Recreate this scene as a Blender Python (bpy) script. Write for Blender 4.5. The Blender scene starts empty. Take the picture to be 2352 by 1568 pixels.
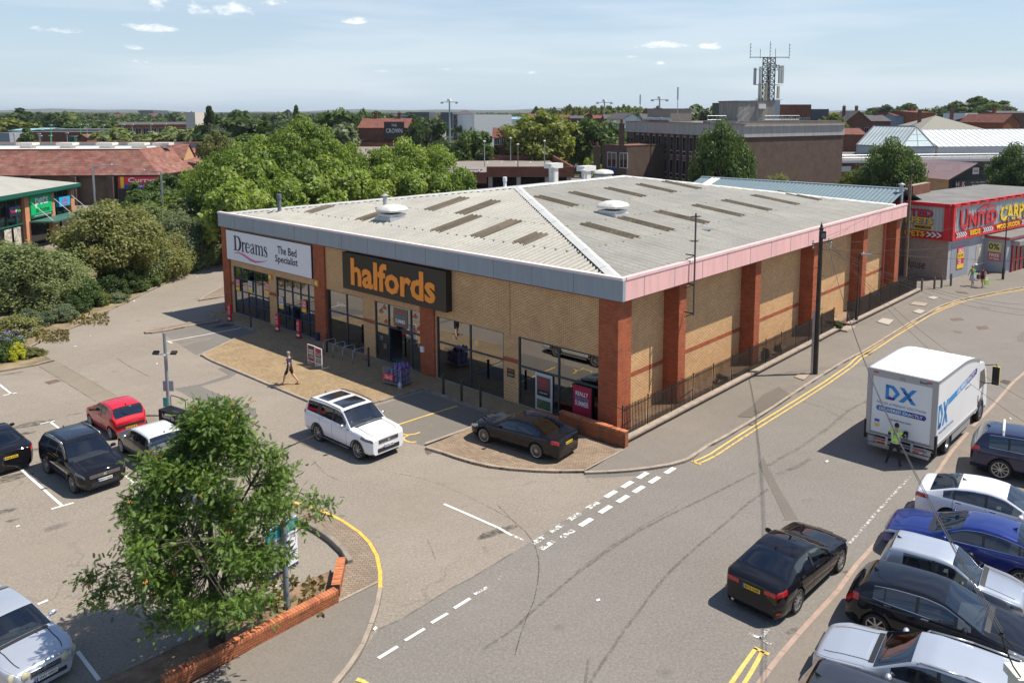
import bpy,bmesh,math,random
from mathutils import Vector,Matrix
random.seed(7)
R=math.radians
scn=bpy.context.scene
COL=scn.collection
FOC,PX,PY,CAMH=1850.0,1237.0,489.0,14.2
TH=math.atan(231/1850.)
cam_d=bpy.data.cameras.new('camera');cam=bpy.data.objects.new('camera',cam_d);COL.objects.link(cam)
cam.location=(0,0,CAMH);cam.rotation_euler=(R(90)-TH,0,0)
cam_d.sensor_width=36;cam_d.lens=36*FOC/2352
cam_d.shift_x=(1176-PX)/2352;cam_d.shift_y=(PY-784)/2352
cam_d.clip_start=0.5;cam_d.clip_end=40000
scn.camera=cam
scn.view_settings.view_transform='Standard';scn.view_settings.look='None'
scn.view_settings.gamma=1;scn.view_settings.use_curve_mapping=False
scn.view_settings.exposure=0.38
SUN_EL,SUN_AZ=R(60),R(6)
world=bpy.data.worlds.new('World');scn.world=world;world.use_nodes=True
def build_world():
 nt=world.node_tree;N=nt.nodes;L=nt.links;N.clear()
 sky=N.new('ShaderNodeTexSky');sky.sky_type='NISHITA';sky.sun_disc=False
 sky.sun_elevation=SUN_EL;sky.sun_rotation=R(90)-SUN_AZ
 sky.air_density=1.0;sky.dust_density=.2;sky.ozone_density=2.0;sky.altitude=0
 bg=N.new('ShaderNodeBackground');bg.inputs[1].default_value=0.088
 out=N.new('ShaderNodeOutputWorld')
 tc=N.new('ShaderNodeTexCoord');sep=N.new('ShaderNodeSeparateXYZ');L.new(tc.outputs['Generated'],sep.inputs[0])
 def M(op,a,b=None,c=None):
  m=N.new('ShaderNodeMath');m.operation=op
  for i,v in enumerate((a,b,c)):
   if v is None:continue
   if isinstance(v,(int,float)):m.inputs[i].default_value=v
   else:L.new(v,m.inputs[i])
  return m.outputs[0]
 az=M('ARCTAN2',sep.outputs[0],sep.outputs[1]);el=M('ARCSINE',sep.outputs[2])
 def cs(px,py):
  a=(px-PX)/FOC;b=(PY-py)/FOC;c,s=math.cos(TH),math.sin(TH)
  x,y,z=a,c+b*s,-s+b*c;l=math.sqrt(x*x+y*y+z*z)
  return math.atan2(x,y),math.asin(z/l)
 cl=[(345,68,66,15),(470,22,150,30),(820,50,42,14),(300,110,60,9),(1520,106,78,15),(1638,108,40,15),(1455,132,30,8),(1512,146,26,7),(700,170,28,9),(470,155,40,8),(325,143,40,7),(1050,160,50,7),(120,70,60,12),(630,162,40,6),(880,165,40,6),(1240,168,45,6),(620,10,90,14)]
 nz=N.new('ShaderNodeTexNoise');nz.inputs['Scale'].default_value=42;nz.inputs['Detail'].default_value=6;nz.inputs['Roughness'].default_value=.62
 mp=N.new('ShaderNodeMapping');mp.inputs['Scale'].default_value=(1,1,2.2);L.new(tc.outputs['Generated'],mp.inputs[0]);L.new(mp.outputs[0],nz.inputs['Vector'])
 tot=None
 for i,(px,py,w,h)in enumerate(cl):
  a0,e0=cs(px,py);wa=w/FOC;he=h/FOC
  dx=M('DIVIDE',M('SUBTRACT',az,a0),wa);dy=M('DIVIDE',M('SUBTRACT',el,e0),he)
  dy2=M('MULTIPLY',dy,M('ADD',1.0,M('MULTIPLY',M('LESS_THAN',dy,0.0),.9)))
  d=M('ADD',M('MULTIPLY',dx,dx),M('MULTIPLY',dy2,dy2))
  f=M('MAXIMUM',M('SUBTRACT',1.0,d),0.0)
  f=M('MULTIPLY',f,.95 if i in(0,2,4,5)else.55)
  tot=f if tot is None else M('MAXIMUM',tot,f)
 dens=M('MULTIPLY',M('ADD',tot,M('MULTIPLY_ADD',nz.outputs['Fac'],2.6,-1.62)),1.25)
 dens=M('MULTIPLY',M('MINIMUM',M('MAXIMUM',dens,0.0),.85),M('MINIMUM',M('MULTIPLY',tot,5.0),1.0))
 n2=N.new('ShaderNodeTexNoise');n2.inputs['Scale'].default_value=3.0;n2.inputs['Detail'].default_value=5
 m2=N.new('ShaderNodeMapping');m2.inputs['Scale'].default_value=(.7,.7,7);m2.inputs['Rotation'].default_value=(0,R(5),0);L.new(tc.outputs['Generated'],m2.inputs[0]);L.new(m2.outputs[0],n2.inputs['Vector'])
 ci=M('MULTIPLY',M('MAXIMUM',M('SUBTRACT',n2.outputs['Fac'],.46),0.0),1.3)
 fac=M('MAXIMUM',dens,M('MINIMUM',ci,.16))
 hz=M('POWER',M('MAXIMUM',M('SUBTRACT',1.0,M('DIVIDE',M('ABSOLUTE',el),.30)),0.0),1.3)
 hm=N.new('ShaderNodeMix');hm.data_type='RGBA';L.new(hz,hm.inputs[0]);sc=N.new('ShaderNodeMix');sc.data_type='RGBA';sc.blend_type='MULTIPLY';sc.inputs[0].default_value=1;L.new(sky.outputs[0],sc.inputs[6]);sc.inputs[7].default_value=(.97,1.04,1.13,1);L.new(sc.outputs[2],hm.inputs[6]);hm.inputs[7].default_value=(5.4,6.5,7.4,1)
 mix=N.new('ShaderNodeMix');mix.data_type='RGBA'
 L.new(fac,mix.inputs[0]);L.new(hm.outputs[2],mix.inputs[6]);mix.inputs[7].default_value=(11,11,11,1)
 L.new(mix.outputs[2],bg.inputs[0]);L.new(bg.outputs[0],out.inputs[0])
build_world()
sun_d=bpy.data.lights.new('sun','SUN');sun_d.energy=5.0;sun_d.angle=R(.55);sun_d.color=(1,.93,.82)
sun=bpy.data.objects.new('sun',sun_d);COL.objects.link(sun)
sv=Vector((math.cos(SUN_EL)*math.cos(SUN_AZ),math.cos(SUN_EL)*math.sin(SUN_AZ),math.sin(SUN_EL)))
sun.rotation_euler=sv.to_track_quat('Z','Y').to_euler()
VIEW={'F':((0,0),1/1.7415),'E1':((1150,1480),3.92),'E2':((1850,1600),4.704),'E3':((2850,2040),3.563),'E4':((3400,1320),2.613),'E5':((3600,1680),3.135),'E6':((3200,2100),2.4855),'E7':((0,2250),3.26),'E8':((100,1530),3.136),'D1':((2400,850),1.6508),'D2':((3400,700),3.379),'D3':((2800,130),3.647),'A1':((0,350),2.091),'A2':((1024,350),2.091),'A3':((2048,350),2.091),'A4':((3072,350),2.091),'B1':((0,1000),1.742),'B2':((800,850),1.742),'B3':((1700,1000),1.742),'B4':((3072,1000),1.742),'C1':((0,1830),1.7402),'C2':((1024,1830),1.7402),'C3':((2048,1830),1.7402),'C4':((3072,1830),1.7402)}
def pix(v,x,y):
 o,s=VIEW[v]
 return((o[0]+x/s)/1.7415,(o[1]+y/s)/1.7415)
def ray(px,py):
 a=(px-PX)/FOC;b=(PY-py)/FOC;c,s=math.cos(TH),math.sin(TH)
 return Vector((a,c+b*s,-s+b*c))
def G(v,x,y,z=0.0):
 d=ray(*pix(v,x,y));t=(z-CAMH)/d.z
 return Vector((d.x*t,d.y*t,z))
def GD(px,py,D):
 d=ray(px,py);t=D/d.y
 return Vector((d.x*t,D,CAMH+d.z*t))
def GS(v,pts,z=0.0):return[G(v,x,y,z)for x,y in pts]
MATS={}
def new_mat(name):
 m=bpy.data.materials.new(name);m.use_nodes=True;MATS[name]=m
 b=m.node_tree.nodes['Principled BSDF']
 return m,m.node_tree.nodes,m.node_tree.links,b
def setb(b,**k):
 for n,v in k.items():
  n=n.replace('_',' ')
  if n in b.inputs:b.inputs[n].default_value=v
def c4(c):return(c[0],c[1],c[2],1)
def plain(name,col,rough=.6,metal=0.,coat=0.,spec=.5,var=0.,vscale=3.,bump=0.,bscale=60.,emit=None):
 if name in MATS:return MATS[name]
 m,N,L,b=new_mat(name)
 setb(b,Base_Color=c4(col),Roughness=rough,Metallic=metal,Coat_Weight=coat,Specular_IOR_Level=spec)
 if coat:setb(b,Coat_Roughness=.03)
 tc=None
 if var or bump:tc=N.new('ShaderNodeTexCoord')
 if var:
  nz=N.new('ShaderNodeTexNoise');nz.inputs['Scale'].default_value=vscale;nz.inputs['Detail'].default_value=6;nz.inputs['Roughness'].default_value=.65
  L.new(tc.outputs['Object'],nz.inputs['Vector'])
  cr=N.new('ShaderNodeValToRGB');cr.color_ramp.elements[0].position=.3;cr.color_ramp.elements[1].position=.7
  cr.color_ramp.elements[0].color=c4([x*(1-var)for x in col]);cr.color_ramp.elements[1].color=c4([min(1,x*(1+var))for x in col])
  L.new(nz.outputs['Fac'],cr.inputs[0]);L.new(cr.outputs[0],b.inputs['Base Color'])
 if bump:
  n2=N.new('ShaderNodeTexNoise');n2.inputs['Scale'].default_value=bscale;n2.inputs['Detail'].default_value=4
  L.new(tc.outputs['Object'],n2.inputs['Vector'])
  bp=N.new('ShaderNodeBump');bp.inputs['Strength'].default_value=bump;bp.inputs['Distance'].default_value=.02
  L.new(n2.outputs['Fac'],bp.inputs['Height']);L.new(bp.outputs[0],b.inputs['Normal'])
 if emit:
  setb(b,Emission_Color=c4(emit[0]),Emission_Strength=emit[1])
 return m
def asphalt(name,c1,c2,speck=.35,tint=None,cracks=0.0):
 m,N,L,b=new_mat(name);setb(b,Roughness=.92,Specular_IOR_Level=.25)
 tc=N.new('ShaderNodeTexCoord')
 def noise(s,d=6,r=.6,w=None):
  n=N.new('ShaderNodeTexNoise');n.inputs['Scale'].default_value=s;n.inputs['Detail'].default_value=d;n.inputs['Roughness'].default_value=r
  L.new(tc.outputs['Object'],n.inputs['Vector']);return n.outputs['Fac']
 def mix(f,a,bb,mode='MIX'):
  n=N.new('ShaderNodeMix');n.data_type='RGBA';n.blend_type=mode
  for s,v in((0,f),(6,a),(7,bb)):
   if isinstance(v,(int,float)):n.inputs[s].default_value=v
   elif isinstance(v,tuple):n.inputs[s].default_value=c4(v)
   else:L.new(v,n.inputs[s])
  return n.outputs[2]
 def ramp(f,p0,p1,v0=0.,v1=1.):
  n=N.new('ShaderNodeMapRange');L.new(f,n.inputs[0]);n.inputs[1].default_value=p0;n.inputs[2].default_value=p1;n.inputs[3].default_value=v0;n.inputs[4].default_value=v1
  return n.outputs[0]
 base=mix(ramp(noise(.16,7,.62),.35,.65),c1,c2)
 base=mix(ramp(noise(1.3,8,.7),.3,.75,0,.45),base,tuple(x*.8 for x in c1))
 v=N.new('ShaderNodeTexNoise');v.inputs['Scale'].default_value=11;v.inputs['Detail'].default_value=5;v.inputs['Roughness'].default_value=.95;L.new(tc.outputs['Object'],v.inputs['Vector'])
 base=mix(ramp(v.outputs['Fac'],.44,.66,0,speck),base,tuple(min(1,x*1.55)for x in c2))
 v2=N.new('ShaderNodeTexNoise');v2.inputs['Scale'].default_value=13;v2.inputs['Detail'].default_value=5;v2.inputs['Roughness'].default_value=.95
 mp=N.new('ShaderNodeMapping');mp.inputs['Location'].default_value=(9,3,1);L.new(tc.outputs['Object'],mp.inputs[0]);L.new(mp.outputs[0],v2.inputs['Vector'])
 base=mix(ramp(v2.outputs['Fac'],.50,.66,0,speck*1.1),base,tuple(x*.45 for x in c1))
 base=mix(ramp(noise(.75,2,.4),.70,.78,0,.5),base,tuple(x*.42 for x in c1))
 if cracks:
  w=N.new('ShaderNodeTexVoronoi');w.feature='DISTANCE_TO_EDGE';w.inputs['Scale'].default_value=.16
  nn=N.new('ShaderNodeTexNoise');nn.inputs['Scale'].default_value=.9;nn.inputs['Detail'].default_value=6;L.new(tc.outputs['Object'],nn.inputs['Vector'])
  ad=N.new('ShaderNodeMix');ad.data_type='VECTOR';ad.inputs[0].default_value=.09;L.new(tc.outputs['Object'],ad.inputs[4])
  sc=N.new('ShaderNodeVectorMath');sc.operation='SCALE';sc.inputs['Scale'].default_value=12;L.new(nn.outputs['Color'],sc.inputs[0]);
  av=N.new('ShaderNodeVectorMath');av.operation='ADD';L.new(tc.outputs['Object'],av.inputs[0]);
  s2=N.new('ShaderNodeVectorMath');s2.operation='SCALE';s2.inputs['Scale'].default_value=1.6;L.new(nn.outputs['Color'],s2.inputs[0]);L.new(s2.outputs[0],av.inputs[1])
  L.new(av.outputs[0],w.inputs['Vector'])
  k=N.new('ShaderNodeMath');k.operation='MULTIPLY';L.new(ramp(w.outputs['Distance'],.0035,.0085,cracks,0),k.inputs[0]);L.new(ramp(noise(.22,2),.45,.6),k.inputs[1])
  base=mix(k.outputs[0],base,tuple(x*.4 for x in c1))
 L.new(base,b.inputs['Base Color'])
 bp=N.new('ShaderNodeBump');bp.inputs['Strength'].default_value=.5;bp.inputs['Distance'].default_value=.01
 L.new(v.outputs['Fac'],bp.inputs['Height']);L.new(bp.outputs[0],b.inputs['Normal'])
 return m
def brickmat(name,c1,c2,mortar,bw=.225,rh=.075,flat=False,ms=.012,var=.25,rot=0.,dirt=.0,off=.5,bump=.35):
 m,N,L,b=new_mat(name);setb(b,Roughness=.88,Specular_IOR_Level=.25)
 tc=N.new('ShaderNodeTexCoord');sp=N.new('ShaderNodeSeparateXYZ');cb=N.new('ShaderNodeCombineXYZ')
 L.new(tc.outputs['Object'],sp.inputs[0])
 if flat:
  mp=N.new('ShaderNodeMapping');mp.inputs['Rotation'].default_value=(0,0,rot);L.new(tc.outputs['Object'],mp.inputs[0]);vec=mp.outputs[0]
 else:
  a=N.new('ShaderNodeMath');a.operation='ADD';L.new(sp.outputs[0],a.inputs[0]);L.new(sp.outputs[1],a.inputs[1])
  L.new(a.outputs[0],cb.inputs[0]);L.new(sp.outputs[2],cb.inputs[1]);vec=cb.outputs[0]
 br=N.new('ShaderNodeTexBrick');L.new(vec,br.inputs['Vector'])
 br.inputs['Color1'].default_value=c4(c1);br.inputs['Color2'].default_value=c4(c2);br.inputs['Mortar'].default_value=c4(mortar)
 br.inputs['Scale'].default_value=1;br.inputs['Brick Width'].default_value=bw;br.inputs['Row Height'].default_value=rh;br.inputs['Mortar Size'].default_value=ms
 br.inputs['Mortar Smooth'].default_value=.1;br.inputs['Bias'].default_value=0;br.offset=off
 nz=N.new('ShaderNodeTexNoise');nz.inputs['Scale'].default_value=.8;nz.inputs['Detail'].default_value=8;nz.inputs['Roughness'].default_value=.7;L.new(tc.outputs['Object'],nz.inputs['Vector'])
 mr=N.new('ShaderNodeMapRange');L.new(nz.outputs['Fac'],mr.inputs[0]);mr.inputs[1].default_value=.3;mr.inputs[2].default_value=.7;mr.inputs[3].default_value=1-var;mr.inputs[4].default_value=1+var*.6
 mx=N.new('ShaderNodeMix');mx.data_type='RGBA';mx.blend_type='MULTIPLY';mx.inputs[0].default_value=1;L.new(br.outputs['Color'],mx.inputs[6]);L.new(mr.outputs[0],mx.inputs[7])
 col=mx.outputs[2]
 if dirt:
  n3=N.new('ShaderNodeTexNoise');n3.inputs['Scale'].default_value=2.2;n3.inputs['Detail'].default_value=7;L.new(tc.outputs['Object'],n3.inputs['Vector'])
  m3=N.new('ShaderNodeMapRange');L.new(n3.outputs['Fac'],m3.inputs[0]);m3.inputs[1].default_value=.5;m3.inputs[2].default_value=.72;m3.inputs[3].default_value=0;m3.inputs[4].default_value=dirt
  x3=N.new('ShaderNodeMix');x3.data_type='RGBA';L.new(m3.outputs[0],x3.inputs[0]);L.new(col,x3.inputs[6]);x3.inputs[7].default_value=(.05,.045,.035,1);col=x3.outputs[2]
 L.new(col,b.inputs['Base Color'])
 bp=N.new('ShaderNodeBump');bp.inputs['Strength'].default_value=bump;bp.inputs['Distance'].default_value=.008;bp.invert=True
 L.new(br.outputs['Fac'],bp.inputs['Height']);L.new(bp.outputs[0],b.inputs['Normal'])
 return m
def streaky(name,col,rough=.7,var=.3,horizontal=False,metal=0.,spec=.3):
 """weathered sheet: streaks down the wall and blotches"""
 m,N,L,b=new_mat(name);setb(b,Roughness=rough,Metallic=metal,Specular_IOR_Level=spec)
 tc=N.new('ShaderNodeTexCoord');mp=N.new('ShaderNodeMapping');mp.inputs['Scale'].default_value=(3,3,.35)if not horizontal else(.4,3,1)
 L.new(tc.outputs['Object'],mp.inputs[0])
 nz=N.new('ShaderNodeTexNoise');nz.inputs['Scale'].default_value=1.;nz.inputs['Detail'].default_value=8;nz.inputs['Roughness'].default_value=.7;L.new(mp.outputs[0],nz.inputs['Vector'])
 cr=N.new('ShaderNodeValToRGB');e=cr.color_ramp.elements;e[0].position=.28;e[1].position=.72
 e[0].color=c4([x*(1-var)for x in col]);e[1].color=c4([min(1,x*(1+var*.5))for x in col])
 L.new(nz.outputs['Fac'],cr.inputs[0]);L.new(cr.outputs[0],b.inputs['Base Color']);return m
def glassmat(name,tint=(.35,.38,.38),refl=1.0,rough=.01,base=.07):
 m=bpy.data.materials.new(name);m.use_nodes=True;MATS[name]=m
 N=m.node_tree.nodes;L=m.node_tree.links;N.clear()
 o=N.new('ShaderNodeOutputMaterial');mx=N.new('ShaderNodeMixShader');tr=N.new('ShaderNodeBsdfTransparent');gl=N.new('ShaderNodeBsdfGlossy')
 tr.inputs[0].default_value=c4(tint);gl.inputs['Roughness'].default_value=rough;gl.inputs[0].default_value=(refl,refl,refl,1)
 fr=N.new('ShaderNodeLayerWeight');fr.inputs[0].default_value=.35
 mr=N.new('ShaderNodeMapRange');L.new(fr.outputs['Fresnel'],mr.inputs[0]);mr.inputs[1].default_value=0;mr.inputs[2].default_value=1;mr.inputs[3].default_value=base;mr.inputs[4].default_value=1
 L.new(mr.outputs[0],mx.inputs[0]);L.new(tr.outputs[0],mx.inputs[1]);L.new(gl.outputs[0],mx.inputs[2]);L.new(mx.outputs[0],o.inputs[0])
 return m
class MB:
 def __init__(s):s.v=[];s.f=[];s.m=[]
 def add(s,vs,fs,mi=0):
  o=len(s.v);s.v+=[tuple(v)for v in vs];s.f+=[tuple(i+o for i in f)for f in fs];s.m+=[mi]*len(fs)
  return s
 def box(s,x0,x1,y0,y1,z0,z1,mi=0):
  return s.add([(x0,y0,z0),(x1,y0,z0),(x1,y1,z0),(x0,y1,z0),(x0,y0,z1),(x1,y0,z1),(x1,y1,z1),(x0,y1,z1)],[(0,3,2,1),(4,5,6,7),(0,1,5,4),(1,2,6,5),(2,3,7,6),(3,0,4,7)],mi)
 def obox(s,c,ax,ay,az,mi=0):
  c,ax,ay,az=map(Vector,(c,ax,ay,az))
  vs=[c+ax*i+ay*j+az*k for k in(-1,1)for i,j in((-1,-1),(1,-1),(1,1),(-1,1))]
  return s.add(vs,[(0,3,2,1),(4,5,6,7),(0,1,5,4),(1,2,6,5),(2,3,7,6),(3,0,4,7)],mi)
 def bar(s,p,q,w,h=None,mi=0):
  p,q=Vector(p),Vector(q);h=h or w;d=(q-p)
  if d.length<1e-6:return s
  a=d.normalized();u=Vector((0,0,1))if abs(a.z)<.9 else Vector((1,0,0))
  sd=a.cross(u).normalized();up=sd.cross(a)
  return s.obox((p+q)/2,d/2,sd*w/2,up*h/2,mi)
 def tube(s,p,q,r0,r1=None,n=8,mi=0,cap=True):
  p,q=Vector(p),Vector(q);r1=r0 if r1 is None else r1;d=q-p
  if d.length<1e-6:return s
  a=d.normalized();u=Vector((0,0,1))if abs(a.z)<.9 else Vector((1,0,0))
  sd=a.cross(u).normalized();up=sd.cross(a);vs=[]
  for c,r in((p,r0),(q,r1)):
   for i in range(n):
    t=2*math.pi*i/n;vs.append(c+sd*math.cos(t)*r+up*math.sin(t)*r)
  fs=[(i,(i+1)%n,n+(i+1)%n,n+i)for i in range(n)]
  if cap:fs+=[tuple(range(n))[::-1],tuple(range(n,2*n))]
  return s.add(vs,fs,mi)
 def path(s,pts,r,n=6,mi=0):
  for a,b in zip(pts[:-1],pts[1:]):s.tube(a,b,r,r,n,mi)
  return s
 def lathe(s,prof,c=(0,0,0),axis='z',n=16,mi=0):
  vs=[];c=Vector(c)
  for r,h in prof:
   for i in range(n):
    t=2*math.pi*i/n;a,b=r*math.cos(t),r*math.sin(t)
    vs.append(c+(Vector((a,b,h))if axis=='z' else Vector((a,h,b))if axis=='y' else Vector((h,a,b))))
  fs=[]
  for k in range(len(prof)-1):
   for i in range(n):
    f=(k*n+i,k*n+(i+1)%n,(k+1)*n+(i+1)%n,(k+1)*n+i)
    fs.append(f if axis!='y' else f[::-1])
  return s.add(vs,fs,mi)
 def poly(s,pts,z=None,mi=0):
  pts=[Vector(p)if z is None else Vector((p[0],p[1],z))for p in pts]
  return s.add(pts,[tuple(range(len(pts)))],mi)
 def prism(s,pts,z0,z1,mi=0,top=None):
  n=len(pts);a=sum(pts[i][0]*pts[(i+1)%n][1]-pts[(i+1)%n][0]*pts[i][1]for i in range(n))
  if a<0:pts=pts[::-1]
  vs=[(p[0],p[1],z0)for p in pts]+[(p[0],p[1],z1)for p in pts]
  s.add(vs,[(i,(i+1)%n,n+(i+1)%n,n+i)for i in range(n)],mi)
  s.add(vs,[tuple(range(n))[::-1]],mi);s.add(vs,[tuple(range(n,2*n))],mi if top is None else top)
  return s
 def blob(s,c,rx,ry,rz,n=10,m=6,mi=0,rnd=0.):
  vs=[];
  for j in range(m+1):
   ph=math.pi*j/m
   for i in range(n):
    t=2*math.pi*i/n;k=1+random.uniform(-rnd,rnd)
    vs.append((c[0]+rx*k*math.sin(ph)*math.cos(t),c[1]+ry*k*math.sin(ph)*math.sin(t),c[2]+rz*k*math.cos(ph)))
  fs=[(j*n+i,(j+1)*n+i,(j+1)*n+(i+1)%n,j*n+(i+1)%n)for j in range(m)for i in range(n)]
  return s.add(vs,fs,mi)
 def build(s,name,mats,parent=None,smooth=False,label=None,loc=None):
  me=bpy.data.meshes.new(name);me.from_pydata(s.v,[],s.f)
  mats=mats if isinstance(mats,(list,tuple))else[mats]
  for m in mats:me.materials.append(m)
  if len(mats)>1:me.polygons.foreach_set('material_index',s.m)
  if smooth:
   me.polygons.foreach_set('use_smooth',[True]*len(me.polygons))
   if smooth!='all':
    try:me.set_sharp_from_angle(angle=R(smooth if smooth is not True and smooth>1 else 38))
    except Exception:pass
  me.update()
  o=bpy.data.objects.new(name,me);COL.objects.link(o)
  if parent:o.parent=parent
  if label:o['label']=label
  if loc is not None:o.location=loc
  return o
def fixn(o):
 bm=bmesh.new();bm.from_mesh(o.data);bmesh.ops.recalc_face_normals(bm,faces=bm.faces);bm.to_mesh(o.data);bm.free();return o
def tag(o,label,cat,group=None,kind=None):
 o['label']=label
 if cat:o['category']=cat
 if group:o['group']=group
 if kind:o['kind']=kind
 return o
def struct(o,label=None,kind='structure',cat=None):
 o['kind']=kind
 if label:o['label']=label
 o['category']=cat or o.name.split('.')[0].replace('_',' ')
 return o
def thing(name,label,cat,loc=(0,0,0),rz=0.,group=None,sc=1.):
 o=bpy.data.objects.new(name,None);COL.objects.link(o);o.location=loc;o.rotation_euler=(0,0,rz);o.scale=(sc,sc,sc)
 o.empty_display_size=.2
 return tag(o,label,cat,group)
def kids(o):return[c for c in bpy.data.objects if c.parent==o]
def copy_tree(o,parent=None,ch=None):
 if ch is None:
  ch={}
  for c in bpy.data.objects:
   if c.parent:ch.setdefault(c.parent.name,[]).append(c)
 c=o.copy();COL.objects.link(c);c.parent=parent
 for k in ch.get(o.name,[]):copy_tree(k,c,ch)
 return c
X,Y,Z=Vector((1,0,0)),Vector((0,1,0)),Vector((0,0,1))
def text(s,mat,parent,o,right,up,w,h,bold=0.,depth=.004,name='lettering',label=None,align='c',shear=0.):
 """lettering fitted to a box w x h centred on o, lying in the plane (right, up)"""
 cu=bpy.data.curves.new('t','FONT');cu.body=s;cu.size=1;cu.offset=bold*.5;cu.resolution_u=2;cu.shear=shear
 cu.extrude=.02
 ob=bpy.data.objects.new('t',cu);COL.objects.link(ob)
 bpy.context.view_layer.update()
 me=bpy.data.meshes.new_from_object(ob.evaluated_get(bpy.context.evaluated_depsgraph_get()))
 bpy.data.objects.remove(ob);bpy.data.curves.remove(cu)
 if not me.vertices:return None
 xs=[v.co.x for v in me.vertices];ys=[v.co.y for v in me.vertices]
 x0,x1,y0,y1=min(xs),max(xs),min(ys),max(ys);kx=w/max(x1-x0,1e-4);ky=h/max(y1-y0,1e-4)
 if w is None:kx=ky
 right,up=Vector(right),Vector(up);nrm=right.cross(up);o=Vector(o)
 for v in me.vertices:
  a=(v.co.x-(x0+x1)/2)*kx;b=(v.co.y-(y0+y1)/2)*ky;d=depth if v.co.z>0 else 0
  v.co=o+right*a+up*b+nrm*d
 me.name=name;me.materials.clear();me.materials.append(mat)
 ob=bpy.data.objects.new(name,me);COL.objects.link(ob);ob.parent=parent
 if label:ob['label']=label
 return ob
def plate(mb,o,right,up,w,h,t=.01,mi=0):
 right,up=Vector(right),Vector(up);n=right.cross(up)
 return mb.obox(Vector(o)+n*t/2,right*w/2,up*h/2,n*t/2,mi)
def strokes(lines,mat,parent,o,right,up,depth=.01,name='lettering'):
 """drawn lettering: each line a list of (x, y, width)"""
 right,up=Vector(right),Vector(up);n=right.cross(up);mb=MB();o=Vector(o)
 for ln in lines:
  P3=[(Vector((x,y,0)),w)for x,y,w in ln]
  L_,R_=[],[]
  for i,(p,w)in enumerate(P3):
   a=P3[max(0,i-1)][0];b=P3[min(len(P3)-1,i+1)][0];d=(b-a).normalized();q=Vector((-d.y,d.x,0))
   L_.append(p+q*w/2);R_.append(p-q*w/2)
  for i in range(len(P3)-1):
   qs=[R_[i],R_[i+1],L_[i+1],L_[i]]
   lo=[o+right*p.x+up*p.y for p in qs];hi=[p+n*depth for p in lo]
   mb.add(lo+hi,[(4,5,6,7),(0,1,5,4),(2,3,7,6),(3,2,1,0),(1,2,6,5),(3,0,4,7)])
 return mb.build(name,mat,parent)
def arc(cx,cy,rx,ry,a0,a1,w0,w1=None,n=14,wf=None):
 w1=w0 if w1 is None else w1
 out=[]
 for i in range(n+1):
  t=i/n;a=R(a0+(a1-a0)*t);w=wf(a)if wf else w0+(w1-w0)*t
  out.append((cx+rx*math.cos(a),cy+ry*math.sin(a),w))
 return out
ASPH_ROAD=asphalt('road asphalt',(.176,.161,.142),(.214,.197,.175),.62)
ASPH_PARK=asphalt('car park asphalt',(.222,.192,.157),(.282,.246,.203),.62,cracks=.3)
ASPH_PAVE=asphalt('footway asphalt',(.175,.155,.132),(.220,.195,.165),.34)
ASPH_PATCH=asphalt('asphalt patch',(.155,.143,.128),(.185,.170,.152),.3)
ASPH_BUFF=asphalt('buff strip',(.215,.180,.140),(.255,.214,.165),.25)
PAVE_YEL=brickmat('buff block paving',(.37,.27,.155),(.29,.21,.12),(.14,.10,.065),bw=.2,rh=.1,flat=True,rot=R(48.65),ms=.007,var=.22)
PAVE_BRN=brickmat('brown block paving',(.30,.235,.175),(.24,.185,.138),(.10,.08,.06),bw=.2,rh=.1,flat=True,rot=R(4),ms=.008,var=.2)
KERB=plain('kerb stone',(.33,.27,.215),.85,var=.22,vscale=2.5,bump=.2)
KERB_DK=plain('weathered kerb',(.24,.205,.165),.88,var=.35,vscale=2)
WHITE_P=plain('white road paint',(.72,.71,.67),.75,var=.14,vscale=9)
YEL_P=plain('yellow road paint',(.70,.47,.12),.75,var=.18,vscale=7)
SOIL=plain('bare soil',(.23,.15,.095),.95,var=.4,vscale=2.2,bump=.6,bscale=18)
GRASS=plain('dry grass',(.14,.135,.055),.95,var=.5,vscale=1.5,bump=.8,bscale=25)
BR_BUFF=brickmat('buff brick',(.84,.525,.26),(.71,.41,.19),(.27,.18,.105),var=.14,ms=.013)
BR_RED=brickmat('red brick',(.50,.135,.055),(.38,.09,.038),(.20,.09,.06),var=.2,dirt=.25,ms=.010)
BR_WALL=brickmat('orange brick',(.50,.155,.055),(.40,.105,.04),(.15,.09,.06),var=.25,dirt=.55,ms=.014)
BR_BROWN=brickmat('brown brick',(.135,.088,.066),(.10,.064,.048),(.11,.085,.07),var=.25)
BR_DKRED=brickmat('dark red brick',(.24,.085,.05),(.19,.062,.04),(.14,.085,.065),var=.3,dirt=.3)
FASCIA=streaky('blue grey fascia',(.30,.345,.38),.5,.12)
FASCIA_P=streaky('faded red fascia',(.80,.47,.45),.55,.16)
WHITE=plain('white metal',(.78,.78,.76),.45)
OFFWHITE=plain('off white',(.66,.64,.60),.6,var=.1)
BLACK=plain('black metal',(.018,.019,.022),.38)
MBLACK=plain('matt black',(.014,.014,.015),.75)
RUBBER=plain('tyre rubber',(.022,.022,.022),.82)
NAVY=plain('navy frame',(.018,.036,.085),.45)
GREYFR=plain('dark grey frame',(.035,.045,.06),.45)
STEEL=plain('galvanised steel',(.38,.40,.42),.42,metal=.7,var=.12)
CHROME=plain('chrome',(.75,.76,.78),.12,metal=1.)
ALLOY=plain('alloy',(.55,.56,.58),.28,metal=.85)
ORANGE=plain('orange acrylic',(.92,.30,.03),.45)
SIGN_W=plain('sign white',(.78,.79,.82),.4)
SIGN_K=plain('sign black',(.012,.011,.011),.35)
SIGN_NV=plain('sign navy',(.02,.02,.06),.4)
RED=plain('sign red',(.62,.02,.03),.45)
YELLOW=plain('sign yellow',(.85,.55,.02),.45)
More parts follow.
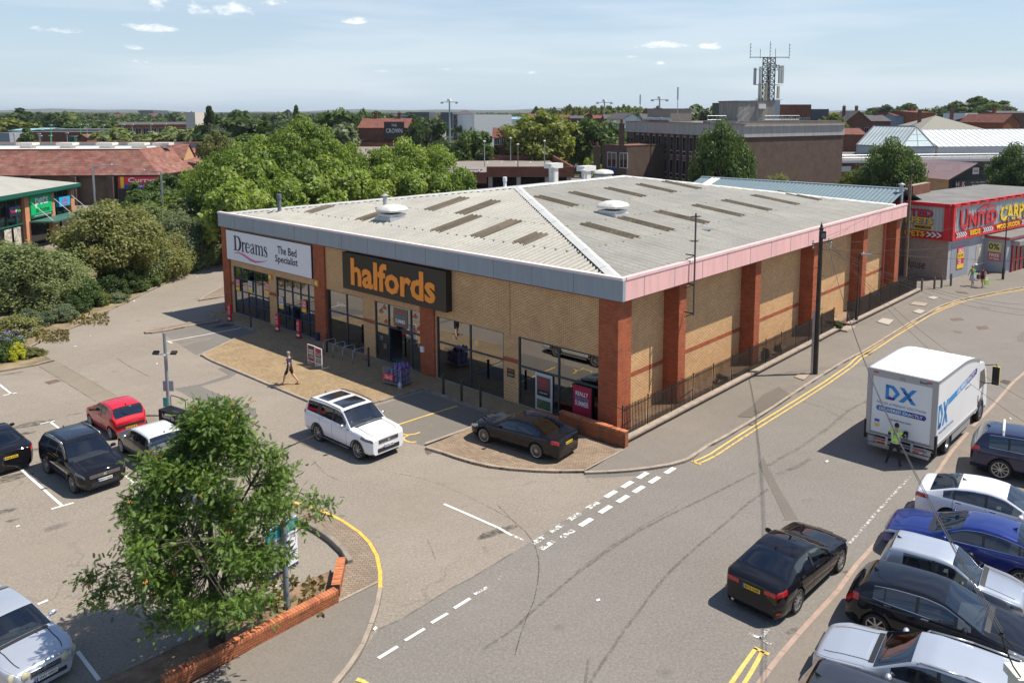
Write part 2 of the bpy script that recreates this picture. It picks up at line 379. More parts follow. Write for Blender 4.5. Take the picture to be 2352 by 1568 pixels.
CONC=streaky('concrete',(.36,.35,.335),.85,.35)
WOOD_DK=plain('tarred wood',(.045,.035,.028),.8,var=.4,vscale=4)
WOOD=plain('weathered wood',(.19,.13,.09),.85,var=.3,vscale=4)
GLASS=glassmat('car glass',(.60,.66,.66),base=.09)
GLASS_DK=glassmat('privacy glass',(.08,.09,.10),base=.09)
GLASS_B=glassmat('shop glass',(.62,.66,.66),base=.26)
FLAT_GLASS=plain('dark window glass',(.02,.025,.03),.06,spec=.8)
INT_DK=plain('dark interior',(.035,.035,.038),.8)
INT_GR=plain('grey seat',(.13,.13,.135),.8)
# ================================================================ GROUND
def sheet(name,pts,z,m,label,kind='structure'):
 mb=MB();n=len(pts);a=sum(pts[i][0]*pts[(i+1)%n][1]-pts[(i+1)%n][0]*pts[i][1]for i in range(n))
 mb.poly(pts if a>0 else pts[::-1],z);o=mb.build(name,m)
 bm=bmesh.new();bm.from_mesh(o.data);bmesh.ops.triangulate(bm,faces=bm.faces);bm.to_mesh(o.data);bm.free()
 return struct(o,label,kind)
def slab(name,pts,z0,z1,m,label):
 o=MB().prism([tuple(p)[:2]for p in pts],z0,z1).build(name,m)
 bm=bmesh.new();bm.from_mesh(o.data);bmesh.ops.triangulate(bm,faces=[f for f in bm.faces if len(f.verts)>4]);bm.to_mesh(o.data);bm.free()
 return struct(o,label)
def land_mat():
 m,N,L,b=new_mat('far land');setb(b,Roughness=.95,Specular_IOR_Level=.1)
 tc=N.new('ShaderNodeTexCoord');n1=N.new('ShaderNodeTexNoise');n1.inputs['Scale'].default_value=.012;n1.inputs['Detail'].default_value=8
 L.new(tc.outputs['Object'],n1.inputs['Vector']);cr=N.new('ShaderNodeValToRGB');e=cr.color_ramp.elements
 e[0].position=.36;e[0].color=(.028,.045,.016,1);e[1].position=.62;e[1].color=(.075,.085,.035,1)
 x=e.new(.66);x.color=(.13,.11,.08,1);x=e.new(.72);x.color=(.05,.065,.025,1)
 L.new(n1.outputs['Fac'],cr.inputs[0]);L.new(cr.outputs[0],b.inputs['Base Color']);return m
LAND=land_mat()
mb=MB();S_=[-9000,-3000,-900,-300,-80,0,80,300,900,3000,9000];Yb=[-60,0,60,150,400,1000,2600,6000,14000]
vs=[(x,y,-.04)for y in Yb for x in S_];nx=len(S_)
mb.add(vs,[(j*nx+i,j*nx+i+1,(j+1)*nx+i+1,(j+1)*nx+i)for j in range(len(Yb)-1)for i in range(nx-1)])
struct(mb.build('ground',LAND),'green and built up land reaching to the horizon')
sheet('road',[(-14,6),(60,6),(110,60),(110,84),(60,86),(44,76),(20,58),(-2,36),(-6,26)],0.0,ASPH_ROAD,'grey asphalt road running past the brick retail building')
seam=GS('C2',[(852,1192),(1000,1125),(1170,1025),(1340,915),(1500,835),(1782,662)])+GS('C3',[(160,570),(320,460),(470,385),(620,290),(740,215),(870,128),(960,80)])
sheet('car_park',[(-14,8),(-6,14)]+seam+[(1.5,33.8),(6,40),(-22,64),(-40,96),(-95,100),(-110,40),(-60,8)],.004,ASPH_PARK,'pale worn asphalt car park in front of the shops')
sheet('back_yard',[(-24,60),(40,78),(60,150),(-10,190),(-120,190),(-120,100),(-42,97)],.001,ASPH_PAVE,'asphalt yards and service roads between the buildings behind')
sheet('side_street',[(60,86),(110,84),(170,150),(120,175),(40,110),(30,80),(44,76)],.002,ASPH_PAVE,'paved street and yards behind the carpet shop')
BO=Vector((3.43,33.8,0));BR=R(48.65)
B1v=Vector((math.cos(BR),math.sin(BR),0));B2v=Vector((-math.sin(BR),math.cos(BR),0))
def BL(x,y,z=0.):return BO+B1v*x+B2v*y+Z*z
def kerb(name,pts,m,label,w=.13,h=.11,step=.9,side=1):
 """kerb stones along a polyline, each butting the next"""
 pts=[Vector((p[0],p[1],0))for p in pts];mb=MB()
 seg=[(b-a).length for a,b in zip(pts[:-1],pts[1:])];T=sum(seg);n=max(1,round(T/step))
 def at(d):
  for s,a,b in zip(seg,pts[:-1],pts[1:]):
   if d<=s+1e-6:return a+(b-a)*(d/s)
   d-=s
  return pts[-1]
 P_=[at(T*i/n)for i in range(n+1)]
 for i in range(n):
  a,b=P_[i],P_[i+1];d=(b-a).normalized();q=Vector((-d.y,d.x,0))*side
  q0=q if i==0 else(q+Vector((-(P_[i]-P_[i-1]).normalized().y,(P_[i]-P_[i-1]).normalized().x,0))*side).normalized()
  q1=q if i==n-1 else(q+Vector((-(P_[i+2]-P_[i+1]).normalized().y,(P_[i+2]-P_[i+1]).normalized().x,0))*side).normalized()
  g=d*.006;dz=random.uniform(-.006,.006)
  A,B_,C_,D_=a+g,b-g,b-g+q1*w,a+g+q0*w
  bv=Z*.018
  mb.add([A,B_,C_,D_,A+Z*(h+dz)-bv,B_+Z*(h+dz)-bv,C_+Z*(h+dz),D_+Z*(h+dz),A+q0*.02+Z*(h+dz),B_+q1*.02+Z*(h+dz)],[(0,1,5,4),(4,5,9,8),(8,9,6,7),(2,3,7,6),(1,2,6,9,5),(3,0,4,8,7)])
 return struct(fixn(mb.build(name,m)),label)
HK=.11
yk=GS('C2',[(262,300),(322,303),(420,342),(520,383),(590,417),(655,455),(705,487),(745,522),(800,578),(838,630),(862,690),(878,760),(882,830),(880,900)],HK)
sk=GS('C2',[(880,900),(870,970),(851,1050),(824,1130),(795,1205),(762,1290),(715,1375),(658,1452),(585,1545),(500,1640),(400,1760)],HK)
YEL_K=plain('yellow painted kerb',(.74,.44,.08),.7,var=.2,vscale=5)
kerb('kerb',[p for p in yk],YEL_K,'yellow painted kerb curving round the block paved corner',side=-1)
kerb('kerb',[p for p in sk],KERB,'stone kerb curving away below the yellow painted kerb',side=-1)
inner=GS('C2',[(650,722),(600,662),(545,600),(490,560),(478,540),(380,490),(270,432),(200,400)],HK)
slab('paving',[p for p in yk]+GS('C2',[(857,862),(575,1003),(560,905),(600,760)],HK)+inner,0,HK-.012,PAVE_BRN,'brown block paving behind the yellow painted kerb')
slab('pavement',GS('C2',[(880,898)],HK)+[p for p in sk]+GS('C2',[(0,1800),(-900,1800)],HK)+GS('C1',[(1200,1640)],HK)+GS('C2',[(0,1308),(575,1003),(857,862)],HK),0,HK-.016,ASPH_PAVE,'grey asphalt pavement outside the dwarf brick wall')
sheet('kerb_strip',[a for a in GS('C2',[(575,1004),(857,864),(852,852),(572,990)],HK)],HK+.004,KERB,'pale edging stones between block paving and asphalt')
slab('soil_bed',GS('C2',[(512,795),(440,830),(200,935),(0,1045),(-150,1120)])+GS('C1',[(1400,1235),(1000,1440),(690,1568),(560,1640),(900,1640)])+GS('C2',[(0,1300),(570,1000),(560,905)]),0,.07,SOIL,'dry soil bed between the parking bays and the dwarf wall')
kerb('kerb',GS('C2',[(515,790),(440,825),(200,930),(0,1040),(-150,1112)])+GS('C1',[(1400,1232),(1000,1425),(690,1560),(500,1650)]),KERB_DK,'low weathered kerb between parking bays and soil bed',w=.1,h=.09,side=1)
kerb('kerb',inner[::-1]+GS('C2',[(640,735)],HK),KERB_DK,'raised dark kerb between the block paving and parking bay',w=.16,h=.2,side=1)
def dwarf_wall(label,line,h,t,side=1,z0=.05):
 """brick wall with a course of bricks on edge; front base line given"""
 r=thing('dwarf_wall',label,'wall',(line[0].x,line[0].y,0));off=Vector((line[0].x,line[0].y,0))
 w,c=MB(),MB()
 for a,b in zip(line[:-1],line[1:]):
  a=Vector((a.x,a.y,0))-off;b=Vector((b.x,b.y,0))-off;d=(b-a).normalized();q=Vector((-d.y,d.x,0))*side
  w.add([a+Z*z0,b+Z*z0,b+q*t+Z*z0,a+q*t+Z*z0,a+Z*(h-.1),b+Z*(h-.1),b+q*t+Z*(h-.1),a+q*t+Z*(h-.1)],[(0,1,5,4),(1,2,6,5),(2,3,7,6),(3,0,4,7)])
  n=max(1,int((b-a).length/.085))
  for i in range(n):
   p0=a+(b-a)*(i/n)+d*.005;p1=a+(b-a)*((i+1)/n)-d*.005;e=.012;dz=random.uniform(-.004,.004)
   c.obox((p0+p1)/2+q*t/2+Z*(h-.05+dz),(p1-p0)/2,q*(t/2+e),Z*.05,random.choice((0,0,0,1)))
  c.obox((a+b)/2+q*t/2+Z*(h-.055),(b-a)/2,q*(t/2),Z*.044,2)
 fixn(w.build('brickwork',BR_WALL,r));c.build('coping',[plain('coping brick',(.50,.175,.075),.85,var=.25,vscale=6),plain('coping brick dark',(.38,.12,.055),.85,var=.2,vscale=6),plain('mortar dark',(.14,.09,.07),.9)],r)
 return r
dwarf_wall('long dwarf brick wall along the lower pavement by the rowan tree',GS('C1',[(1150,1640)],.1)+GS('C2',[(0,1308),(300,1150),(577,1004)],.1),.48,.23)
q1=G('C2',577,1000,.1);q2=G('C2',622,768,.1)
dwarf_wall('short dwarf brick wall angled away at the block paved corner',[q1+(q2-q1).normalized()*.26,q2],.48,.23)
ck=GS('B3',[(0,1372),(60,1388),(112,1404),(215,1440),(330,1474),(455,1502),(600,1520),(770,1532),(905,1537),(1110,1535)],HK)
ck2=GS('C3',[(508,100),(590,97),(665,95),(750,90),(830,84),(980,66),(1115,44),(1200,20),(1255,-3)],HK)+GS('D1',[(700,1545),(830,1478),(960,1400),(1050,1345),(1145,1285),(1270,1200),(1395,1118),(1470,1070),(1600,990),(1700,935)],HK)+GS('B4',[(640,722),(760,650),(900,563),(1000,500),(1080,460),(1200,392),(1300,355),(1400,330),(1600,290),(1784,258),(2000,222)],HK)
kerb('kerb',ck,KERB,'rounded kerb along the herringbone paved corner',side=1)
kerb('kerb',ck2,KERB,'long kerb between the road and the shop side pavement',side=1)
hl=GS('B3',[(1110,1528)],HK)
slab('paving',[p for p in ck]+[BL(-.85,-.95),BL(-.85,4.4),BL(-1.5,4.4),BL(-1.5,5.55),BL(-3.3,5.6)],0,HK-.012,brickmat('herringbone paving',(.34,.25,.17),(.25,.185,.13),(.10,.08,.06),bw=.21,rh=.105,flat=True,rot=R(8),ms=.009,var=.2),'brown herringbone block paving under the parked black saloon')
sheet('kerb_strip',[BL(-6.0,5.82),BL(-3.28,5.66),BL(-1.52,5.62),BL(-1.52,5.5),BL(-3.3,5.54),BL(-6.0,5.68)],HK+.003,KERB,'pale edging between parking bay and herringbone paving')
sheet('kerb_strip',GS('B3',[(1110,1528),(1120,1530),(1385,1392),(1375,1386)],HK),HK+.003,KERB,'pale edging between herringbone paving and asphalt footway')
side_pave=[p for p in ck2]+[Vector((72,79,0)),Vector((60,84,0)),Vector((46.5,74.6,0)),Vector((41.9,70.9,0)),Vector((41,72.2,0)),Vector((34.6,67.2,0)),Vector((31,71.5,0)),BL(40.5,2.0),BL(39.3,-.8),BL(25.2,-.75),BL(25.2,0.3),BL(23.5,.3),BL(23.5,-.6),BL(-.4,-.75),BL(-.85,-.95)]
slab('pavement',side_pave,0,HK-.016,ASPH_PAVE,'asphalt footway along the side of the big shop')
sheet('planting_strip',[BL(-.3,-.6),BL(23.4,-.6),BL(23.4,1),BL(-.3,1)],.2,SOIL,'weedy strip between railings and side wall')
sheet('planting_strip',[BL(25.3,-.7),BL(39.2,-.9),BL(39.2,1.2),BL(25.3,1)],.2,SOIL,'weedy strip behind the farther railings')
sheet('planting_strip',[BL(37.5,1.0),BL(40,0),BL(40,20),BL(37.5,20)],.15,ASPH_PAVE,'yard beside the far end of the shop')
fk=[BL(-1.35,34.4),BL(-1.35,27.35)]
slab('paving',[BL(-6.3,25.5),BL(-3.24,27.24),BL(-1.35,27.35),BL(-1.35,34.4),BL(.3,34.4),BL(.3,1.0),BL(-.7,1.0),BL(-.7,4.4),BL(-1.45,4.4),BL(-1.45,11.3),BL(-4.45,11.45),BL(-6.3,13.6)],0,HK-.012,PAVE_YEL,'buff block paving outside the shop entrances')
kerb('kerb',[BL(-1.4,34.5),BL(-1.4,27.5)],KERB_DK,'kerb at the head of the left hand parking bay',side=1)
kerb('kerb',[BL(-3.1,27.35),BL(-6.3,25.5),BL(-6.42,24.0),BL(-6.42,13.9)],KERB,'flush kerb along the buff block paving',h=HK-.004,side=1)
kerb('kerb',[BL(-6.4,13.6),BL(-4.5,11.4),BL(-1.5,11.25)],KERB_DK,'kerb on the right edge of the buff paving',side=1)
kerb('kerb',[BL(-1.5,11.1),BL(-1.5,5.6)],KERB_DK,'kerb at the head of the right hand parking bays',side=1)
nib=GS('B1',[(1003,566),(1040,553),(1140,531),(1330,497),(1520,478)],HK);nib2=GS('B1',[(1530,492),(1330,522),(1140,560),(1060,572),(1012,574)],HK)
kerb('kerb',nib+nib2+[nib[0]],KERB,'narrow raised kerb island left of the parking bay',side=-1,w=.14,step=.7)
slab('paving',nib+nib2,0,HK-.01,PAVE_BRN,'sliver of brick paving inside the kerb island')
n2a=GS('B1',[(1383,347),(1440,305),(1560,245),(1680,190),(1680,310),(1560,320)],HK)
kerb('kerb',n2a[:4],KERB,'kerb of the paved wedge beyond the shop corner',side=-1)
kerb('kerb',[n2a[4],n2a[5],n2a[0]],KERB,'lower kerb of the paved wedge beyond the shop corner',side=-1)
slab('paving',n2a,0,HK-.01,PAVE_BRN,'paved wedge by the far left corner of the shop')
lk=GS('B1',[(1560,85),(1400,105),(1330,135),(1250,180),(1140,235),(1000,300),(880,360),(790,400),(700,450),(600,500),(480,545),(380,590),(290,628),(215,668)],HK)
kerb('kerb',lk,KERB_DK,'curving kerb along the shrubbery on the left',side=-1)
kerb('kerb',GS('B1',[(215,668),(290,715),(378,762)],HK),KERB_DK,'kerb at the tip of the planted island',side=-1)
kerb('kerb',GS('B1',[(378,762),(250,795),(120,818),(0,838),(-200,870)],HK),KERB_DK,'front kerb of the planted island',side=-1)
slab('soil_bed',lk+GS('B1',[(290,715),(378,762),(250,795),(120,818),(0,838),(-260,880)],HK)+[Vector((-60,40,0)),Vector((-64,56,0)),Vector((-58,80,0)),Vector((-40,88,0)),Vector((-30,80,0))],0,.09,plain('dry verge',(.23,.175,.10),.95,var=.45,vscale=.9,bump=.6,bscale=14),'dry verge of soil and grass under the shrubs')
sheet('drain_strip',GS('B1',[(255,800),(372,765),(560,870),(800,1008),(1090,1170),(1060,1260),(670,1055),(450,918)]),.008,ASPH_BUFF,'buff resurfaced strip crossing the car park')
sheet('road_patch',GS('B1',[(1212,965),(1400,933),(1590,868),(1515,828),(1545,818),(1665,852),(1600,893),(1400,948),(1480,985),(1784,1110),(1784,1160),(1440,1085)]),.008,ASPH_PATCH,'darker repair patch in the car park')
sheet('road_patch',GS('C4',[(-30,-5),(0,65),(75,205),(210,430),(80,437),(122,432),(60,300),(0,178),(-70,40)]),.008,asphalt('brown patch',(.15,.13,.115),(.17,.15,.13)),'long narrow repair patch in the road')
sheet('road_patch',GS('C3',[(490,105),(665,100),(870,90),(960,130),(880,125),(720,135),(520,140)]),.008,ASPH_PATCH,'dark resurfaced strip beside the kerb')
sheet('road_patch',GS('B4',[(1735,600),(1784,565),(1784,640),(1740,635)]),.008,ASPH_PATCH,'dark patch near the right edge of the road')
sheet('road_patch',GS('D1',[(905,1345),(1010,1270),(1075,1200),(1180,1150),(1250,1195),(1150,1265),(1000,1350)],HK),HK+.002,asphalt('stained patch',(.13,.115,.095),(.17,.145,.12)),'stained worn patch on the footway')
front_bay=sheet('parking_bay',[BL(-6.2,11.6),BL(-4.6,11.2),BL(-1.6,11.0),BL(-1.6,5.7),BL(-6.1,5.9)],.008,asphalt('bay asphalt',(.155,.14,.12),(.19,.17,.145)),'dark asphalt parking bay in front of the shop windows')  # bay sheet in an asphalt darker than the car park around it
sheet('parking_bay',[BL(-5.4,33.9),BL(-1.5,33.3),BL(-1.5,27.5),BL(-3.2,27.45),BL(-6.4,25.8)],.008,asphalt('bay asphalt two',(.16,.15,.135),(.19,.175,.155)),'asphalt bay left of the buff paving')
def wornpaint(name,col,th=.5):
 m,N,L,b=new_mat(name);setb(b,Base_Color=c4(col),Roughness=.8)
 tc=N.new('ShaderNodeTexCoord');nz=N.new('ShaderNodeTexNoise');nz.inputs['Scale'].default_value=7;nz.inputs['Detail'].default_value=8;nz.inputs['Roughness'].default_value=.75;L.new(tc.outputs['Object'],nz.inputs['Vector'])
 mr=N.new('ShaderNodeMapRange');L.new(nz.outputs['Fac'],mr.inputs[0]);mr.inputs[1].default_value=th-.02;mr.inputs[2].default_value=th+.03;mr.inputs[3].default_value=0;mr.inputs[4].default_value=1
 L.new(mr.outputs[0],b.inputs['Alpha']);return m
WORN_W=wornpaint('worn white paint',(.70,.69,.65),.5);WORN_W2=wornpaint('faded white paint',(.55,.54,.51),.56)
WORN_Y=wornpaint('worn yellow paint',(.66,.45,.12),.42);W_MILD=wornpaint('chipped white paint',(.74,.73,.69),.30)
def line(name,v,pts,w,m,label,z=.016,dash=None):
 P_=GS(v,pts,z)if v else pts;mb=MB();P_=[Vector((p.x,p.y,z))for p in P_]
 q=[]
 for a,b in zip(P_[:-1],P_[1:]):
  n=max(1,int((b-a).length/.35));q+=[a+(b-a)*(i/n)for i in range(n)]
 q.append(P_[-1]);Ls,Rs=[],[]
 for i,p in enumerate(q):
  d=(q[min(i+1,len(q)-1)]-q[max(i-1,0)]);d.z=0;d=d.normalized();s=Vector((-d.y,d.x,0))
  Ls.append(p+s*(w/2+random.uniform(-.006,.006)));Rs.append(p-s*(w/2+random.uniform(-.006,.006)))
 n=len(q);mb.add(Ls+Rs,[(i,n+i,n+i+1,i+1)for i in range(n-1)])
 o=mb.build(name,m);o['kind']='structure';o['label']=label;o['category']='road marking';return o
def dashes(v,cs,dirv,ln,w,label,mats):
 d=Vector((dirv[0],dirv[1],0)).normalized();s=Vector((-d.y,d.x,0))
 mb=MB()
 for(x,y),mi in zip(cs,mats):
  c=G(v,x,y,.016);c.z=.016
  mb.add([c-d*ln/2-s*w/2,c+d*ln/2-s*w/2,c+d*ln/2+s*w/2,c-d*ln/2+s*w/2],[(0,1,2,3)],mi)
 o=mb.build('give_way_line',[W_MILD,WORN_W,WORN_W2]);o['kind']='structure';o['label']=label;o['category']='road marking'
gd=G('C3',910,122)-G('C3',308,490)
dashes('C3',[(910,122),(803,185),(688,252),(563,330),(435,408),(308,490),(190,568)],gd,.66,.21,'inner row of worn white give way dashes',(0,0,0,1,1,1,1))
dashes('C3',[(1100,88),(992,153),(882,218),(772,285),(650,358),(515,447),(385,530),(245,608)],gd,.66,.21,'outer row of white give way dashes',(0,0,0,0,0,0,1,1))
for i,(a,b,m)in enumerate([((850,1393),(985,1310),W_MILD),((1037,1270),(1173,1187),W_MILD),((1220,1148),(1335,1080),W_MILD),((1378,1045),(1490,976),W_MILD),((1521,950),(1617,895),WORN_W),((1657,860),(1740,806),WORN_W2)]):
 line('lane_line','C2',[a,b],.11,m,'short white dashes across the side road mouth')
line('lane_line','C2',[(1308,320),(1550,425),(1690,487),(1782,540)],.1,W_MILD,'white centre line at the car park exit')
line('lane_line','C3',[(0,537),(92,580)],.1,WORN_W,'white centre line at the car park exit')
yl=GS('C3',[(1262,30),(1330,0),(1385,-28)])+GS('D1',[(900,1482),(980,1432),(1145,1330),(1330,1215),(1480,1120),(1640,1010)])+GS('B4',[(620,748),(700,700),(860,596),(1000,512),(1100,452),(1200,407),(1300,368),(1400,338),(1600,300),(1784,268),(2000,236)])
yl=sorted(yl,key=lambda p:p.x)
line('yellow_line',None,yl,.09,YEL_P,'inner double yellow line beside the side pavement')
yd=(yl[4]-yl[3]).normalized();yo=[]
for i,p in enumerate(yl):
 d=(yl[min(i+1,len(yl)-1)]-yl[max(i-1,0)]).normalized();yo.append(p+Vector((d.y,-d.x,0))*.26)
line('yellow_line',None,yo,.09,WORN_Y,'outer double yellow line, worn')
line('yellow_line',None,[yl[0]+Vector((-.05,.08,0)),yo[0]+Vector((.08,-.1,0))],.09,YEL_P,'short yellow bar closing the double lines')
line('yellow_line','C3',[(1520,1575),(1610,1445),(1697,1322)],.11,YEL_P,'left of the double yellow lines at the bottom of the road')
line('yellow_line','C3',[(1610,1575),(1680,1465),(1745,1345)],.11,YEL_P,'right of the double yellow lines at the bottom of the road')
line('yellow_line','C3',[(1685,1318),(1790,1366)],.11,YEL_P,'yellow bar closing the lower double lines')
line('yellow_line','C2',[(700,1538),(745,1552),(800,1590)],.12,YEL_P,'end of a yellow line at the bottom edge')
line('bay_line','C4',[(990,130),(870,255),(690,455),(565,600)],.1,wornpaint('faint white paint',(.50,.49,.46),.5),'faded white parking line beside the right hand kerb')
line('bay_line','C3',[(1725,1262),(1782,1192)],.1,WORN_W,'worn white bay corner near the black saloon')
line('bay_line','C3',[(1650,1222),(1725,1250),(1800,1296)],.1,WORN_W,'worn white bay end near the black saloon')
line('bay_line','C4',[(0,1200),(70,1120),(130,1070)],.1,WORN_W2,'faded white parking line behind the black saloon')
for v,a,b,l in[('C1',(88,28),(432,333),'white bay line left of the black SUV'),('C1',(357,356),(512,312),'white T bar left of the black SUV'),('B1',(345,1192),(410,1240),'white bay line behind the black SUV'),('B1',(280,1210),(380,1188),'white T bar behind the black SUV'),('B1',(-30,915),(80,1002),'white bay line at the far left'),('B1',(22,1012),(117,993),'white T bar at the far left'),('C1',(862,112),(938,176),'white bay line in front of the grey hatchback'),('C1',(912,182),(995,155),'white T bar in front of the grey hatchback'),('C1',(540,1345),(692,1548),'white bay line beside the silver saloon'),('C1',(262,1018),(334,988),'white T bar beside the silver saloon'),('C1',(1215,1060),(1400,1212),'white bay line under the rowan tree'),('C2',(0,780),(140,893),'white bay line beside the parking sign')]:
 line('bay_line',v,[a,b],.1,W_MILD,l)
line('bay_line','B2',[(1362,1482),(1560,1418),(1784,1347)],.09,YEL_P,'yellow bay line beside the white SUV')
line('bay_line','B3',[(0,1155),(225,1085)],.09,YEL_P,'yellow bay line beside the white SUV',z=.017)
line('bay_line','B1',[(1160,637),(1400,595),(1680,542)],.09,W_MILD,'white bay line near the shop front')
line('bay_line','B1',[(1158,632),(1200,647)],.09,W_MILD,'white T bar near the shop front')
wc=G('E1',1880,1045,.016);d1=(G('E1',2010,985)-G('E1',1800,1010)).normalized()
mbw=[]
for pts in([(-.55,.45),(-.2,.32),(.25,.45),(.5,.7)],[(-.1,.3),(-.35,-.1),(-.2,-.5),(.15,-.75)],[(.15,-.75),(.5,-.7)],[(-.35,-.1),(-.7,-.35)]):
 line('disabled_symbol',None,[wc+Vector((a*.75+.1,b*.75,0))for a,b in pts],.09,YEL_P,'yellow painted disabled bay symbol')
def softmark(name,col,alpha,sc=3.,axis=None):
 m,N,L,b=new_mat(name);setb(b,Base_Color=c4(col),Roughness=.9)
 tc=N.new('ShaderNodeTexCoord');nz=N.new('ShaderNodeTexNoise');nz.inputs['Scale'].default_value=sc;nz.inputs['Detail'].default_value=7;L.new(tc.outputs['Object'],nz.inputs['Vector'])
 mr=N.new('ShaderNodeMapRange');L.new(nz.outputs['Fac'],mr.inputs[0]);mr.inputs[1].default_value=.32;mr.inputs[2].default_value=.62;mr.inputs[3].default_value=0;mr.inputs[4].default_value=alpha
 L.new(mr.outputs[0],b.inputs['Alpha']);return m
TYRE=softmark('tyre rubber mark',(.065,.057,.049),.30,5);TYRE2=softmark('faint tyre mark',(.07,.06,.052),.24,3);CRK=softmark('seam tar',(.05,.042,.035),.55,9)
def mark(v,pts,w,m,label):line('tyre_mark',v,pts,w,m,label,z=.012)
mark('C3',[(-200,1330),(0,1200),(150,1060),(400,845),(650,660),(880,510),(1100,395),(1300,300),(1500,200),(1700,100)],.10,TYRE,'long dark curved tyre mark across the road')
mark('C3',[(540,1568),(620,1440),(700,1320),(780,1200),(860,1100),(1000,905),(1110,780),(1230,668),(1500,440),(1650,310),(1782,215)],.10,TYRE,'second dark curved tyre mark down the road')
mark('C3',[(450,790),(650,640),(900,480),(1150,340)],.07,TYRE2,'faint tyre mark beside the dark one')
mark('C3',[(-100,330),(0,430),(100,520),(158,600),(185,700),(188,780),(178,880),(150,1000),(110,1090),(60,1230),(20,1370)],.035,CRK,'thin dark curved seam in the road')
mark('C3',[(510,1568),(530,1400)],.08,TYRE2,'short tyre scuff at the bottom of the road')
mark('C2',[(860,85),(1100,130),(1300,190),(1480,270),(1640,350),(1782,430)],.025,CRK,'thin crack across the car park exit')
mark('C2',[(400,20),(480,110),(570,155)],.03,CRK,'thin crack near the island')
mark('B4',[(0,1500),(100,1440),(230,1370),(430,1230),(560,1115),(690,1050)],.16,TYRE2,'curved tyre mark behind the lorry')
mark('B4',[(300,1450),(200,1510),(60,1560)],.2,TYRE2,'faint tyre mark behind the lorry')
mark('B4',[(230,1048),(380,1095),(480,1150),(590,1190)],.1,TYRE2,'faint wiggly tyre mark on the road')
mark('C2',[(1190,560),(1225,640),(1260,730)],.05,TYRE2,'short rubber mark in the car park exit')
mark('B1',[(815,755),(920,820),(1040,880)],.05,CRK,'crack in the car park surface')
mark('B1',[(255,800),(450,918),(670,1055)],.035,CRK,'edge seam of the buff strip')
mark('B1',[(372,765),(560,870),(800,1008)],.035,CRK,'edge seam of the buff strip')
mark('B1',[(0,1510),(150,1490),(300,1470)],.05,CRK,'tar seam beside the black SUV')
mark('C2',[(852,1192),(1000,1125),(1170,1025),(1340,915),(1500,835),(1782,662)],.07,TYRE2,'joint between road and car park surfacing')
OIL=softmark('oil stain',(.045,.038,.03),.5,4)
def blotch(v,x,y,rx,ry,m,label,rot=.6):
 c=G(v,x,y);pts=[]
 for i in range(14):
  t=2*math.pi*i/14;k=random.uniform(.65,1.1);a,b=rx*k*math.cos(t),ry*k*math.sin(t)
  pts.append(Vector((c.x+a*math.cos(rot)-b*math.sin(rot),c.y+a*math.sin(rot)+b*math.cos(rot),0)))
 o=sheet('oil_stain',pts,.0125,m,label);o['category']='stain'
for v,x,y,rx,ry in[('B1',215,1215,1.1,.35),('B1',190,1275,.5,.2),('B1',240,1390,.45,.15),('B1',510,1145,.4,.12),('C1',30,150,1.2,.45),('C1',15,380,.5,.2),('C1',90,435,.3,.12),('B2',170,790,.9,.5),('C2',1680,515,.8,.25),('B1',85,860,.7,.15),('D1',1030,1390,.5,.2),('B1',1570,525,.9,.4),('C4',540,790,.2,.1),('C4',720,745,.2,.08),('C4',170,1205,.25,.1),('C4',260,1360,.2,.08)]:
 blotch(v,x,y,rx,ry,OIL,'dark oil stain on the asphalt')
BLEACH=softmark('pale scuff',(.42,.36,.29),.35,2.0)
for v,x,y,rx,ry in[('B1',900,700,6,2),('B1',500,1100,5,2),('C1',500,600,5,1.5),('C2',1200,300,4,1.6),('B1',1000,300,5,2),('D1',900,1430,1.6,.7)]:
 blotch(v,x,y,rx,ry,BLEACH,'pale scuffed area of asphalt')
IRON=plain('rusty iron',(.15,.095,.07),.75,var=.3,vscale=8,bump=.4,bscale=40);SLAB=plain('concrete cover',(.40,.36,.31),.85,var=.15)
def cover(v,pts,m,label,z=.0,name='manhole_cover'):
 P_=GS(v,pts,z);c=sum(P_,Vector())/len(P_);r=thing(name,label,name.replace('_',' '),(c.x,c.y,z))
 MB().prism([(c.x+(p.x-c.x)*1.08-c.x,c.y+(p.y-c.y)*1.08-c.y)for p in P_],.002,.013).build('frame',IRON if m is not IRON else KERB_DK,r)
 lid=MB().prism([(p.x-c.x,p.y-c.y)for p in P_],.013,.02)
 lid.build('lid',m,r);return r
cover('B1',[(312,920),(395,900),(423,915),(345,937)],IRON,'brown iron manhole cover left of the red hatchback')
cover('B4',[(1268,478),(1340,472),(1365,486),(1288,493)],IRON,'red brown manhole cover in the middle of the road')
cover('B4',[(1450,532),(1520,528),(1545,547),(1470,553)],IRON,'red brown manhole cover nearest the lorry cab')
cover('B4',[(1310,285),(1380,292),(1395,303),(1320,296)],IRON,'iron cover in the far footway',HK)
cover('B4',[(760,500),(800,474),(878,487),(840,522)],SLAB,'large pale inspection slab in the footway',HK,'inspection_slab')
cover('B4',[(1008,430),(1050,412),(1098,424),(1060,444)],SLAB,'small pale inspection slab in the footway',HK,'inspection_slab')
cover('B4',[(1108,332),(1155,320),(1195,330),(1155,344)],SLAB,'farthest pale inspection slab in the footway',HK,'inspection_slab')
cover('B4',[(990,378),(1020,360),(1115,372),(1090,392)],KERB,'buff inspection slab near the railings end',HK,'inspection_slab')
cover('D1',[(1283,1085),(1330,1058),(1385,1068),(1345,1106)],KERB,'square slab at the foot of the telegraph pole',HK,'inspection_slab')
cover('B3',[(0,1398),(30,1395),(52,1412),(20,1428)],IRON,'small gully beside the corner kerb',0,'gully')
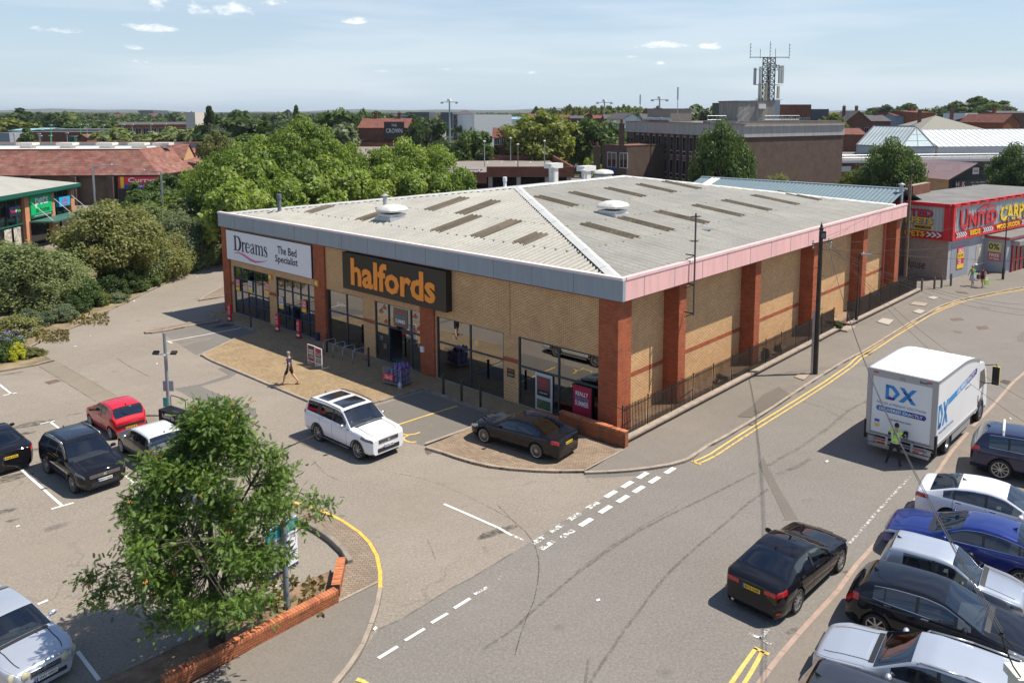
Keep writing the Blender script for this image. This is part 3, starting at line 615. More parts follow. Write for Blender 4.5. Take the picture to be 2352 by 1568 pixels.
def gully(v,pts,label):
 P_=GS(v,pts);c=sum(P_,Vector())/4;r=thing('drain_grate',label,'drain',(c.x,c.y,0));P_=[p-c for p in P_]
 MB().prism([(p.x,p.y)for p in P_],.003,.012).build('frame',IRON,r);mb=MB()
 for i in range(6):
  t=(i+.5)/6;a=P_[0]+(P_[1]-P_[0])*t;b=P_[3]+(P_[2]-P_[3])*t;a=a+(b-a)*.08;b=b+(a-b)*.08
  mb.bar((a.x,a.y,.013),(b.x,b.y,.013),.035,.006)
 mb.build('slots',MBLACK,r)
gully('B4',[(662,722),(690,708),(733,714),(708,734)],'rusty drain grate on the double yellow lines')
gully('B4',[(1612,916),(1640,902),(1700,916),(1670,938)],'drain grate beside the kerb right of the lorry')
rk=[G('C4',-230,1760),G('C4',-80,1560),G('C4',0,1445),G('C4',110,1312),G('C4',240,1165),G('C4',365,1030),G('C4',470,915),G('C4',600,735),G('C4',735,590),G('C4',850,465),G('C4',1060,235),G('C4',1200,50)]+[G('B4',1180,1520),G('B4',1260,1405),G('B4',1410,1230),G('B4',1560,1075),G('B4',1690,925),G('B4',1784,845)]
kk=[Vector(p)for p in rk];kk.append(kk[-1]+(kk[-1]-kk[-4])*1.6)
KPINK=plain('pinkish kerb',(.37,.27,.215),.85,var=.15,vscale=2.5,bump=.2)
kerb('kerb',kk,KPINK,'straight pinkish kerb along the right hand parking forecourt',w=.16,h=.035,step=.92,side=-1)
slab('forecourt',kk+[kk[-1]+Vector((30,-10,0)),Vector((45,8,0)),Vector((10,4,0))],-.02,.03,asphalt('forecourt asphalt',(.19,.165,.14),(.23,.20,.17),.3),'brownish asphalt forecourt under the row of parked cars')
for v,x,y in[('B1',525,675),('B1',1095,795),('B1',1373,191),('B1',565,515),('B1',935,358),('C1',125,482),('C1',1250,1272),('C1',1195,1440),('B1',1135,1183),('B1',630,600),('C2',830,1195),('C3',600,997),('C4',410,30),('E1',610,287),('E1',1055,265),('B4',1600,915),('B4',1690,1178),('D2',1150,1500)]:
 p=G(v,x,y);mb=MB();a=random.uniform(0,3);s=random.uniform(.04,.09)
 mb.obox((0,0,.035),(s*math.cos(a),s*math.sin(a),.01),(-s*.5*math.sin(a),s*.5*math.cos(a),.012),(0,0,.008))
 o=mb.build('litter',plain('litter',(.7,.7,.68),.7));o.location=(p.x,p.y,.0);tag(o,'scrap of white litter lying on the asphalt','litter','scraps of litter')
# ================================================================ THE BIG SHOP (local x = along side wall, y = along front)
shop=thing('retail_building','buff and red brick retail shed with white corrugated hipped roof and two shop signs','shop building',BO,BR)
LEN,DEP=34.65,37.3
RT,UPV=Vector((0,-1,0)),Vector((0,0,1))
RS=Vector((1,0,0))
w=MB()
def fw(y0,y1,z0,z1,x=.12):w.box(x,x+.3,y0,y1,z0,z1)
fw(.85,33.7,3.48,6.5)
for y0,y1 in((5.99,6.97),(11.9,12.0),(17.24,18.3),(27.8,28.7),(33.38,33.7)):fw(y0,y1,0,3.48)
for y0,y1 in((1.05,5.99),(6.97,11.9),(18.3,21.98),(28.7,33.38)):fw(y0,y1,0,.1)
w.box(.87,37,.86,1.1,0,6.6)
w.box(.45,37,34.3,34.6,0,6.9);w.box(37,37.2,.9,34.6,0,6.9)
w.build('wall',BR_BUFF,shop)
MB().box(0,.52,0,1.05,0,6.5).box(.52,1.0,0,.86,0,6.5).build('corner_pier',BR_RED,shop)
for y0,y1 in((12.0,13.12),(22.0,23.17),(33.7,34.65)):MB().box(0,.52,y0,y1,0,6.5).build('pier',BR_RED,shop)
for x0,x1 in((4.95,5.6),(12.85,13.5),(20.75,21.45),(29.3,30.1),(36.3,37.25)):
 MB().box(x0,x1,0.0,.87,0,6.5).build('pier',BR_RED,shop)
for y0,y1 in((5.99,6.97),(17.24,18.3),(27.8,28.7),(33.38,33.7)):MB().box(.112,.13,y0+.002,y1-.002,2.08,2.3).build('brick_band',BR_RED,shop)
for x0,x1 in((1.0,4.95),(5.6,12.85),(13.5,20.75),(21.45,29.3),(30.1,36.3)):MB().box(x0+.002,x1-.002,.852,.87,2.05,2.27).build('brick_band',BR_RED,shop)
MB().box(.108,.12,6.5,6.53,3.48,6.3).build('movement_joint',plain('joint',(.16,.1,.06),.9),shop)
MB().box(.5,36.9,1.1,34.3,.02,.1).build('floor',plain('shop floor',(.28,.29,.29),.5,var=.1),shop)
MB().box(.5,36.9,1.1,34.3,3.9,4.0).build('ceiling',plain('ceiling tiles',(.34,.34,.33),.8),shop)
MB().box(8.0,8.1,1.1,34.3,.1,3.9).add([],[]).box(.45,8.0,22.35,22.5,.1,3.9).build('inner_wall',plain('inner wall',(.30,.33,.33),.8),shop)
f=MB();f.box(-.2,.0,-.36,LEN,6.22,7.12);f.build('front_fascia',FASCIA,shop)
MB().box(-.0,37.4,-.36,-.16,6.22,7.12).build('side_fascia',FASCIA_P,shop)
MB().box(-.17,.5,-.33,LEN-.02,6.17,6.22).box(.5,37.4,-.33,.9,6.17,6.22).build('soffit',plain('soffit',(.20,.10,.08),.7),shop)
c=MB();c.box(-.23,.03,-.36,LEN+.02,7.12,7.24);c.build('front_coping',plain('pale pink coping',(.72,.62,.60),.5,var=.06),shop)
MB().box(.03,37.43,-.39,-.13,7.12,7.24).build('side_coping',plain('pink coping',(.74,.50,.48),.5,var=.1,vscale=1.2),shop)
PJ=plain('panel joint',(.19,.21,.23),.7)
for i in range(1,14):MB().box(-.206,-.2,i*2.5-.2,i*2.5-.17,6.23,7.12).build('panel_joint',PJ,shop)
for i in range(0,15):MB().box(i*2.5+1.4,i*2.5+1.43,-.366,-.36,6.23,7.12).build('panel_joint',PJ,shop)
g=MB();g.box(0,.35,-.13,LEN,6.9,6.93);g.box(.35,37.3,-.13,.25,6.9,6.93);g.box(.03,.06,-.12,LEN,6.93,7.12);g.box(.06,37.3,-.13,-.10,6.93,7.12)
g.build('gutter',plain('gutter',(.10,.10,.10),.7),shop)
EA,AP0,AP1,RY,ZE,ZR=.25,12.3,24.8,17.3,7.02,9.13
def corr(kind,y0,y1,lo,hi,zf,dz=0.,pitch=.36,amp=.055):
 """strip columns running up the slope; kind 'x' columns run along x, 'y' along y"""
 mb=MB();n=int(round((y1-y0)/pitch*2));vs=[];K=3
 for i in range(n+1):
  t=y0+(y1-y0)*i/n;a,b2=lo(t),hi(t);off=amp if i%2 else-amp
  for k in range(K+1):
   s=a+(b2-a)*k/K;z=zf(s)+off+dz
   vs.append((s,t,z)if kind=='x' else(t,s,z))
 fs=[(i*(K+1)+k,(i+1)*(K+1)+k,(i+1)*(K+1)+k+1,i*(K+1)+k+1)for i in range(n)for k in range(K)]
 if kind=='x':fs=[f[::-1]for f in fs]
 return mb.add(vs,fs)
def roofmat(ax=None):
 m,N,L,b=new_mat('weathered corrugated sheet');setb(b,Roughness=.62,Specular_IOR_Level=.3)
 tc=N.new('ShaderNodeTexCoord')
 def nz(s,sc=None,d=7,r=.65):
  n=N.new('ShaderNodeTexNoise');n.inputs['Scale'].default_value=s;n.inputs['Detail'].default_value=d;n.inputs['Roughness'].default_value=r
  if sc:mp=N.new('ShaderNodeMapping');mp.inputs['Scale'].default_value=sc;L.new(tc.outputs['Object'],mp.inputs[0]);L.new(mp.outputs[0],n.inputs['Vector'])
  else:L.new(tc.outputs['Object'],n.inputs['Vector'])
  return n.outputs['Fac']
 def mr(f,a,b2,c,d):
  n=N.new('ShaderNodeMapRange');L.new(f,n.inputs[0]);n.inputs[1].default_value=a;n.inputs[2].default_value=b2;n.inputs[3].default_value=c;n.inputs[4].default_value=d;return n.outputs[0]
 def mix(f,a,c):
  n=N.new('ShaderNodeMix');n.data_type='RGBA';L.new(f,n.inputs[0])
  for s,v in((6,a),(7,c)):
   if isinstance(v,tuple):n.inputs[s].default_value=c4(v)
   else:L.new(v,n.inputs[s])
  return n.outputs[2]
 col=mix(mr(nz(.25),.35,.65,0,1),(.42,.41,.36),(.33,.325,.30))
 col=mix(mr(nz(1.0,(9,.5,1)),.46,.68,0,.7),col,(.27,.25,.20))
 col=mix(mr(nz(1.0,(.5,9,1)),.46,.68,0,.5),col,(.27,.25,.20))
 col=mix(mr(nz(9.),.62,.75,0,.35),col,(.16,.15,.12))
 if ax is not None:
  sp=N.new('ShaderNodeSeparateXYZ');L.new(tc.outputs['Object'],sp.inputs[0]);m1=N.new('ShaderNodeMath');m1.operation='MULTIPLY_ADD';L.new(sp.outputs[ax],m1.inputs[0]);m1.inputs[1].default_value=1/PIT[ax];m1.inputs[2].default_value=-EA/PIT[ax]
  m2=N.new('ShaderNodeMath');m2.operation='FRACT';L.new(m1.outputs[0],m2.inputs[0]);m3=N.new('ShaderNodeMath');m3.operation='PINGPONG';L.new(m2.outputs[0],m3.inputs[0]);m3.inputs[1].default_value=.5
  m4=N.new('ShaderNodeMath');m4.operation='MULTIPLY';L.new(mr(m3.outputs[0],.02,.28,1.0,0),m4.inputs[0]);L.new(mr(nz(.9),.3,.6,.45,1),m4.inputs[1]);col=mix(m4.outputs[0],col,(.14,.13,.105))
 L.new(col,b.inputs['Base Color']);return m
W2=34.4
PIT={1:(W2-EA)/(round((W2-EA)/.36*2))*2,0:(37.1-EA)/(round((37.1-EA)/.5*2))*2}
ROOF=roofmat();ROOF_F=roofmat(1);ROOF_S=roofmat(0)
zfx=lambda s:ZE+(s-EA)*(ZR-ZE)/(AP0-EA)
zfy=lambda s:ZE+(s-EA)*(ZR-ZE)/(RY-EA)
W2=34.4
front=corr('x',EA,W2,lambda t:.12,lambda t:EA+(AP0-EA)*(min(t-EA,W2-t)/(RY-EA)),zfx)
side=corr('y',EA,37.1,lambda t:.06,lambda t:EA+(RY-EA)*min(1,(t-EA)/(AP0-EA),(37.1-t)/(37.1-AP1)),zfy,0,.5,.07)
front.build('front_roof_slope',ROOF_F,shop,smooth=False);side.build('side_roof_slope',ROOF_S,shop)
far=MB();far.add([(EA,W2,ZE),(37.1,W2,ZE),(AP1,RY,ZR),(AP0,RY,ZR)],[(0,1,2,3)]);far.add([(37.1,EA,ZE),(37.1,W2,ZE),(AP1,RY,ZR)],[(0,1,2)])
far.build('rear_roof_slope',streaky('grey roof sheet',(.30,.31,.31),.6,.2),shop)
def capstrip(a,b,wd,name,mat):
 a,b=Vector(a),Vector(b);d=(b-a);mb=MB();n=max(2,int(d.length/1.4));u=d.normalized();s=u.cross(Z).normalized()
 for i in range(n):
  p0=a+d*(i/n);p1=a+d*((i+1)/n);z=.012*(i%2)
  mb.add([p0-s*wd+Z*(-.03+z),p0+Z*(.075+z),p0+s*wd+Z*(-.03+z),p1-s*wd+Z*(-.03+z),p1+Z*(.075+z),p1+s*wd+Z*(-.03+z)],[(0,3,4,1),(1,4,5,2)])
 return fixn(mb.build(name,mat,shop))
CAPM=plain('ridge capping',(.56,.56,.53),.5,var=.08,vscale=2)
capstrip((.3,.35,ZE+.09),(AP0,RY,ZR+.03),.30,'hip_capping',CAPM);capstrip((.3,W2-.1,ZE+.06),(AP0,RY,ZR+.03),.25,'hip_capping',CAPM)
capstrip((AP0,RY,ZR+.03),(AP1,RY,ZR+.03),.3,'ridge_capping',CAPM);capstrip((AP1,RY,ZR+.03),(37.0,.4,ZE+.06),.22,'hip_capping',CAPM)
SKY_M=brickmat('weathered rooflight',(.135,.112,.082),(.10,.083,.06),(.05,.045,.035),flat=True,bw=9,rh=.3,var=.35)
sk=[]
def sky_(kind,c,a,b2):
 ax=0 if kind=='y' else 1;P_=PIT[ax];k=2 if ax==0 else 3;n0=round((c-P_*k/2-EA)/P_);y0=EA+n0*P_
 corr(kind,y0,y0+k*P_,lambda t:a,lambda t:b2,zfy if ax==0 else zfx,.03,P_,.07 if ax==0 else.055).build('rooflight',SKY_M,shop)
for x in(11.5,14.6,18.7,22.7,26.1):sky_('y',x,11.35,14.6)
for x in(8.0,11.15,15.5,19.75,23.8,28.2,32.4):sky_('y',x,4.4,8.0)
for y,a,b2 in((27.9,2.7,4.5),(22.0,2.7,4.6),(14.7,2.7,6.0),(11.75,2.7,6.0),(8.5,2.7,4.5),(19.3,5.9,9.1),(16.4,5.9,9.1)):sky_('x',y,a,b2)
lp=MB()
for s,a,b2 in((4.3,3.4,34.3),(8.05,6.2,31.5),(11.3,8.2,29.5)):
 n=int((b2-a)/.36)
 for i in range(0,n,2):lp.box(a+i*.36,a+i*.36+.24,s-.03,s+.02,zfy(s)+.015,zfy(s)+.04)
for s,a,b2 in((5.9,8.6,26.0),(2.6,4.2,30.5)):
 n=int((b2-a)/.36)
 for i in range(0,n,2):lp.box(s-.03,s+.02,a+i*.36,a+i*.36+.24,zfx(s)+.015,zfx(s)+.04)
lp.build('lap_shadow_dash',plain('lap shadow',(.22,.21,.18),.8),shop)  # dark dashes painted as the shadow along the sheet laps
def roofvent(x,y,z,label,s=1.):
 r=thing('roof_vent',label,'roof vent',BL(x,y,z),BR,sc=s)
 MB().box(-.75,.75,-.75,.75,-.2,.06).build('upstand',plain('vent grey',(.45,.46,.45),.5,var=.1),r)
 MB().box(-.62,.62,-.62,.62,.06,.24).build('kerb_frame',plain('vent pale',(.62,.62,.60),.5,var=.1),r)
 MB().lathe([(.42,.24),(.42,.42)],n=20).build('neck',BLACK,r)
 mb=MB();nn=24;prof=[(.60,.36),(.80,.38),(.82,.50),(.70,.66),(.42,.76),(.18,.80),(0.001,.81)]
 vs=[]
 for rr,h in prof:
  for i in range(nn):
   t=2*math.pi*i/nn;c_,s_=math.cos(t),math.sin(t);k=1/max(abs(c_),abs(s_));k=.45*k+.55*1.12
   vs.append((rr*k*c_,rr*k*s_,h))
 mb.add(vs,[(k*nn+i,k*nn+(i+1)%nn,(k+1)*nn+(i+1)%nn,(k+1)*nn+i)for k in range(len(prof)-1)for i in range(nn)])
 mb.build('cowl',plain('vent cowl',(.64,.62,.57),.45,var=.12),r,smooth=True);return r
roofvent(11.6,8.8,8.12,'white domed roof vent in the middle of the side slope')
roofvent(3.8,20.1,7.7,'white domed roof vent on the front slope above the orange sign')
roofvent(24.5,19.2,8.95,'white domed roof vent beyond the ridge',.85)
def flue(x,y,z,h,r,m,label,kind='cone'):
 t=thing('roof_flue',label,'flue',BL(x,y,z),BR)
 if kind=='box':
  MB().box(-.28,.28,-.28,.28,0,h-.4).build('duct',m,t);MB().box(-.75,.75,-.4,.4,h-.4,h).build('hood',m,t)
 else:
  MB().lathe([(r*1.8,0),(r*1.1,.12),(r,.15),(r,h-.18)],n=12).build('pipe',m,t,smooth=True)
  MB().lathe([(r*1.05,h-.2),(r*1.9,h-.14),(.01,h)]if kind=='cone' else[(r*1.3,h-.3),(r*1.3,h),(r*.9,h+.03),(.01,h+.03)],n=12).build('cap',m,t,smooth=True)
FLG=plain('flue steel',(.50,.49,.46),.4,metal=.4,var=.15)
flue(2.2,30.5,7.3,1.25,.13,plain('grey plastic pipe',(.12,.13,.16),.5),'dark grey soil vent pipe at the left of the roof','pot')
flue(5.6,23.1,7.9,.95,.14,FLG,'steel flue with a cap on the front slope')
flue(14.2,20.3,8.8,.75,.12,plain('white plastic pipe',(.65,.67,.70),.4),'short white vent pipe beyond the hip','pot')
flue(17.6,18.6,8.95,1.35,.14,FLG,'slim steel flue with conical cap beyond the ridge, left one')
flue(23.4,23.5,8.4,1.6,.14,OFFWHITE,'square white duct with flat hood beyond the ridge, left one','box')
flue(20.8,18.3,8.98,.95,.14,FLG,'slim steel flue with conical cap beyond the ridge, right one')
flue(23.2,19.9,8.8,1.15,.14,OFFWHITE,'square white duct with flat hood beside the far roof vent','box')
def glazed(name,y0,y1,z0,z1,vb,hb,fr,label=None,t=.07,thin=.05,x=.16,skip=None):
 """frame in the plane x; vb, hb positions of bars"""
 f=MB();f.box(x,x+.12,y0,y0+t,z0,z1);f.box(x,x+.12,y1-t,y1,z0,z1);f.box(x,x+.12,y0+t,y1-t,z0,z0+t);f.box(x,x+.12,y0+t,y1-t,z1-t,z1)
 for v in vb:f.box(x+.004,x+.116,v-thin/2,v+thin/2,z0+t,z1-t)
 for h in hb:f.box(x+.008,x+.11,y0+t,y1-t,h-thin/2,h+thin/2)
 fo=f.build(name,fr,shop,label=label)
 ys=[y0+t/2]+list(vb)+[y1-t/2];zs=[z0+t/2]+list(hb)+[z1-t/2];ys.sort();zs.sort()
 for i in range(len(ys)-1):
  for k in range(len(zs)-1):
   if skip and skip(i,k):continue
   MB().box(x+.05,x+.062,ys[i]+.02,ys[i+1]-.02,zs[k]+.02,zs[k+1]-.02).build('pane',GLASS_B,fo)
 return fo
glazed('shop_window',1.05,5.99,.1,3.46,[3.47],[2.0],GREYFR,'large four pane window nearest the corner',thin=.08)
glazed('shop_window',6.97,11.9,.1,3.5,[9.38],[2.08],GREYFR,'large four pane window with bicycle display',thin=.08)
glazed('shop_window',18.3,21.98,.1,3.5,[20.02],[2.14],GREYFR,'four pane window left of the entrance',thin=.08)
glazed('shop_window',28.7,33.38,.1,3.49,[29.65,30.6,31.55,32.45],[.95,1.75,2.65],NAVY,'blue gridded window at the far left of the shop',thin=.07)
fo=glazed('shop_entrance',23.17,27.8,.1,3.48,[24.1,25.0,25.95,26.9],[.95,1.75,2.65],NAVY,'blue gridded glazed doors of the bed shop',thin=.07,skip=lambda i,k:i in(1,2)and k<2 and i==2)
fo=glazed('shop_entrance',13.12,17.24,.1,3.5,[14.08,16.03],[2.15],GREYFR,'automatic glass entrance with the door open',thin=.1,skip=lambda i,k:i==1 and k==0)
MB().box(.2,.26,13.95,14.9,.12,2.1).build('sliding_door',GREYFR,fo);MB().box(.17,.19,14.02,14.85,.2,2.0).build('pane',GLASS_B,fo)
MB().box(-.02,.14,15.0,15.5,2.18,2.27).build('door_sensor',BLACK,fo)
ORB=plain('orange box',(.55,.18,.04),.6);GRB=plain('display grey',(.16,.18,.20),.6)
def disp(name,label,cat,parts,group=None):
 r=thing(name,label,cat,BO,BR,group)
 for nm,bx,m in parts:
  mb=MB()
  for q in bx:mb.box(*q)
  mb.build(nm,m,r)
 return r
disp('display_shelf','orange and grey boxed goods stacked inside the shop window','display',[('plinth',[(.9,2.2,9.3,11.2,.1,.4)],plain('pale wood',(.42,.34,.24),.6)),('boxes',[(1,1.6,10.3,11.0,.4,1.5),(1,1.6,9.5,10.1,.4,1.3),(1.6,2.1,10.0,10.9,.4,1.8)],ORB),('cartons',[(.95,.99,10.45,10.85,.6,1.2),(.95,.99,9.6,10.0,.5,1.0),(1,1.5,9.5,10.1,1.3,1.7)],OFFWHITE)])
disp('display_shelf','dark shelving deep inside the shop behind the middle window','display',[('shelf',[(4,4.6,2,11,.1,2.0)],GRB),('goods',[(3.9,4.0,2.2+i*.9,2.8+i*.9,.6+.5*(i%3),1.0+.5*(i%3))for i in range(9)],ORB)])
disp('column_panel','white board standing just inside the corner window','panel',[('board',[(.5,.8,5.3,5.75,.1,3.4)],OFFWHITE)])
disp('display_stand','yellow display stand inside the window left of the entrance','display',[('stand',[(1.0,1.6,20.3,21.2,.1,1.1)],plain('acid yellow',(.60,.55,.03),.6)),('box',[(1.05,1.5,20.5,21.0,1.1,1.5)],OFFWHITE)])
for i,(x,y)in enumerate(((2.6,24.2),(3.2,30.0),(2.2,32.0),(3.4,27.0))):
 disp('bed',['white bed on display behind the shop door','bed with grey cover behind the gridded window, nearer','bed with grey cover behind the gridded window, farther left','bed deep inside the bed shop'][i],'bed',[('base',[(x,x+2,y,y+1.5,.1,.45)],GRB),('mattress',[(x,x+2,y+.02,y+1.48,.45,.7)],OFFWHITE),('headboard',[(x+2,x+2.1,y,y+1.5,.1,1.3)],plain('headboard',(.2,.14,.10),.7))],'beds on display')
disp('display_wall','pale partition behind the corner window posters','panel',[('board',[(.95,1.0,1.2,3.3,.1,1.35)],plain('pale board',(.42,.47,.47),.7))])
def poster(label,y,z,wd,h,bg,items,x=.14,name='poster',frame=None,outside=True):
 r=thing(name,label,'poster',BL(x,y,z),BR);mb=MB()
 if frame:plate(MB(),(0,0,0),RT,UPV,wd+.1,h+.1,.015).build('frame',frame,r)
 plate(mb,(-.016 if frame else 0,0,0),RT,UPV,wd,h,.01).build('board',bg,r)
 x0=-.028 if frame else-.012
 for it in items:
  if it[0]=='b':plate(MB(),(x0,-it[1],it[2]),RT,UPV,it[3],it[4],.003).build('colour_block',it[5],r)
  else:text(it[0],it[5],r,(x0-.004,-it[1],it[2]),RT,UPV,it[3],it[4],bold=it[6]if len(it)>6 else.02)
 return r
CRIM=plain('crimson',(.40,.012,.05),.5);CYAN=plain('cyan',(.02,.35,.50),.5);TXW=plain('white lettering',(.80,.80,.80),.5);TXK=plain('black lettering',(.015,.015,.015),.5);TXR=plain('red lettering',(.60,.03,.04),.5);TXN=plain('navy lettering',(.015,.02,.09),.5)
poster('crimson summer poster in the corner window',2.05,1.0,1.05,1.75,CRIM,[('REALLY',0,.52,.72,.2,TXW,.03),('READY FOR',0,.28,.78,.17,CYAN,.02),('SUMMER',0,.06,.78,.24,TXW,.03),('b',0,-.7,.35,.1,SIGN_K)],frame=SIGN_K)
poster('poster with a landscape picture in the corner window',4.35,1.05,.95,1.7,plain('poster grey',(.50,.50,.52),.6),[('b',0,.28,.85,.95,plain('poster dusk',(.16,.07,.07),.6)),('FREE',-.1,.55,.5,.17,TXR,.02),('CHECK',-.1,.33,.5,.12,TXR,.02),('b',0,-.05,.7,.3,plain('poster black',(.02,.02,.025),.6)),('BOOK NOW',0,-.03,.5,.07,TXW),('b',0,-.6,.85,.45,plain('poster green',(.08,.13,.05),.6,var=.5,vscale=5))],frame=OFFWHITE)
poster('small orange and black notice plate on the brick pillar',6.47,1.55,.5,.42,SIGN_K,[('halfords',.0,.12,.36,.07,ORANGE),('b',0,-.08,.38,.12,plain('small print',(.2,.2,.2),.6))],x=.105)
poster('hanging summer lettering over the shop entrance',15.0,2.82,1.25,1.05,plain('smoked film',(.13,.10,.09),.3),[('Really',-.05,.30,.8,.24,plain('coral lettering',(.55,.08,.06),.5),.02),('READY FOR',0,.04,.85,.17,plain('aqua lettering',(.05,.35,.35),.5),.02),('SUMMER',0,-.2,.85,.22,TXW,.03)],x=.20)
CORAL=plain('coral sticker',(.62,.16,.13),.5)
for y,z in((16.75,2.95),(16.3,2.4),(16.45,3.2),(13.75,3.15),(13.45,2.5),(13.85,2.35)):
 r=thing('window_sticker','small coral picture sticker on the glass over the entrance','sticker',BL(.195,y,z),BR,'coral stickers over the entrance')
 mb=MB();mb.lathe([(.10,-.004),(.10,0),(.07,0),(.07,-.004)],(0,.09,-.05),'x',12);mb.lathe([(.10,-.004),(.10,0),(.07,0),(.07,-.004)],(0,-.09,-.05),'x',12)
 mb.bar((-.004,.09,-.05),(-.004,.0,.12),.02);mb.bar((-.004,-.09,-.05),(-.004,.0,.12),.02);mb.bar((-.004,-.1,.12),(-.004,.05,.12),.02);mb.build('figure',CORAL,r)
for y,z,lab in((32.9,2.15,'a'),(27.3,1.75,'b'),(24.6,1.95,'c'),(31.2,2.25,'d'),(29.0,2.45,'e')):
 red=lab in 'ac'
 poster({'a':'red sale poster at the far left of the gridded window','b':'white extra beds poster beside the blue door','c':'red half price sale poster right of the blue door','d':'white extra poster in the middle of the gridded window','e':'red sale poster at the right of the gridded window'}[lab],y,z,.55,.8,CORAL if lab in 'ace' else OFFWHITE,[('SALE' if lab in 'ace' else 'EXTRA',0,.05,.4,.13,TXW if lab in 'ace' else TXR,.02),('1/2 PRICE' if lab in 'ace' else 'LOOK',0,.25,.4,.1,TXW if lab in 'ace' else TXR,.02),('b',0,-.27,.5,.22,YELLOW)],x=.15)
for y,z in((9.0,2.55),(10.6,2.5),(21.0,2.65),(20.6,2.65),(13.5,1.55),(16.8,1.35),(25.3,2.35),(16.5,.9)):
 poster('small white paper notice stuck inside the glass',y,z,.22,.28,OFFWHITE,[],x=.225)['group']='small paper notices'
s=thing('shop_sign','black box sign with big orange lower case lettering','sign',BL(-.3,15.15,5.02),BR)
MB().box(0,.4,-4.5,4.5,-1.08,1.08).build('sign_box',SIGN_K,s)
text('halfords',ORANGE,s,(-.005,-.02,.03),RT,UPV,7.35,1.62,bold=.06,depth=.03)
s=thing('shop_sign','white sign with navy serif lettering and a pink swoosh','sign',BL(-.06,28.57,4.98),BR)
MB().box(.02,.16,-5.31,5.31,-1.06,1.06).build('sign_rim',NAVY,s);MB().box(0,.02,-5.27,5.27,-1.03,1.03).build('sign_panel',SIGN_W,s)
def serif_dreams():
 L=[]
 thick=lambda a:.07+.13*abs(math.cos(a))
 L+=[[(.12,0,.19),(.12,1.0,.19)],[(-.08,.02,.045),(.36,.02,.045)],[(-.08,.98,.045),(.36,.98,.045)]]
 L+=[[(.2,.98,.05)]+arc(.36,.5,.40,.475,88,-88,.06,wf=lambda a:.05+.19*max(0,math.cos(a))**1.2,n=18)+[(.2,.02,.05)]]
 x=.98
 L+=[[(x+.07,0,.15),(x+.07,.66,.15)],[(x-.08,.02,.04),(x+.22,.02,.04)],[(x-.08,.64,.05),(x+.06,.66,.04)],[(x+.1,.45,.04),(x+.2,.60,.08),(x+.33,.63,.10),(x+.37,.57,.13)]]
 def e(x):return[[(x+.08,.36,.045),(x+.46,.36,.045)],arc(x+.27,.34,.23,.32,0,285,.1,wf=lambda a:.05+.12*max(0,-math.cos(a)),n=20)+[(x+.48,.13,.04)]]
 L+=e(1.40)
 x=1.98
 L+=[[(x+.38,.5,.14),(x+.38,.08,.14),(x+.44,.02,.06),(x+.52,.05,.03)],[(x+.05,.5,.10),(x+.1,.60,.06),(x+.22,.66,.05),(x+.33,.63,.1),(x+.38,.5,.14)],[(x+.36,.39,.04),(x+.18,.32,.07),(x+.06,.2,.12),(x+.1,.06,.1),(x+.2,.02,.06),(x+.34,.12,.04)]]
 x=2.62
 L+=[[(x+.07,0,.14),(x+.07,.66,.14)],[(x-.06,.02,.04),(x+.2,.02,.04)],[(x-.06,.64,.05),(x+.05,.66,.04)]]
 for q in(x,x+.36):L+=[[(q+.1,.5,.04),(q+.22,.62,.06),(q+.34,.64,.08),(q+.42,.54,.12),(q+.43,.4,.14),(q+.43,0,.14)],[(q+.30,.02,.04),(q+.56,.02,.04)]]
 x=3.60
 L+=[[(x+.36,.48,.03),(x+.30,.61,.05),(x+.18,.66,.05),(x+.07,.60,.09),(x+.06,.48,.13),(x+.2,.35,.15),(x+.34,.22,.14),(x+.34,.08,.09),(x+.2,.0,.05),(x+.08,.04,.05),(x+.02,.18,.03)]]
 return[[(a,b2,w_)for a,b2,w_ in ln]for ln in L]
def scaled(lines,sx,sy,ox,oy):return[[(x*sx+ox,y*sy+oy,wd*(sx+sy)/2)for x,y,wd in ln]for ln in lines]
strokes(scaled(serif_dreams(),1.08,1.02,-4.15,-.30),SIGN_NV,s,(-.004,0,0),RT,UPV,.012)
strokes([[(-4.2,-.50,.03),(-3.6,-.42,.10),(-2.9,-.52,.15),(-2.1,-.73,.17),(-1.4,-.80,.14),(-.7,-.72,.09),(.05,-.55,.02)]],plain('pink swoosh',(.68,.14,.32),.5),s,(-.004,0,0),RT,UPV,.012)
text('The Bed',SIGN_NV,s,(-.004,-2.55,.36),RT,UPV,2.25,.52,bold=.02,depth=.012);text('Specialist',SIGN_NV,s,(-.004,-2.45,-.30),RT,UPV,2.65,.62,bold=.02,depth=.012)
for y,lab in((22.75,'yellow alarm box on the pier between the two shop signs'),(28.35,'yellow alarm box above the blue gridded window')):
 r=thing('alarm_box',lab,'alarm',BL(-.12 if y<25 else 0.0,y,3.75 if y<25 else 3.35),BR)
 MB().prism([(.0,-.17),(.12,-.17),(.12,.17),(.0,.17)],-.18,.18).build('case',plain('alarm yellow',(.70,.38,.03),.5),r);MB().box(-.012,0,-.09,.09,-.08,.1).build('label_plate',OFFWHITE,r)
r=thing('wall_box','small white box low on the pier right of the entrance','junction box',BL(-.1,12.9,1.5),BR);MB().box(0,.1,-.12,.12,-.15,.15).build('case',WHITE,r);MB().box(-.01,0,-.06,.06,-.05,.08).build('cover',OFFWHITE,r)
r=thing('utility_cabinet','small navy cabinet at the foot of the middle pier','cabinet',BL(-.15,22.85,.1),BR);MB().box(0,.15,-.15,.15,0,.5).build('case',NAVY,r);MB().box(-.01,0,-.12,.12,.05,.45).build('door',NAVY,r)
r=thing('downpipe','red painted downpipe beside the farthest pier','downpipe',BL(36.0,.72,0),BR);DPR=plain('red pipe',(.62,.10,.10),.5);MB().tube((0,0,.3),(0,0,6.2),.07,n=10).build('pipe',DPR,r,smooth=True)
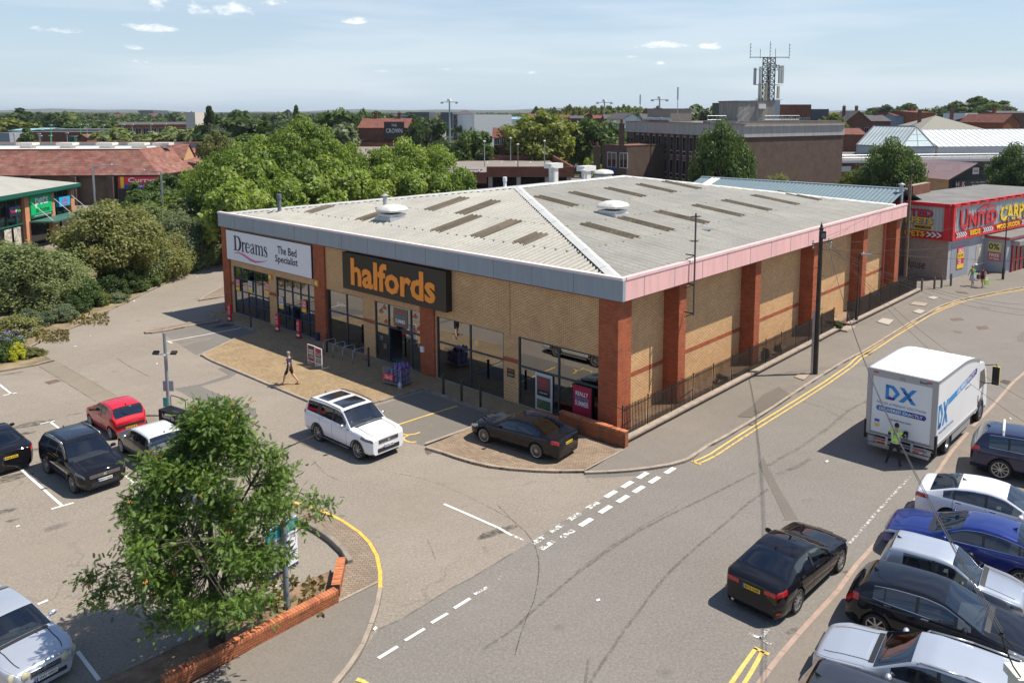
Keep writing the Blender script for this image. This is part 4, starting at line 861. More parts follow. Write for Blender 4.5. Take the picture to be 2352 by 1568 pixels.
mb=MB();[mb.tube((0,0,z),(0,0,z+.08),.095,n=10)for z in(1.2,2.8,4.4,5.6)];mb.build('bracket',DPR,r)
r=thing('side_door','dark fire door in the side wall behind the telegraph pole','door',BL(22.3,.80,.1),BR);MB().box(-.55,.55,0,.05,0,2.15).build('door_leaf',plain('door grey',(.05,.06,.08),.5),r);MB().box(-.62,-.55,-.02,.05,0,2.22).box(.55,.62,-.02,.05,0,2.22).box(-.55,.55,-.02,.05,2.15,2.22).build('frame',GREYFR,r)
r=thing('bulkhead_lamp','white bulkhead lamp over the side door','wall lamp',BL(22.3,.68,2.75),BR);MB().box(-.25,.25,0,.17,0,.2).build('body',WHITE,r);MB().box(-.22,.22,-.04,0,.02,.16).build('diffuser',OFFWHITE,r)
def aerial():
 r=thing('antenna_mast','thin dark aerial pole bracketed to the side fascia','aerial',BL(5.35,-.55,4.6),BR)
 MB().tube((0,0,0),(0,0,4.9),.045,n=8).build('pole',plain('aerial grey',(.09,.09,.09),.6),r)
 mb=MB()
 for z in(.1,1.5,2.9):mb.tube((0,.5,z),(0,0,z),.03);mb.tube((0,.5,z-.25),(0,0,z),.018)
 mb.build('bracket',BLACK,r);mb=MB()
 for z,n_ in((4.75,5),(3.6,3)):
  for i in range(n_):mb.tube((-.25+i*.12,-.2,z),(-.25+i*.12,.2,z),.009,n=4)
  mb.tube((-.35,0,z),(.35,0,z),.014,n=4)
 mb.build('elements',BLACK,r)
aerial()
r=thing('roof_plate','small grey plate lying on the side roof slope','roof plate',BL(13.4,3.4,zfy(3.4)+.06),BR);MB().box(-.35,.35,-.2,.2,0,.05).build('plate',STEEL,r)
# ================================================================ VEHICLES
def carpaint(name,col,metal=.0,rough=.32):
 m,N,L,b=new_mat(name);setb(b,Base_Color=c4(col),Metallic=metal,Roughness=rough,Coat_Weight=1.,Coat_Roughness=.025,Coat_IOR=1.46 if max(col)<.05 else 1.5,Specular_IOR_Level=.0 if max(col)<.05 else.5)
 return m
P_WHITE=carpaint('white car paint',(.74,.75,.78));P_BLACK=carpaint('black car paint',(.008,.008,.011),.0,.25);P_BLACK2=carpaint('black metallic paint',(.012,.013,.018),.2,.3)
P_RED=carpaint('red car paint',(.58,.008,.018));P_GREY=carpaint('grey metallic paint',(.085,.09,.10),.5,.35);P_SILV=carpaint('silver metallic paint',(.40,.44,.50),.55,.32)
P_SILV2=carpaint('pale silver paint',(.50,.54,.60),.45,.32);P_BLUE=carpaint('blue metallic paint',(.006,.022,.19),.35,.3);P_NAVY=carpaint('navy metallic paint',(.008,.012,.05),.3,.3);P_CREAM=carpaint('white roof paint',(.66,.67,.66));P_DGREY=carpaint('dark grey metallic paint',(.05,.052,.058),.5,.3)
TRIM=plain('black trim',(.02,.021,.023),.55);LAMP_R=plain('red lamp lens',(.50,.008,.012),.1,coat=1.);LAMP_W=plain('clear lamp lens',(.55,.58,.60),.08,metal=.5,coat=1.);LAMP_D=plain('dark headlamp',(.10,.11,.12),.08,coat=1.)
LAMP_O=plain('amber lens',(.75,.22,.02),.15,coat=1.);PLATE_Y=plain('yellow number plate',(.80,.52,.02),.5);PLATE_W=plain('white number plate',(.74,.74,.72),.5);EUB=plain('plate blue',(.02,.08,.45),.5);SEAM=plain('shut line',(.012,.012,.013),.8)
WELL=plain('wheel well',(.010,.010,.010),.9);SUNROOF=plain('sunroof glass',(.012,.013,.016),.04,spec=.8,coat=.5);BEIGE=plain('beige seat',(.42,.36,.29),.8)
def pw(pts,x):
 if x<=pts[0][0]:return pts[0][1]
 for(a,b),(c,d)in zip(pts[:-1],pts[1:]):
  if x<=c:
   t=(x-a)/(c-a)if c>a else 0
   return b+(d-b)*t
 return pts[-1][1]
def smoothpts(pts,r=.07,n=4):
 out=[pts[0]]
 for i in range(1,len(pts)-1):
  p,q,s=Vector((*pts[i-1],0)),Vector((*pts[i],0)),Vector((*pts[i+1],0))
  ra=min(r,(q-p).length*.45);rb=min(r,(s-q).length*.45);a=q+(p-q).normalized()*ra;b=q+(s-q).normalized()*rb
  for k in range(n+1):
   t=k/n;v=a*(1-t)**2+q*2*t*(1-t)+b*t*t;out.append((v.x,v.y))
 out.append(pts[-1]);return out
def car(name,label,cat,loc,rz,c,sc=1.,group=None,tag_root=True):
 """c: dimensions and profile; x is measured from the nose (0) to the tail (L); +X of the thing is forward"""
 L_,W,H=c['L'],c['W'],c['H'];paint=c['paint'];root=thing(name,label,cat,loc,rz,group,sc)
 fo,wb,rw=c['fo'],c['wb'],c.get('rw',.33)
 prof=smoothpts(c['prof'],c.get('pr',.12));belt=c['belt'];xc,xr,xe,xb=c['cowl'],c['roof0'],c['roof1'],c['rwin']
 roofw=c.get('roofw',.74);sill=c.get('sill',.22);nose=c.get('nose',(.45,.80));tail=c.get('tail',(.40,.84))
 xw=(fo,fo+wb);Ra=rw+c.get('gap',.055)
 def plan(x):
  k=1.0;d=x
  if d<nose[0]:k=1-(1-nose[1])*(1-d/nose[0])**2.3
  d=L_-x
  if d<tail[0]:k=1-(1-tail[1])*(1-d/tail[0])**2.3
  return k
 def zb(x):
  z=sill
  for q in xw:
   if abs(x-q)<Ra:z=max(z,rw+math.sqrt(max(0,Ra*Ra-(x-q)**2)))
  if x<.3:z=max(z,sill-.02)
  return z
 def ring(x):
  hw=W/2*plan(x);t=pw(prof,x);bl=pw(belt,x);cr=.035
  green=xc-.02<x<xb+.02
  bb=min(bl,t-cr);g=max(0.,min(1.,(t-bb)/(H-bb)))if t-bb>.05 else 0.
  yb=hw*.945;yt=yb+(hw*roofw-yb)*(g if green else g)
  if t-bb<=.06:yt=hw*.90
  z0=zb(x);tr=max(bb+.004,t-.045-.03*g);pts=[]
  low=[(.86,sill-.03),(.955,sill+.05),(.985,.30*bb+.17),(1.0,.60*bb+.06),(.992,.80*bb),(.975,bb-.045),(.945,bb)]
  for i,(k,z)in enumerate(low):
   zz=max(z,z0+i*.006 if z0>sill+.01 else z)
   pts.append((hw*k,min(zz,bb-.0005*(6-i))))
  for k in(.06,.5,.94):pts.append((yb+(yt-yb)*k+.012*math.sin(k*math.pi)*g,bb+(tr-bb)*k))
  pts.append((yt-.006,tr+.012));pts.append((yt-.045,t-.022));pts.append((yt*.86,t-.012))
  dome=.022 if t-bb>.06 else.03
  for k in(.6,.3,0.):pts.append((yt*k,t-.012+dome*(1-k*k/.74)))
  return pts
 NR=len(ring(L_/2))
 xs={0.,.03,.09,.17,.28,L_-.28,L_-.17,L_-.08,L_-.025,L_,xc,xr,xe,xb}
 for q in xw:
  for a in range(0,181,15):xs.add(q+Ra*math.cos(R(a)))
  xs.add(q-Ra-.004);xs.add(q+Ra+.004)
 for p in prof:xs.add(p[0])
 for p in belt:xs.add(p[0])
 win=c['win']
 for a,b in win:xs.add(a);xs.add(b)
 xs=sorted(x for x in xs if 0<=x<=L_);ys=[xs[0]]
 for x in xs[1:]:
  if x-ys[-1]<.012:
   continue
  n=max(1,int((x-ys[-1])/.14+.5));a=ys[-1]
  for k in range(1,n+1):ys.append(a+(x-a)*k/n)
 if ys[-1]<L_-1e-6:ys[-1]=L_
 def snap(x):return min(ys,key=lambda v:abs(v-x))
 rings=[ring(x)for x in ys]
 X0=L_/2
 def P3(x,p,s):return(X0-x,s*p[0],p[1])
 body=MB();vs=[];idx={}
 for i,x in enumerate(ys):
  for s in(1,-1):
   for k,p in enumerate(rings[i]):
    if k==NR-1 and s==-1:idx[(i,s,k)]=idx[(i,1,k)];continue
    idx[(i,s,k)]=len(vs);vs.append(P3(x,p,s))
 glass={}
 fs,fm=[],[]
 rc=c.get('roofpaint')
 SW=[(snap(a),snap(b))for a,b in win];sxc,sxr,sxe,sxb=map(snap,(xc,xr,xe,xb))
 for i in range(len(ys)-1):
  xm=(ys[i]+ys[i+1])/2
  for s in(1,-1):
   for k in range(NR-1):
    f=(idx[(i,s,k)],idx[(i+1,s,k)],idx[(i+1,s,k+1)],idx[(i,s,k+1)])
    if s==-1:f=f[::-1]
    key=None
    if 7<=k<=8 or k==6:
     for wi,(a,b)in enumerate(SW):
      if a<xm<b and rings[i][9][1]-rings[i][6][1]>.035 and k in(7,8):key=('side_window',s,wi)
    if 11<=k:
     if sxc<xm<sxr:key=('windscreen',0,0)
     if sxe<xm<sxb:key=('rear_window',0,0)
    if key:glass.setdefault(key,[]).append(f)
    else:
     fs.append(f);fm.append(2 if(k in(6,7,8)and c.get('blackpillars',True)and any(True for _ in[0])and min(a for a,b in SW)<xm<max(b for a,b in SW)and k>6)else(1 if rc and k>=9 and xr-.05<xm<c.get('roofend',xe)+.02 else 0))
 for i,rev in((0,False),(len(ys)-1,True)):
  loop=[idx[(i,1,k)]for k in range(NR)]+[idx[(i,-1,k)]for k in range(NR-2,-1,-1)]
  fs.append(tuple(loop if not rev else loop[::-1]));fm.append(0)
 body.v=vs;body.f=fs;body.m=fm
 bo=body.build('body',[paint,rc or paint,TRIM],root,smooth=40)
 bm=bmesh.new();bm.from_mesh(bo.data);bmesh.ops.delete(bm,geom=[v for v in bm.verts if not v.link_faces],context='VERTS');bm.to_mesh(bo.data);bm.free()
 for(nm,s,wi),gl in glass.items():
  used=sorted({v for f in gl for v in f});mp={v:n for n,v in enumerate(used)}
  g=MB();g.v=[vs[v]for v in used];g.f=[tuple(mp[v]for v in f)for f in gl];g.m=[0]*len(g.f)
  dark=c.get('privacy',False)and(nm=='rear_window' or(nm=='side_window' and wi>0))
  g.build(nm,GLASS_DK if dark or c.get('dkglass')else GLASS,root,smooth='all')
 def S(x,r,s,off=0.):
  def raw(x,r):
   R_=ring(min(max(x,0),L_));k=min(int(r),NR-2);t=r-k
   return Vector((X0-x,(R_[k][0]*(1-t)+R_[k+1][0]*t),R_[k][1]*(1-t)+R_[k+1][1]*t))
  p=raw(x,r);a=raw(min(x+.01,L_),r)-raw(max(x-.01,0),r);b=raw(x,min(r+.05,NR-1.001))-raw(x,max(r-.05,0))
  n=a.cross(b)
  n=n.normalized()if n.length>1e-9 else Vector((0,1,0))
  if n.y<0 and r<11:n=-n
  if r>=11 and n.z<0:n=-n
  p=p+n*off
  return Vector((p.x,s*p.y,p.z))
 def patch(nm,x0,x1,r0,r1,m,s=1,off=.004,nx=6,nr=4,build=True,mb=None,slant=0.):
  mb=mb or MB();v=[]
  for i in range(nx+1):
   for k in range(nr+1):
    v.append(S(x0+(x1-x0)*i/nx+slant*(k/nr),r0+(r1-r0)*k/nr,s,off))
  f=[(i*(nr+1)+k,(i+1)*(nr+1)+k,(i+1)*(nr+1)+k+1,i*(nr+1)+k+1)for i in range(nx)for k in range(nr)]
  if s<0:f=[q[::-1]for q in f]
  mb.add(v,f)
  return mb.build(nm,m,root,smooth='all')if build else mb
 for s in(1,-1):
  a,b=c.get('hl',(.02,.5));r0,r1=c.get('hlr',(3.9,5.9));patch('headlight',a,b,r0,r1,c.get('hlm',LAMP_W),s,.008,8,4)
  a,b=c.get('tl',(.02,.30));r0,r1=c.get('tlr',(3.7,5.8));patch('tail_light',L_-b,L_-a,r0,r1,LAMP_R,s,.008,6,4)
  for xd in c['doors']:patch('door_seam',xd-.006,xd+.006,1.2,6.0,SEAM,s,.0025,1,12)
  if c.get('chrome'):
   patch('window_trim',SW[0][0]+.1,SW[-1][1],6.1,6.5,CHROME,s,.006,24,1)
   patch('window_trim',SW[0][0]+.15,SW[-1][1],9.05,9.45,CHROME,s,.008,24,1)
  patch('lower_trim',xw[0]+Ra+.02,xw[1]-Ra-.02,.0,1.0,c.get('lowtrim',TRIM),s,.006,6,2)
  for xh in c['handles']:
   q=S(xh,5.05,s,.02);MB().obox(q,(.085,0,0),(0,.012,0),(0,0,.014)).build('door_handle',c.get('handlem',paint),root)
  q=S(xc+.38,6.0,s,0);mb=MB().blob((q.x+.0,q.y+s*.14,q.z+.085),.075,.115,.075,10,6);mb.tube((q.x,q.y-.02*s,q.z+.0),(q.x,q.y+s*.10,q.z+.05),.03)
  mb.build('wing_mirror',c.get('mirror',paint),root,smooth='all')
  if c.get('cladding'):
   for q_ in xw:
    mb=MB();v=[]
    for a in range(0,181,12):
     for rr,of in((Ra-.002,.012),(Ra+.055,.012)):
      xx=q_+rr*math.cos(R(a));zz=rw+rr*math.sin(R(a));hw=W/2*plan(xx);v.append((X0-xx,s*(hw*(.975+.025*min(1,max(0,(zz-.2)/.4)))+of),zz))
    n=len(v)//2;mb.add(v,[((2*i,2*i+1,2*i+3,2*i+2)if s>0 else(2*i,2*i+2,2*i+3,2*i+1))for i in range(n-1)]);mb.build('wheel_arch',TRIM,root)
  if c.get('rails'):
   ra=S(xr+.12,10.6,s,.05);rb=S(xe-.12,10.6,s,.05);m1=S((xr+xe)/2,10.6,s,.075)
   mb=MB().path([ra-Vector((0,0,.04)),ra+Vector((-.06,0,.01)),m1,rb+Vector((.06,0,.01)),rb-Vector((0,0,.04))],.02,6);mb.build('roof_rail',c['rails'],root,smooth='all')
  if c.get('sidestrip'):patch('side_strip',xw[0]+Ra+.05,xw[1]-Ra-.05,2.2,2.6,c['sidestrip'],s,.008,8,1)
 mb=MB();mb.box(-X0+.25,X0-.25,-W*.36,W*.36,.14,sill+.2)
 for q in xw:mb.box(X0-q-Ra-.02,X0-q+Ra+.02,-W*.42,W*.42,rw+Ra-.12,rw+Ra+.02)
 mb.box(X0-xw[0]-Ra-.25,X0-xw[0]-Ra-.04,-W*.46,W*.46,sill-.02,.5);mb.box(X0-xw[1]+Ra+.04,X0-xw[1]+Ra+.25,-W*.46,W*.46,sill-.02,.5)
 mb.build('underbody',WELL,root)
 gz,gw,gh=c.get('grille',(.56,.8,.13));t0=pw(prof,0)
 gm=c.get('grillem',TRIM);gr=plate(MB(),(X0+.002,0,gz),Y,Z,gw,gh,.02).build('grille',gm,root)
 mb=MB()
 for i in range(c.get('slats',3)):mb.box(X0+.022,X0+.03,-gw/2+.02,gw/2-.02,gz-gh/2+(i+.5)*gh/c.get('slats',3)-.006,gz-gh/2+(i+.5)*gh/c.get('slats',3)+.006)
 mb.build('grille_bars',CHROME,root)
 plate(MB(),(X0+.003,0,max(.31,sill+.13)),Y,Z,W*.56,.10 if sill<.3 else.17,.016).build('lower_intake',TRIM,root)
 if c.get('badge',True):
  MB().lathe([(.055,.0),(.055,.03),(.001,.032)],(X0+.0,0,gz+(gh*.0 if gh>.1 else.0)),'x',14).build('badge',CHROME,root)
 def numberplate(front,txt):
  m=PLATE_W if front else PLATE_Y;zz=c.get('fpz',.42)if front else c.get('rpz',.62);xx=X0+.026 if front else-X0-.006
  rt=Y if front else-Y
  p=plate(MB(),(xx,0,zz),rt,Z,.52,.115,.012).build('number_plate',m,root)
  nn=.014 if front else-.014
  text(txt,TXK,p,(xx+nn,.02 if front else-.02,zz),rt,Z,.42,.075,bold=.025,depth=.003)
  plate(MB(),(xx+nn,-.235 if front else.235,zz),rt,Z,.04,.105,.002).build('plate_band',EUB,p)
 numberplate(True,c['reg']);numberplate(False,c['reg'])
 patch('bumper_trim',L_-.12,L_-.0005,.0,1.2,TRIM,1,.004,3,2);patch('bumper_trim',L_-.12,L_-.0005,.0,1.2,TRIM,-1,.004,3,2)
 mb=MB()
 for s in(1,-1):patch('',.22,xc-.05,12.5,12.62,SEAM,s,.003,10,1,build=False,mb=mb)
 mb.build('bonnet_seam',SEAM,root)
 mb=MB()
 for s in(1,-1):patch('',xc-.14,xc-.01,12.3,15.0,TRIM,s,.003,1,6,build=False,mb=mb)
 mb.build('scuttle',TRIM,root)
 mb=MB();
 for yy in(-.05,.52):
  a=S(xc+.06,14.9,1,.02);mb.tube((a.x,yy,a.z),(a.x-.10,yy-.50,a.z+.05),.009,n=5)
 mb.build('wiper',TRIM,root)
 for(a,b)in c.get('sunroof',[]):
  mb=MB()
  for s in(1,-1):patch('',a,b,12.35,15.0,SUNROOF,s,.006,5,5,build=False,mb=mb)
  mb.build('sunroof',SUNROOF,root,smooth='all')
 a=S(xe-.12,14.99,1,0);MB().add([(a.x+.09,0,a.z),(a.x-.07,.022,a.z),(a.x-.07,-.022,a.z),(a.x-.08,0,a.z+.075)],[(0,1,3),(0,3,2),(1,2,3),(0,2,1)]).build('roof_aerial',c.get('aerialm',TRIM),root)
 for key,fn in c.get('extra',[]):fn(root,S,patch,X0)
 it=c.get('seat',INT_GR);mb=MB();mb.box(X0-xb+.1,X0-xc,-W*.40,W*.40,.3,.42);mb.build('cabin_floor',INT_DK,root)
 patchz=pw(belt,xc+.3)
 MB().prism([(X0-xc-.05,-W*.39),(X0-xc-.05,W*.39),(X0-xc-.65,W*.40),(X0-xc-.65,-W*.40)],patchz-.32,patchz-.06).build('dashboard',plain('dash',(.06,.065,.07),.7),root)
 xs_=xr+.35
 for yy in(-.36,.36):
  mb=MB();mb.box(X0-xs_-.35,X0-xs_+.15,yy-.24,yy+.24,.42,.62);mb.obox((X0-xs_-.38,yy,.86),(.06,0,0),(0,.23,0),(-.08,0,.30));mb.obox((X0-xs_-.5,yy,1.20*H/1.5),(.045,0,0),(0,.12,0),(-.02,0,.08));mb.build('seat',it,root)
 mb=MB();xr2=min(xs_+1.0,xb-.6);mb.box(X0-xr2-.3,X0-xr2+.15,-W*.36,W*.36,.42,.62);mb.obox((X0-xr2-.33,0,.84),(.06,0,0),(0,W*.35,0),(-.08,0,.26));mb.build('rear_seat',it,root)
 mb=MB();sw=Vector((X0-xs_+.38,-.36,patchz-.05));n=14
 pts=[sw+Vector((.06*math.sin(R(a*360/n)),.17*math.cos(R(a*360/n)),.16*math.sin(R(a*360/n))))for a in range(n+1)];mb.path(pts,.014,5);mb.tube(pts[0],pts[n//2],.012);mb.build('steering_wheel',INT_DK,root)
 rim_r=c.get('rim',.72)*rw;ns=c.get('spokes',10);rm=c.get('rimm',ALLOY)
 for q in xw:
  for s in(1,-1):
   cx_,cy_=X0-q,s*(W/2-.115)
   t=MB().lathe([(rim_r,-.10),(rw*.93,-.11),(rw,-.08),(rw,.08),(rw*.93,.105),(rim_r+.008,.10),(rim_r,.09)],(0,0,0),'y',26);wh=t.build('wheel',RUBBER,root,smooth=30,loc=(cx_,cy_,rw))
   if q==xw[0]and c.get('steer'):wh.rotation_euler=(0,0,c['steer'])
   mb=MB();mb.lathe([(rim_r,s*.09),(rim_r*.93,s*.085),(rim_r*.91,s*.03)],(0,0,0),'y',26);mb.lathe([(rim_r*.2,s*.05),(rim_r*.17,s*.085),(.001,s*.09)],(0,0,0),'y',10)
   for i in range(ns):
    a=2*math.pi*i/ns;tw=c.get('twist',0.);p0=Vector((math.cos(a)*rim_r*.12,s*.078,math.sin(a)*rim_r*.12));a2=a+tw;p1=Vector((math.cos(a2)*rim_r*.94,s*.07,math.sin(a2)*rim_r*.94));mb.bar(p0,p1,.02,c.get('spw',.26)*rim_r*3.2/ns)
   mb.build('rim',rm,wh,smooth=30)
   MB().lathe([(rim_r*.92,s*.02),(.001,s*.02)],(0,0,0),'y',20).build('spoke_backing',plain('backing dark',(.03,.03,.03),.6),wh)  # near-black backing disc added to darken the gaps between the spokes
 return root
def place(v,pr,pf,W,z=0.,rev=1):
 """pose from the two ground contact points of the wheels on the side that shows"""
 a,b=G(v,*pr,z),G(v,*pf,z);d=(b-a);h=math.atan2(d.y,d.x);return a,b,h
def pose(a,b,W,side,c,sc):
 """centre from rear/front contact points; side = +1 when the visible side is the car's left"""
 d=(b-a);h=math.atan2(d.y,d.x);u=Vector((math.cos(h),math.sin(h),0));lft=Vector((-u.y,u.x,0));m=(a+b)/2
 off=(c['L']/2-(c['fo']+c['wb']/2))*sc
 ctr=m-lft*side*(W/2-.03)*sc-u*off;return(ctr.x,ctr.y,a.z),h
def suv_extra(root,S,patch,X0):
 for s in(1,-1):
  patch('bonnet_lettering_bar',.2,.22,13.0,14.0,CHROME,s,.004,1,3)
  MB().box(-1.1,1.0,s*.93,s*.99,.30,.35).build('side_step',CHROME if s<0 else ALLOY,root)
  patch('side_vent',1.42,1.62,5.0,5.4,TRIM,s,.006,2,1)
 patch('skid_plate',.0005,.12,.0,.8,ALLOY,1,.008,3,1);patch('skid_plate',.0005,.12,.0,.8,ALLOY,-1,.008,3,1)
SUV=dict(L=4.97,W=2.0,H=1.85,fo=.87,wb=2.92,rw=.385,paint=P_WHITE,prof=[(0,.98),(.12,1.06),(.5,1.13),(1.35,1.22),(1.42,1.24),(2.08,1.78),(2.5,1.84),(3.3,1.85),(4.4,1.82),(4.62,1.78),(4.86,1.30),(4.97,1.0)],belt=[(0,1.0),(1.4,1.17),(4.97,1.24)],cowl=1.40,roof0=2.1,roof1=4.62,rwin=4.86,roofw=.80,sill=.36,nose=(.5,.80),tail=(.35,.88),win=[(1.72,2.62),(2.72,3.58),(3.86,4.62)],doors=[1.62,2.67,3.62],handles=[2.45,3.45],hl=(.02,.62),hlr=(4.6,6.0),hlm=LAMP_D,tl=(.01,.3),tlr=(4.6,5.9),grille=(.86,1.0,.15),slats=2,fpz=.62,rpz=.9,reg='ROK 644',cladding=True,rails=TRIM,mirror=ALLOY,sunroof=[(2.28,3.12),(3.42,4.2)],spokes=10,rim=.74,privacy=True,extra=[('a',suv_extra)],seat=plain('cream seat',(.34,.33,.31),.8),lowtrim=TRIM,steer=0.)
a,b=G('E1',475,1110),G('E1',1105,1402);lo,h=pose(a,b,2.0,-1,SUV,.975)
car('parked_car','white SUV with black glass roof panels and a driver in a lilac shirt','car',lo,h,SUV,.975)
SUV_POSE=(lo,h)
A6=dict(L=4.93,W=1.87,H=1.44,fo=.92,wb=2.91,rw=.345,paint=P_BLACK,prof=[(0,.66),(.1,.74),(.6,.87),(1.3,.97),(1.42,.99),(2.2,1.37),(2.7,1.44),(3.2,1.42),(3.55,1.36),(4.32,1.10),(4.45,1.08),(4.84,1.03),(4.93,.94)],belt=[(0,.8),(1.4,.92),(4.4,1.02),(4.93,.98)],cowl=1.40,roof0=2.15,roof1=3.45,rwin=4.30,roofw=.70,sill=.22,nose=(.6,.72),tail=(.45,.80),win=[(1.75,2.72),(2.80,3.62),(3.66,3.98)],doors=[1.6,2.76,3.75],handles=[2.58,3.55],hl=(.04,.6),hlr=(4.3,5.9),tl=(.005,.32),tlr=(4.2,5.7),grille=(.55,.7,.2),fpz=.45,rpz=.72,reg='EA65 JZJ',spokes=16,twist=.35,spw=.17,rim=.78,dkglass=False,privacy=True,chrome=False,lowtrim=P_BLACK2)
a,b=G('E2',1380,1098,.1),G('E2',400,800,.1);lo,h=pose(a,b,1.87,1,A6,.95)
car('parked_car','black saloon with many spoked wheels parked on the herringbone paving','car',lo,h,A6,.95)
BM=dict(L=4.62,W=1.81,H=1.40,fo=.78,wb=2.81,rw=.335,paint=P_BLACK,prof=[(0,.62),(.1,.74),(.5,.86),(1.3,.97),(1.45,1.0),(2.2,1.36),(2.7,1.43),(3.2,1.42),(3.5,1.36),(4.1,1.11),(4.2,1.09),(4.53,1.06),(4.62,.95)],belt=[(0,.78),(1.4,.92),(4.1,1.01),(4.62,.97)],cowl=1.45,roof0=2.2,roof1=3.35,rwin=4.08,roofw=.72,sill=.20,nose=(.55,.76),tail=(.4,.84),win=[(1.8,2.62),(2.70,3.55)],doors=[1.6,2.66,3.55],handles=[2.5,3.35],hl=(.03,.5),hlr=(4.3,5.9),tl=(.003,.34),tlr=(4.3,5.7),grille=(.6,.5,.18),fpz=.42,rpz=.80,reg='BV15 OHR',spokes=10,rim=.76,twist=.12,privacy=True,aerialm=P_BLACK)
def bm_extra(root,S,patch,X0):
 for s in(1,-1):
  plate(MB(),(-X0-.004,s*.55,.86),-Y,Z,.34,.11,.012).build('tail_light',LAMP_R,root)
  patch('reflector',4.50,4.615,1.3,1.7,LAMP_R,s,.006,3,1)
 MB().tube((-X0+.1,.55,.26),(-X0-.05,.55,.26),.045,n=10).build('exhaust_pipe',CHROME,root)
BM['extra']=[('a',bm_extra)]
a,b=G('E3',1210,1455),G('E3',1830,862);lo,h=pose(a,b,1.81,-1,BM,1.03)
car('moving_car','black saloon with red tail lights driving up the road','car',lo,h,BM,1.03)
TG=dict(L=4.49,W=1.84,H=1.67,fo=.86,wb=2.68,rw=.36,paint=P_BLACK,prof=[(0,.80),(.08,.93),(.5,1.01),(1.15,1.10),(1.28,1.13),(1.95,1.60),(2.4,1.67),(3.2,1.66),(3.9,1.62),(4.1,1.57),(4.36,1.15),(4.49,.95)],belt=[(0,.92),(1.25,1.05),(4.49,1.16)],cowl=1.26,roof0=1.97,roof1=4.06,rwin=4.36,roofw=.76,sill=.30,nose=(.5,.80),tail=(.35,.86),win=[(1.55,2.40),(2.48,3.35),(3.42,3.85)],doors=[1.45,2.44,3.4],handles=[2.25,3.2],hl=(.01,.45),hlr=(4.7,6.0),hlm=LAMP_D,tl=(.01,.3),tlr=(4.4,5.9),grille=(.76,1.15,.14),slats=3,fpz=.56,rpz=.8,reg='BW17 HLN',cladding=True,rails=ALLOY,chrome=True,sunroof=[(2.2,3.4)],spokes=10,rim=.76,privacy=True)
a,b=G('E8',275,1138),G('E8',598,1383);lo,h=pose(a,b,1.84,-1,TG,.965)
car('parked_car','black SUV with silver roof rails in a marked bay on the left','car',lo,h,TG,.965)
C1=dict(L=3.43,W=1.63,H=1.47,fo=.70,wb=2.34,rw=.285,paint=P_RED,prof=[(0,.66),(.08,.78),(.4,.90),(.85,.98),(.95,1.01),(1.6,1.40),(2.0,1.47),(2.6,1.46),(3.02,1.40),(3.10,1.36),(3.34,.95),(3.43,.80)],belt=[(0,.8),(.95,.95),(2.4,.98),(3.43,1.05)],cowl=.93,roof0=1.6,roof1=3.06,rwin=3.33,roofw=.78,sill=.22,nose=(.5,.74),tail=(.4,.80),win=[(1.2,2.02),(2.10,2.62)],doors=[1.15,2.2],handles=[2.05],hl=(.05,.5),hlr=(4.5,6.0),tl=(.04,.22),tlr=(4.6,7.9),grille=(.5,.5,.06),slats=1,fpz=.4,rpz=.45,reg='HK07 BUE',spokes=9,rim=.8,handlem=TRIM,mirror=TRIM,rimm=plain('hub cap',(.55,.56,.57),.4,metal=.3),lowtrim=P_RED,spw=.34)
def c1_extra(root,S,patch,X0):
 plate(MB(),(-X0-.01,0,.60),-Y,Z,1.25,.10,.02).build('bumper_strip',TRIM,root);MB().bar((-X0+.10,.0,1.02),(-X0+.16,.28,1.18),.02).build('rear_wiper',TRIM,root)
C1['extra']=[('a',c1_extra)]
a,b=G('E8',1068,705),G('E8',822,548);lo,h=pose(a,b,1.63,1,C1,.95)
car('parked_car','small bright red hatchback seen from behind','car',lo,h,C1,.95)
MN=dict(L=3.64,W=1.69,H=1.41,fo=.62,wb=2.467,rw=.30,paint=P_GREY,roofpaint=P_CREAM,roofend=3.35,prof=[(0,.68),(.08,.80),(.4,.90),(1.0,.97),(1.08,1.0),(1.55,1.34),(1.9,1.40),(2.6,1.41),(3.2,1.38),(3.30,1.34),(3.48,1.00),(3.64,.76)],belt=[(0,.82),(1.0,.93),(3.64,.96)],cowl=1.06,roof0=1.55,roof1=3.28,rwin=3.46,roofw=.82,sill=.2,nose=(.5,.76),tail=(.4,.82),win=[(1.3,2.12),(2.18,3.10)],doors=[1.18,2.15],handles=[2.0],hl=(.04,.45),hlr=(4.7,6.2),tl=(.03,.2),tlr=(4.3,5.8),grille=(.5,.7,.16),fpz=.4,rpz=.72,reg='GL03 AYF',spokes=7,rim=.8,mirror=CHROME,rimm=plain('white alloy',(.68,.69,.70),.4),spw=.32,chrome=True)
def mn_extra(root,S,patch,X0):
 plate(MB(),(-X0-.003,0,.82),-Y,Z,.66,.05,.03).build('boot_handle',CHROME,root);plate(MB(),(-X0-.003,0,.38),-Y,Z,1.2,.06,.03).build('bumper_strip',CHROME,root)
MN['extra']=[('a',mn_extra)]
a,b=G('E8',1510,1080),G('E8',1210,878);lo,h=pose(a,b,1.69,1,MN,.955)
car('parked_car','dark grey hatchback with a white roof behind the rowan tree','car',lo,h,MN,.955)
MC=dict(A6);MC.update(paint=P_BLACK,reg='FV66 KTN',spokes=10,twist=0,fo=.80,chrome=True)
car('parked_car','black saloon cut off by the left edge of the photograph','car',(-22.65,31.9,0),R(140),MC,.95)
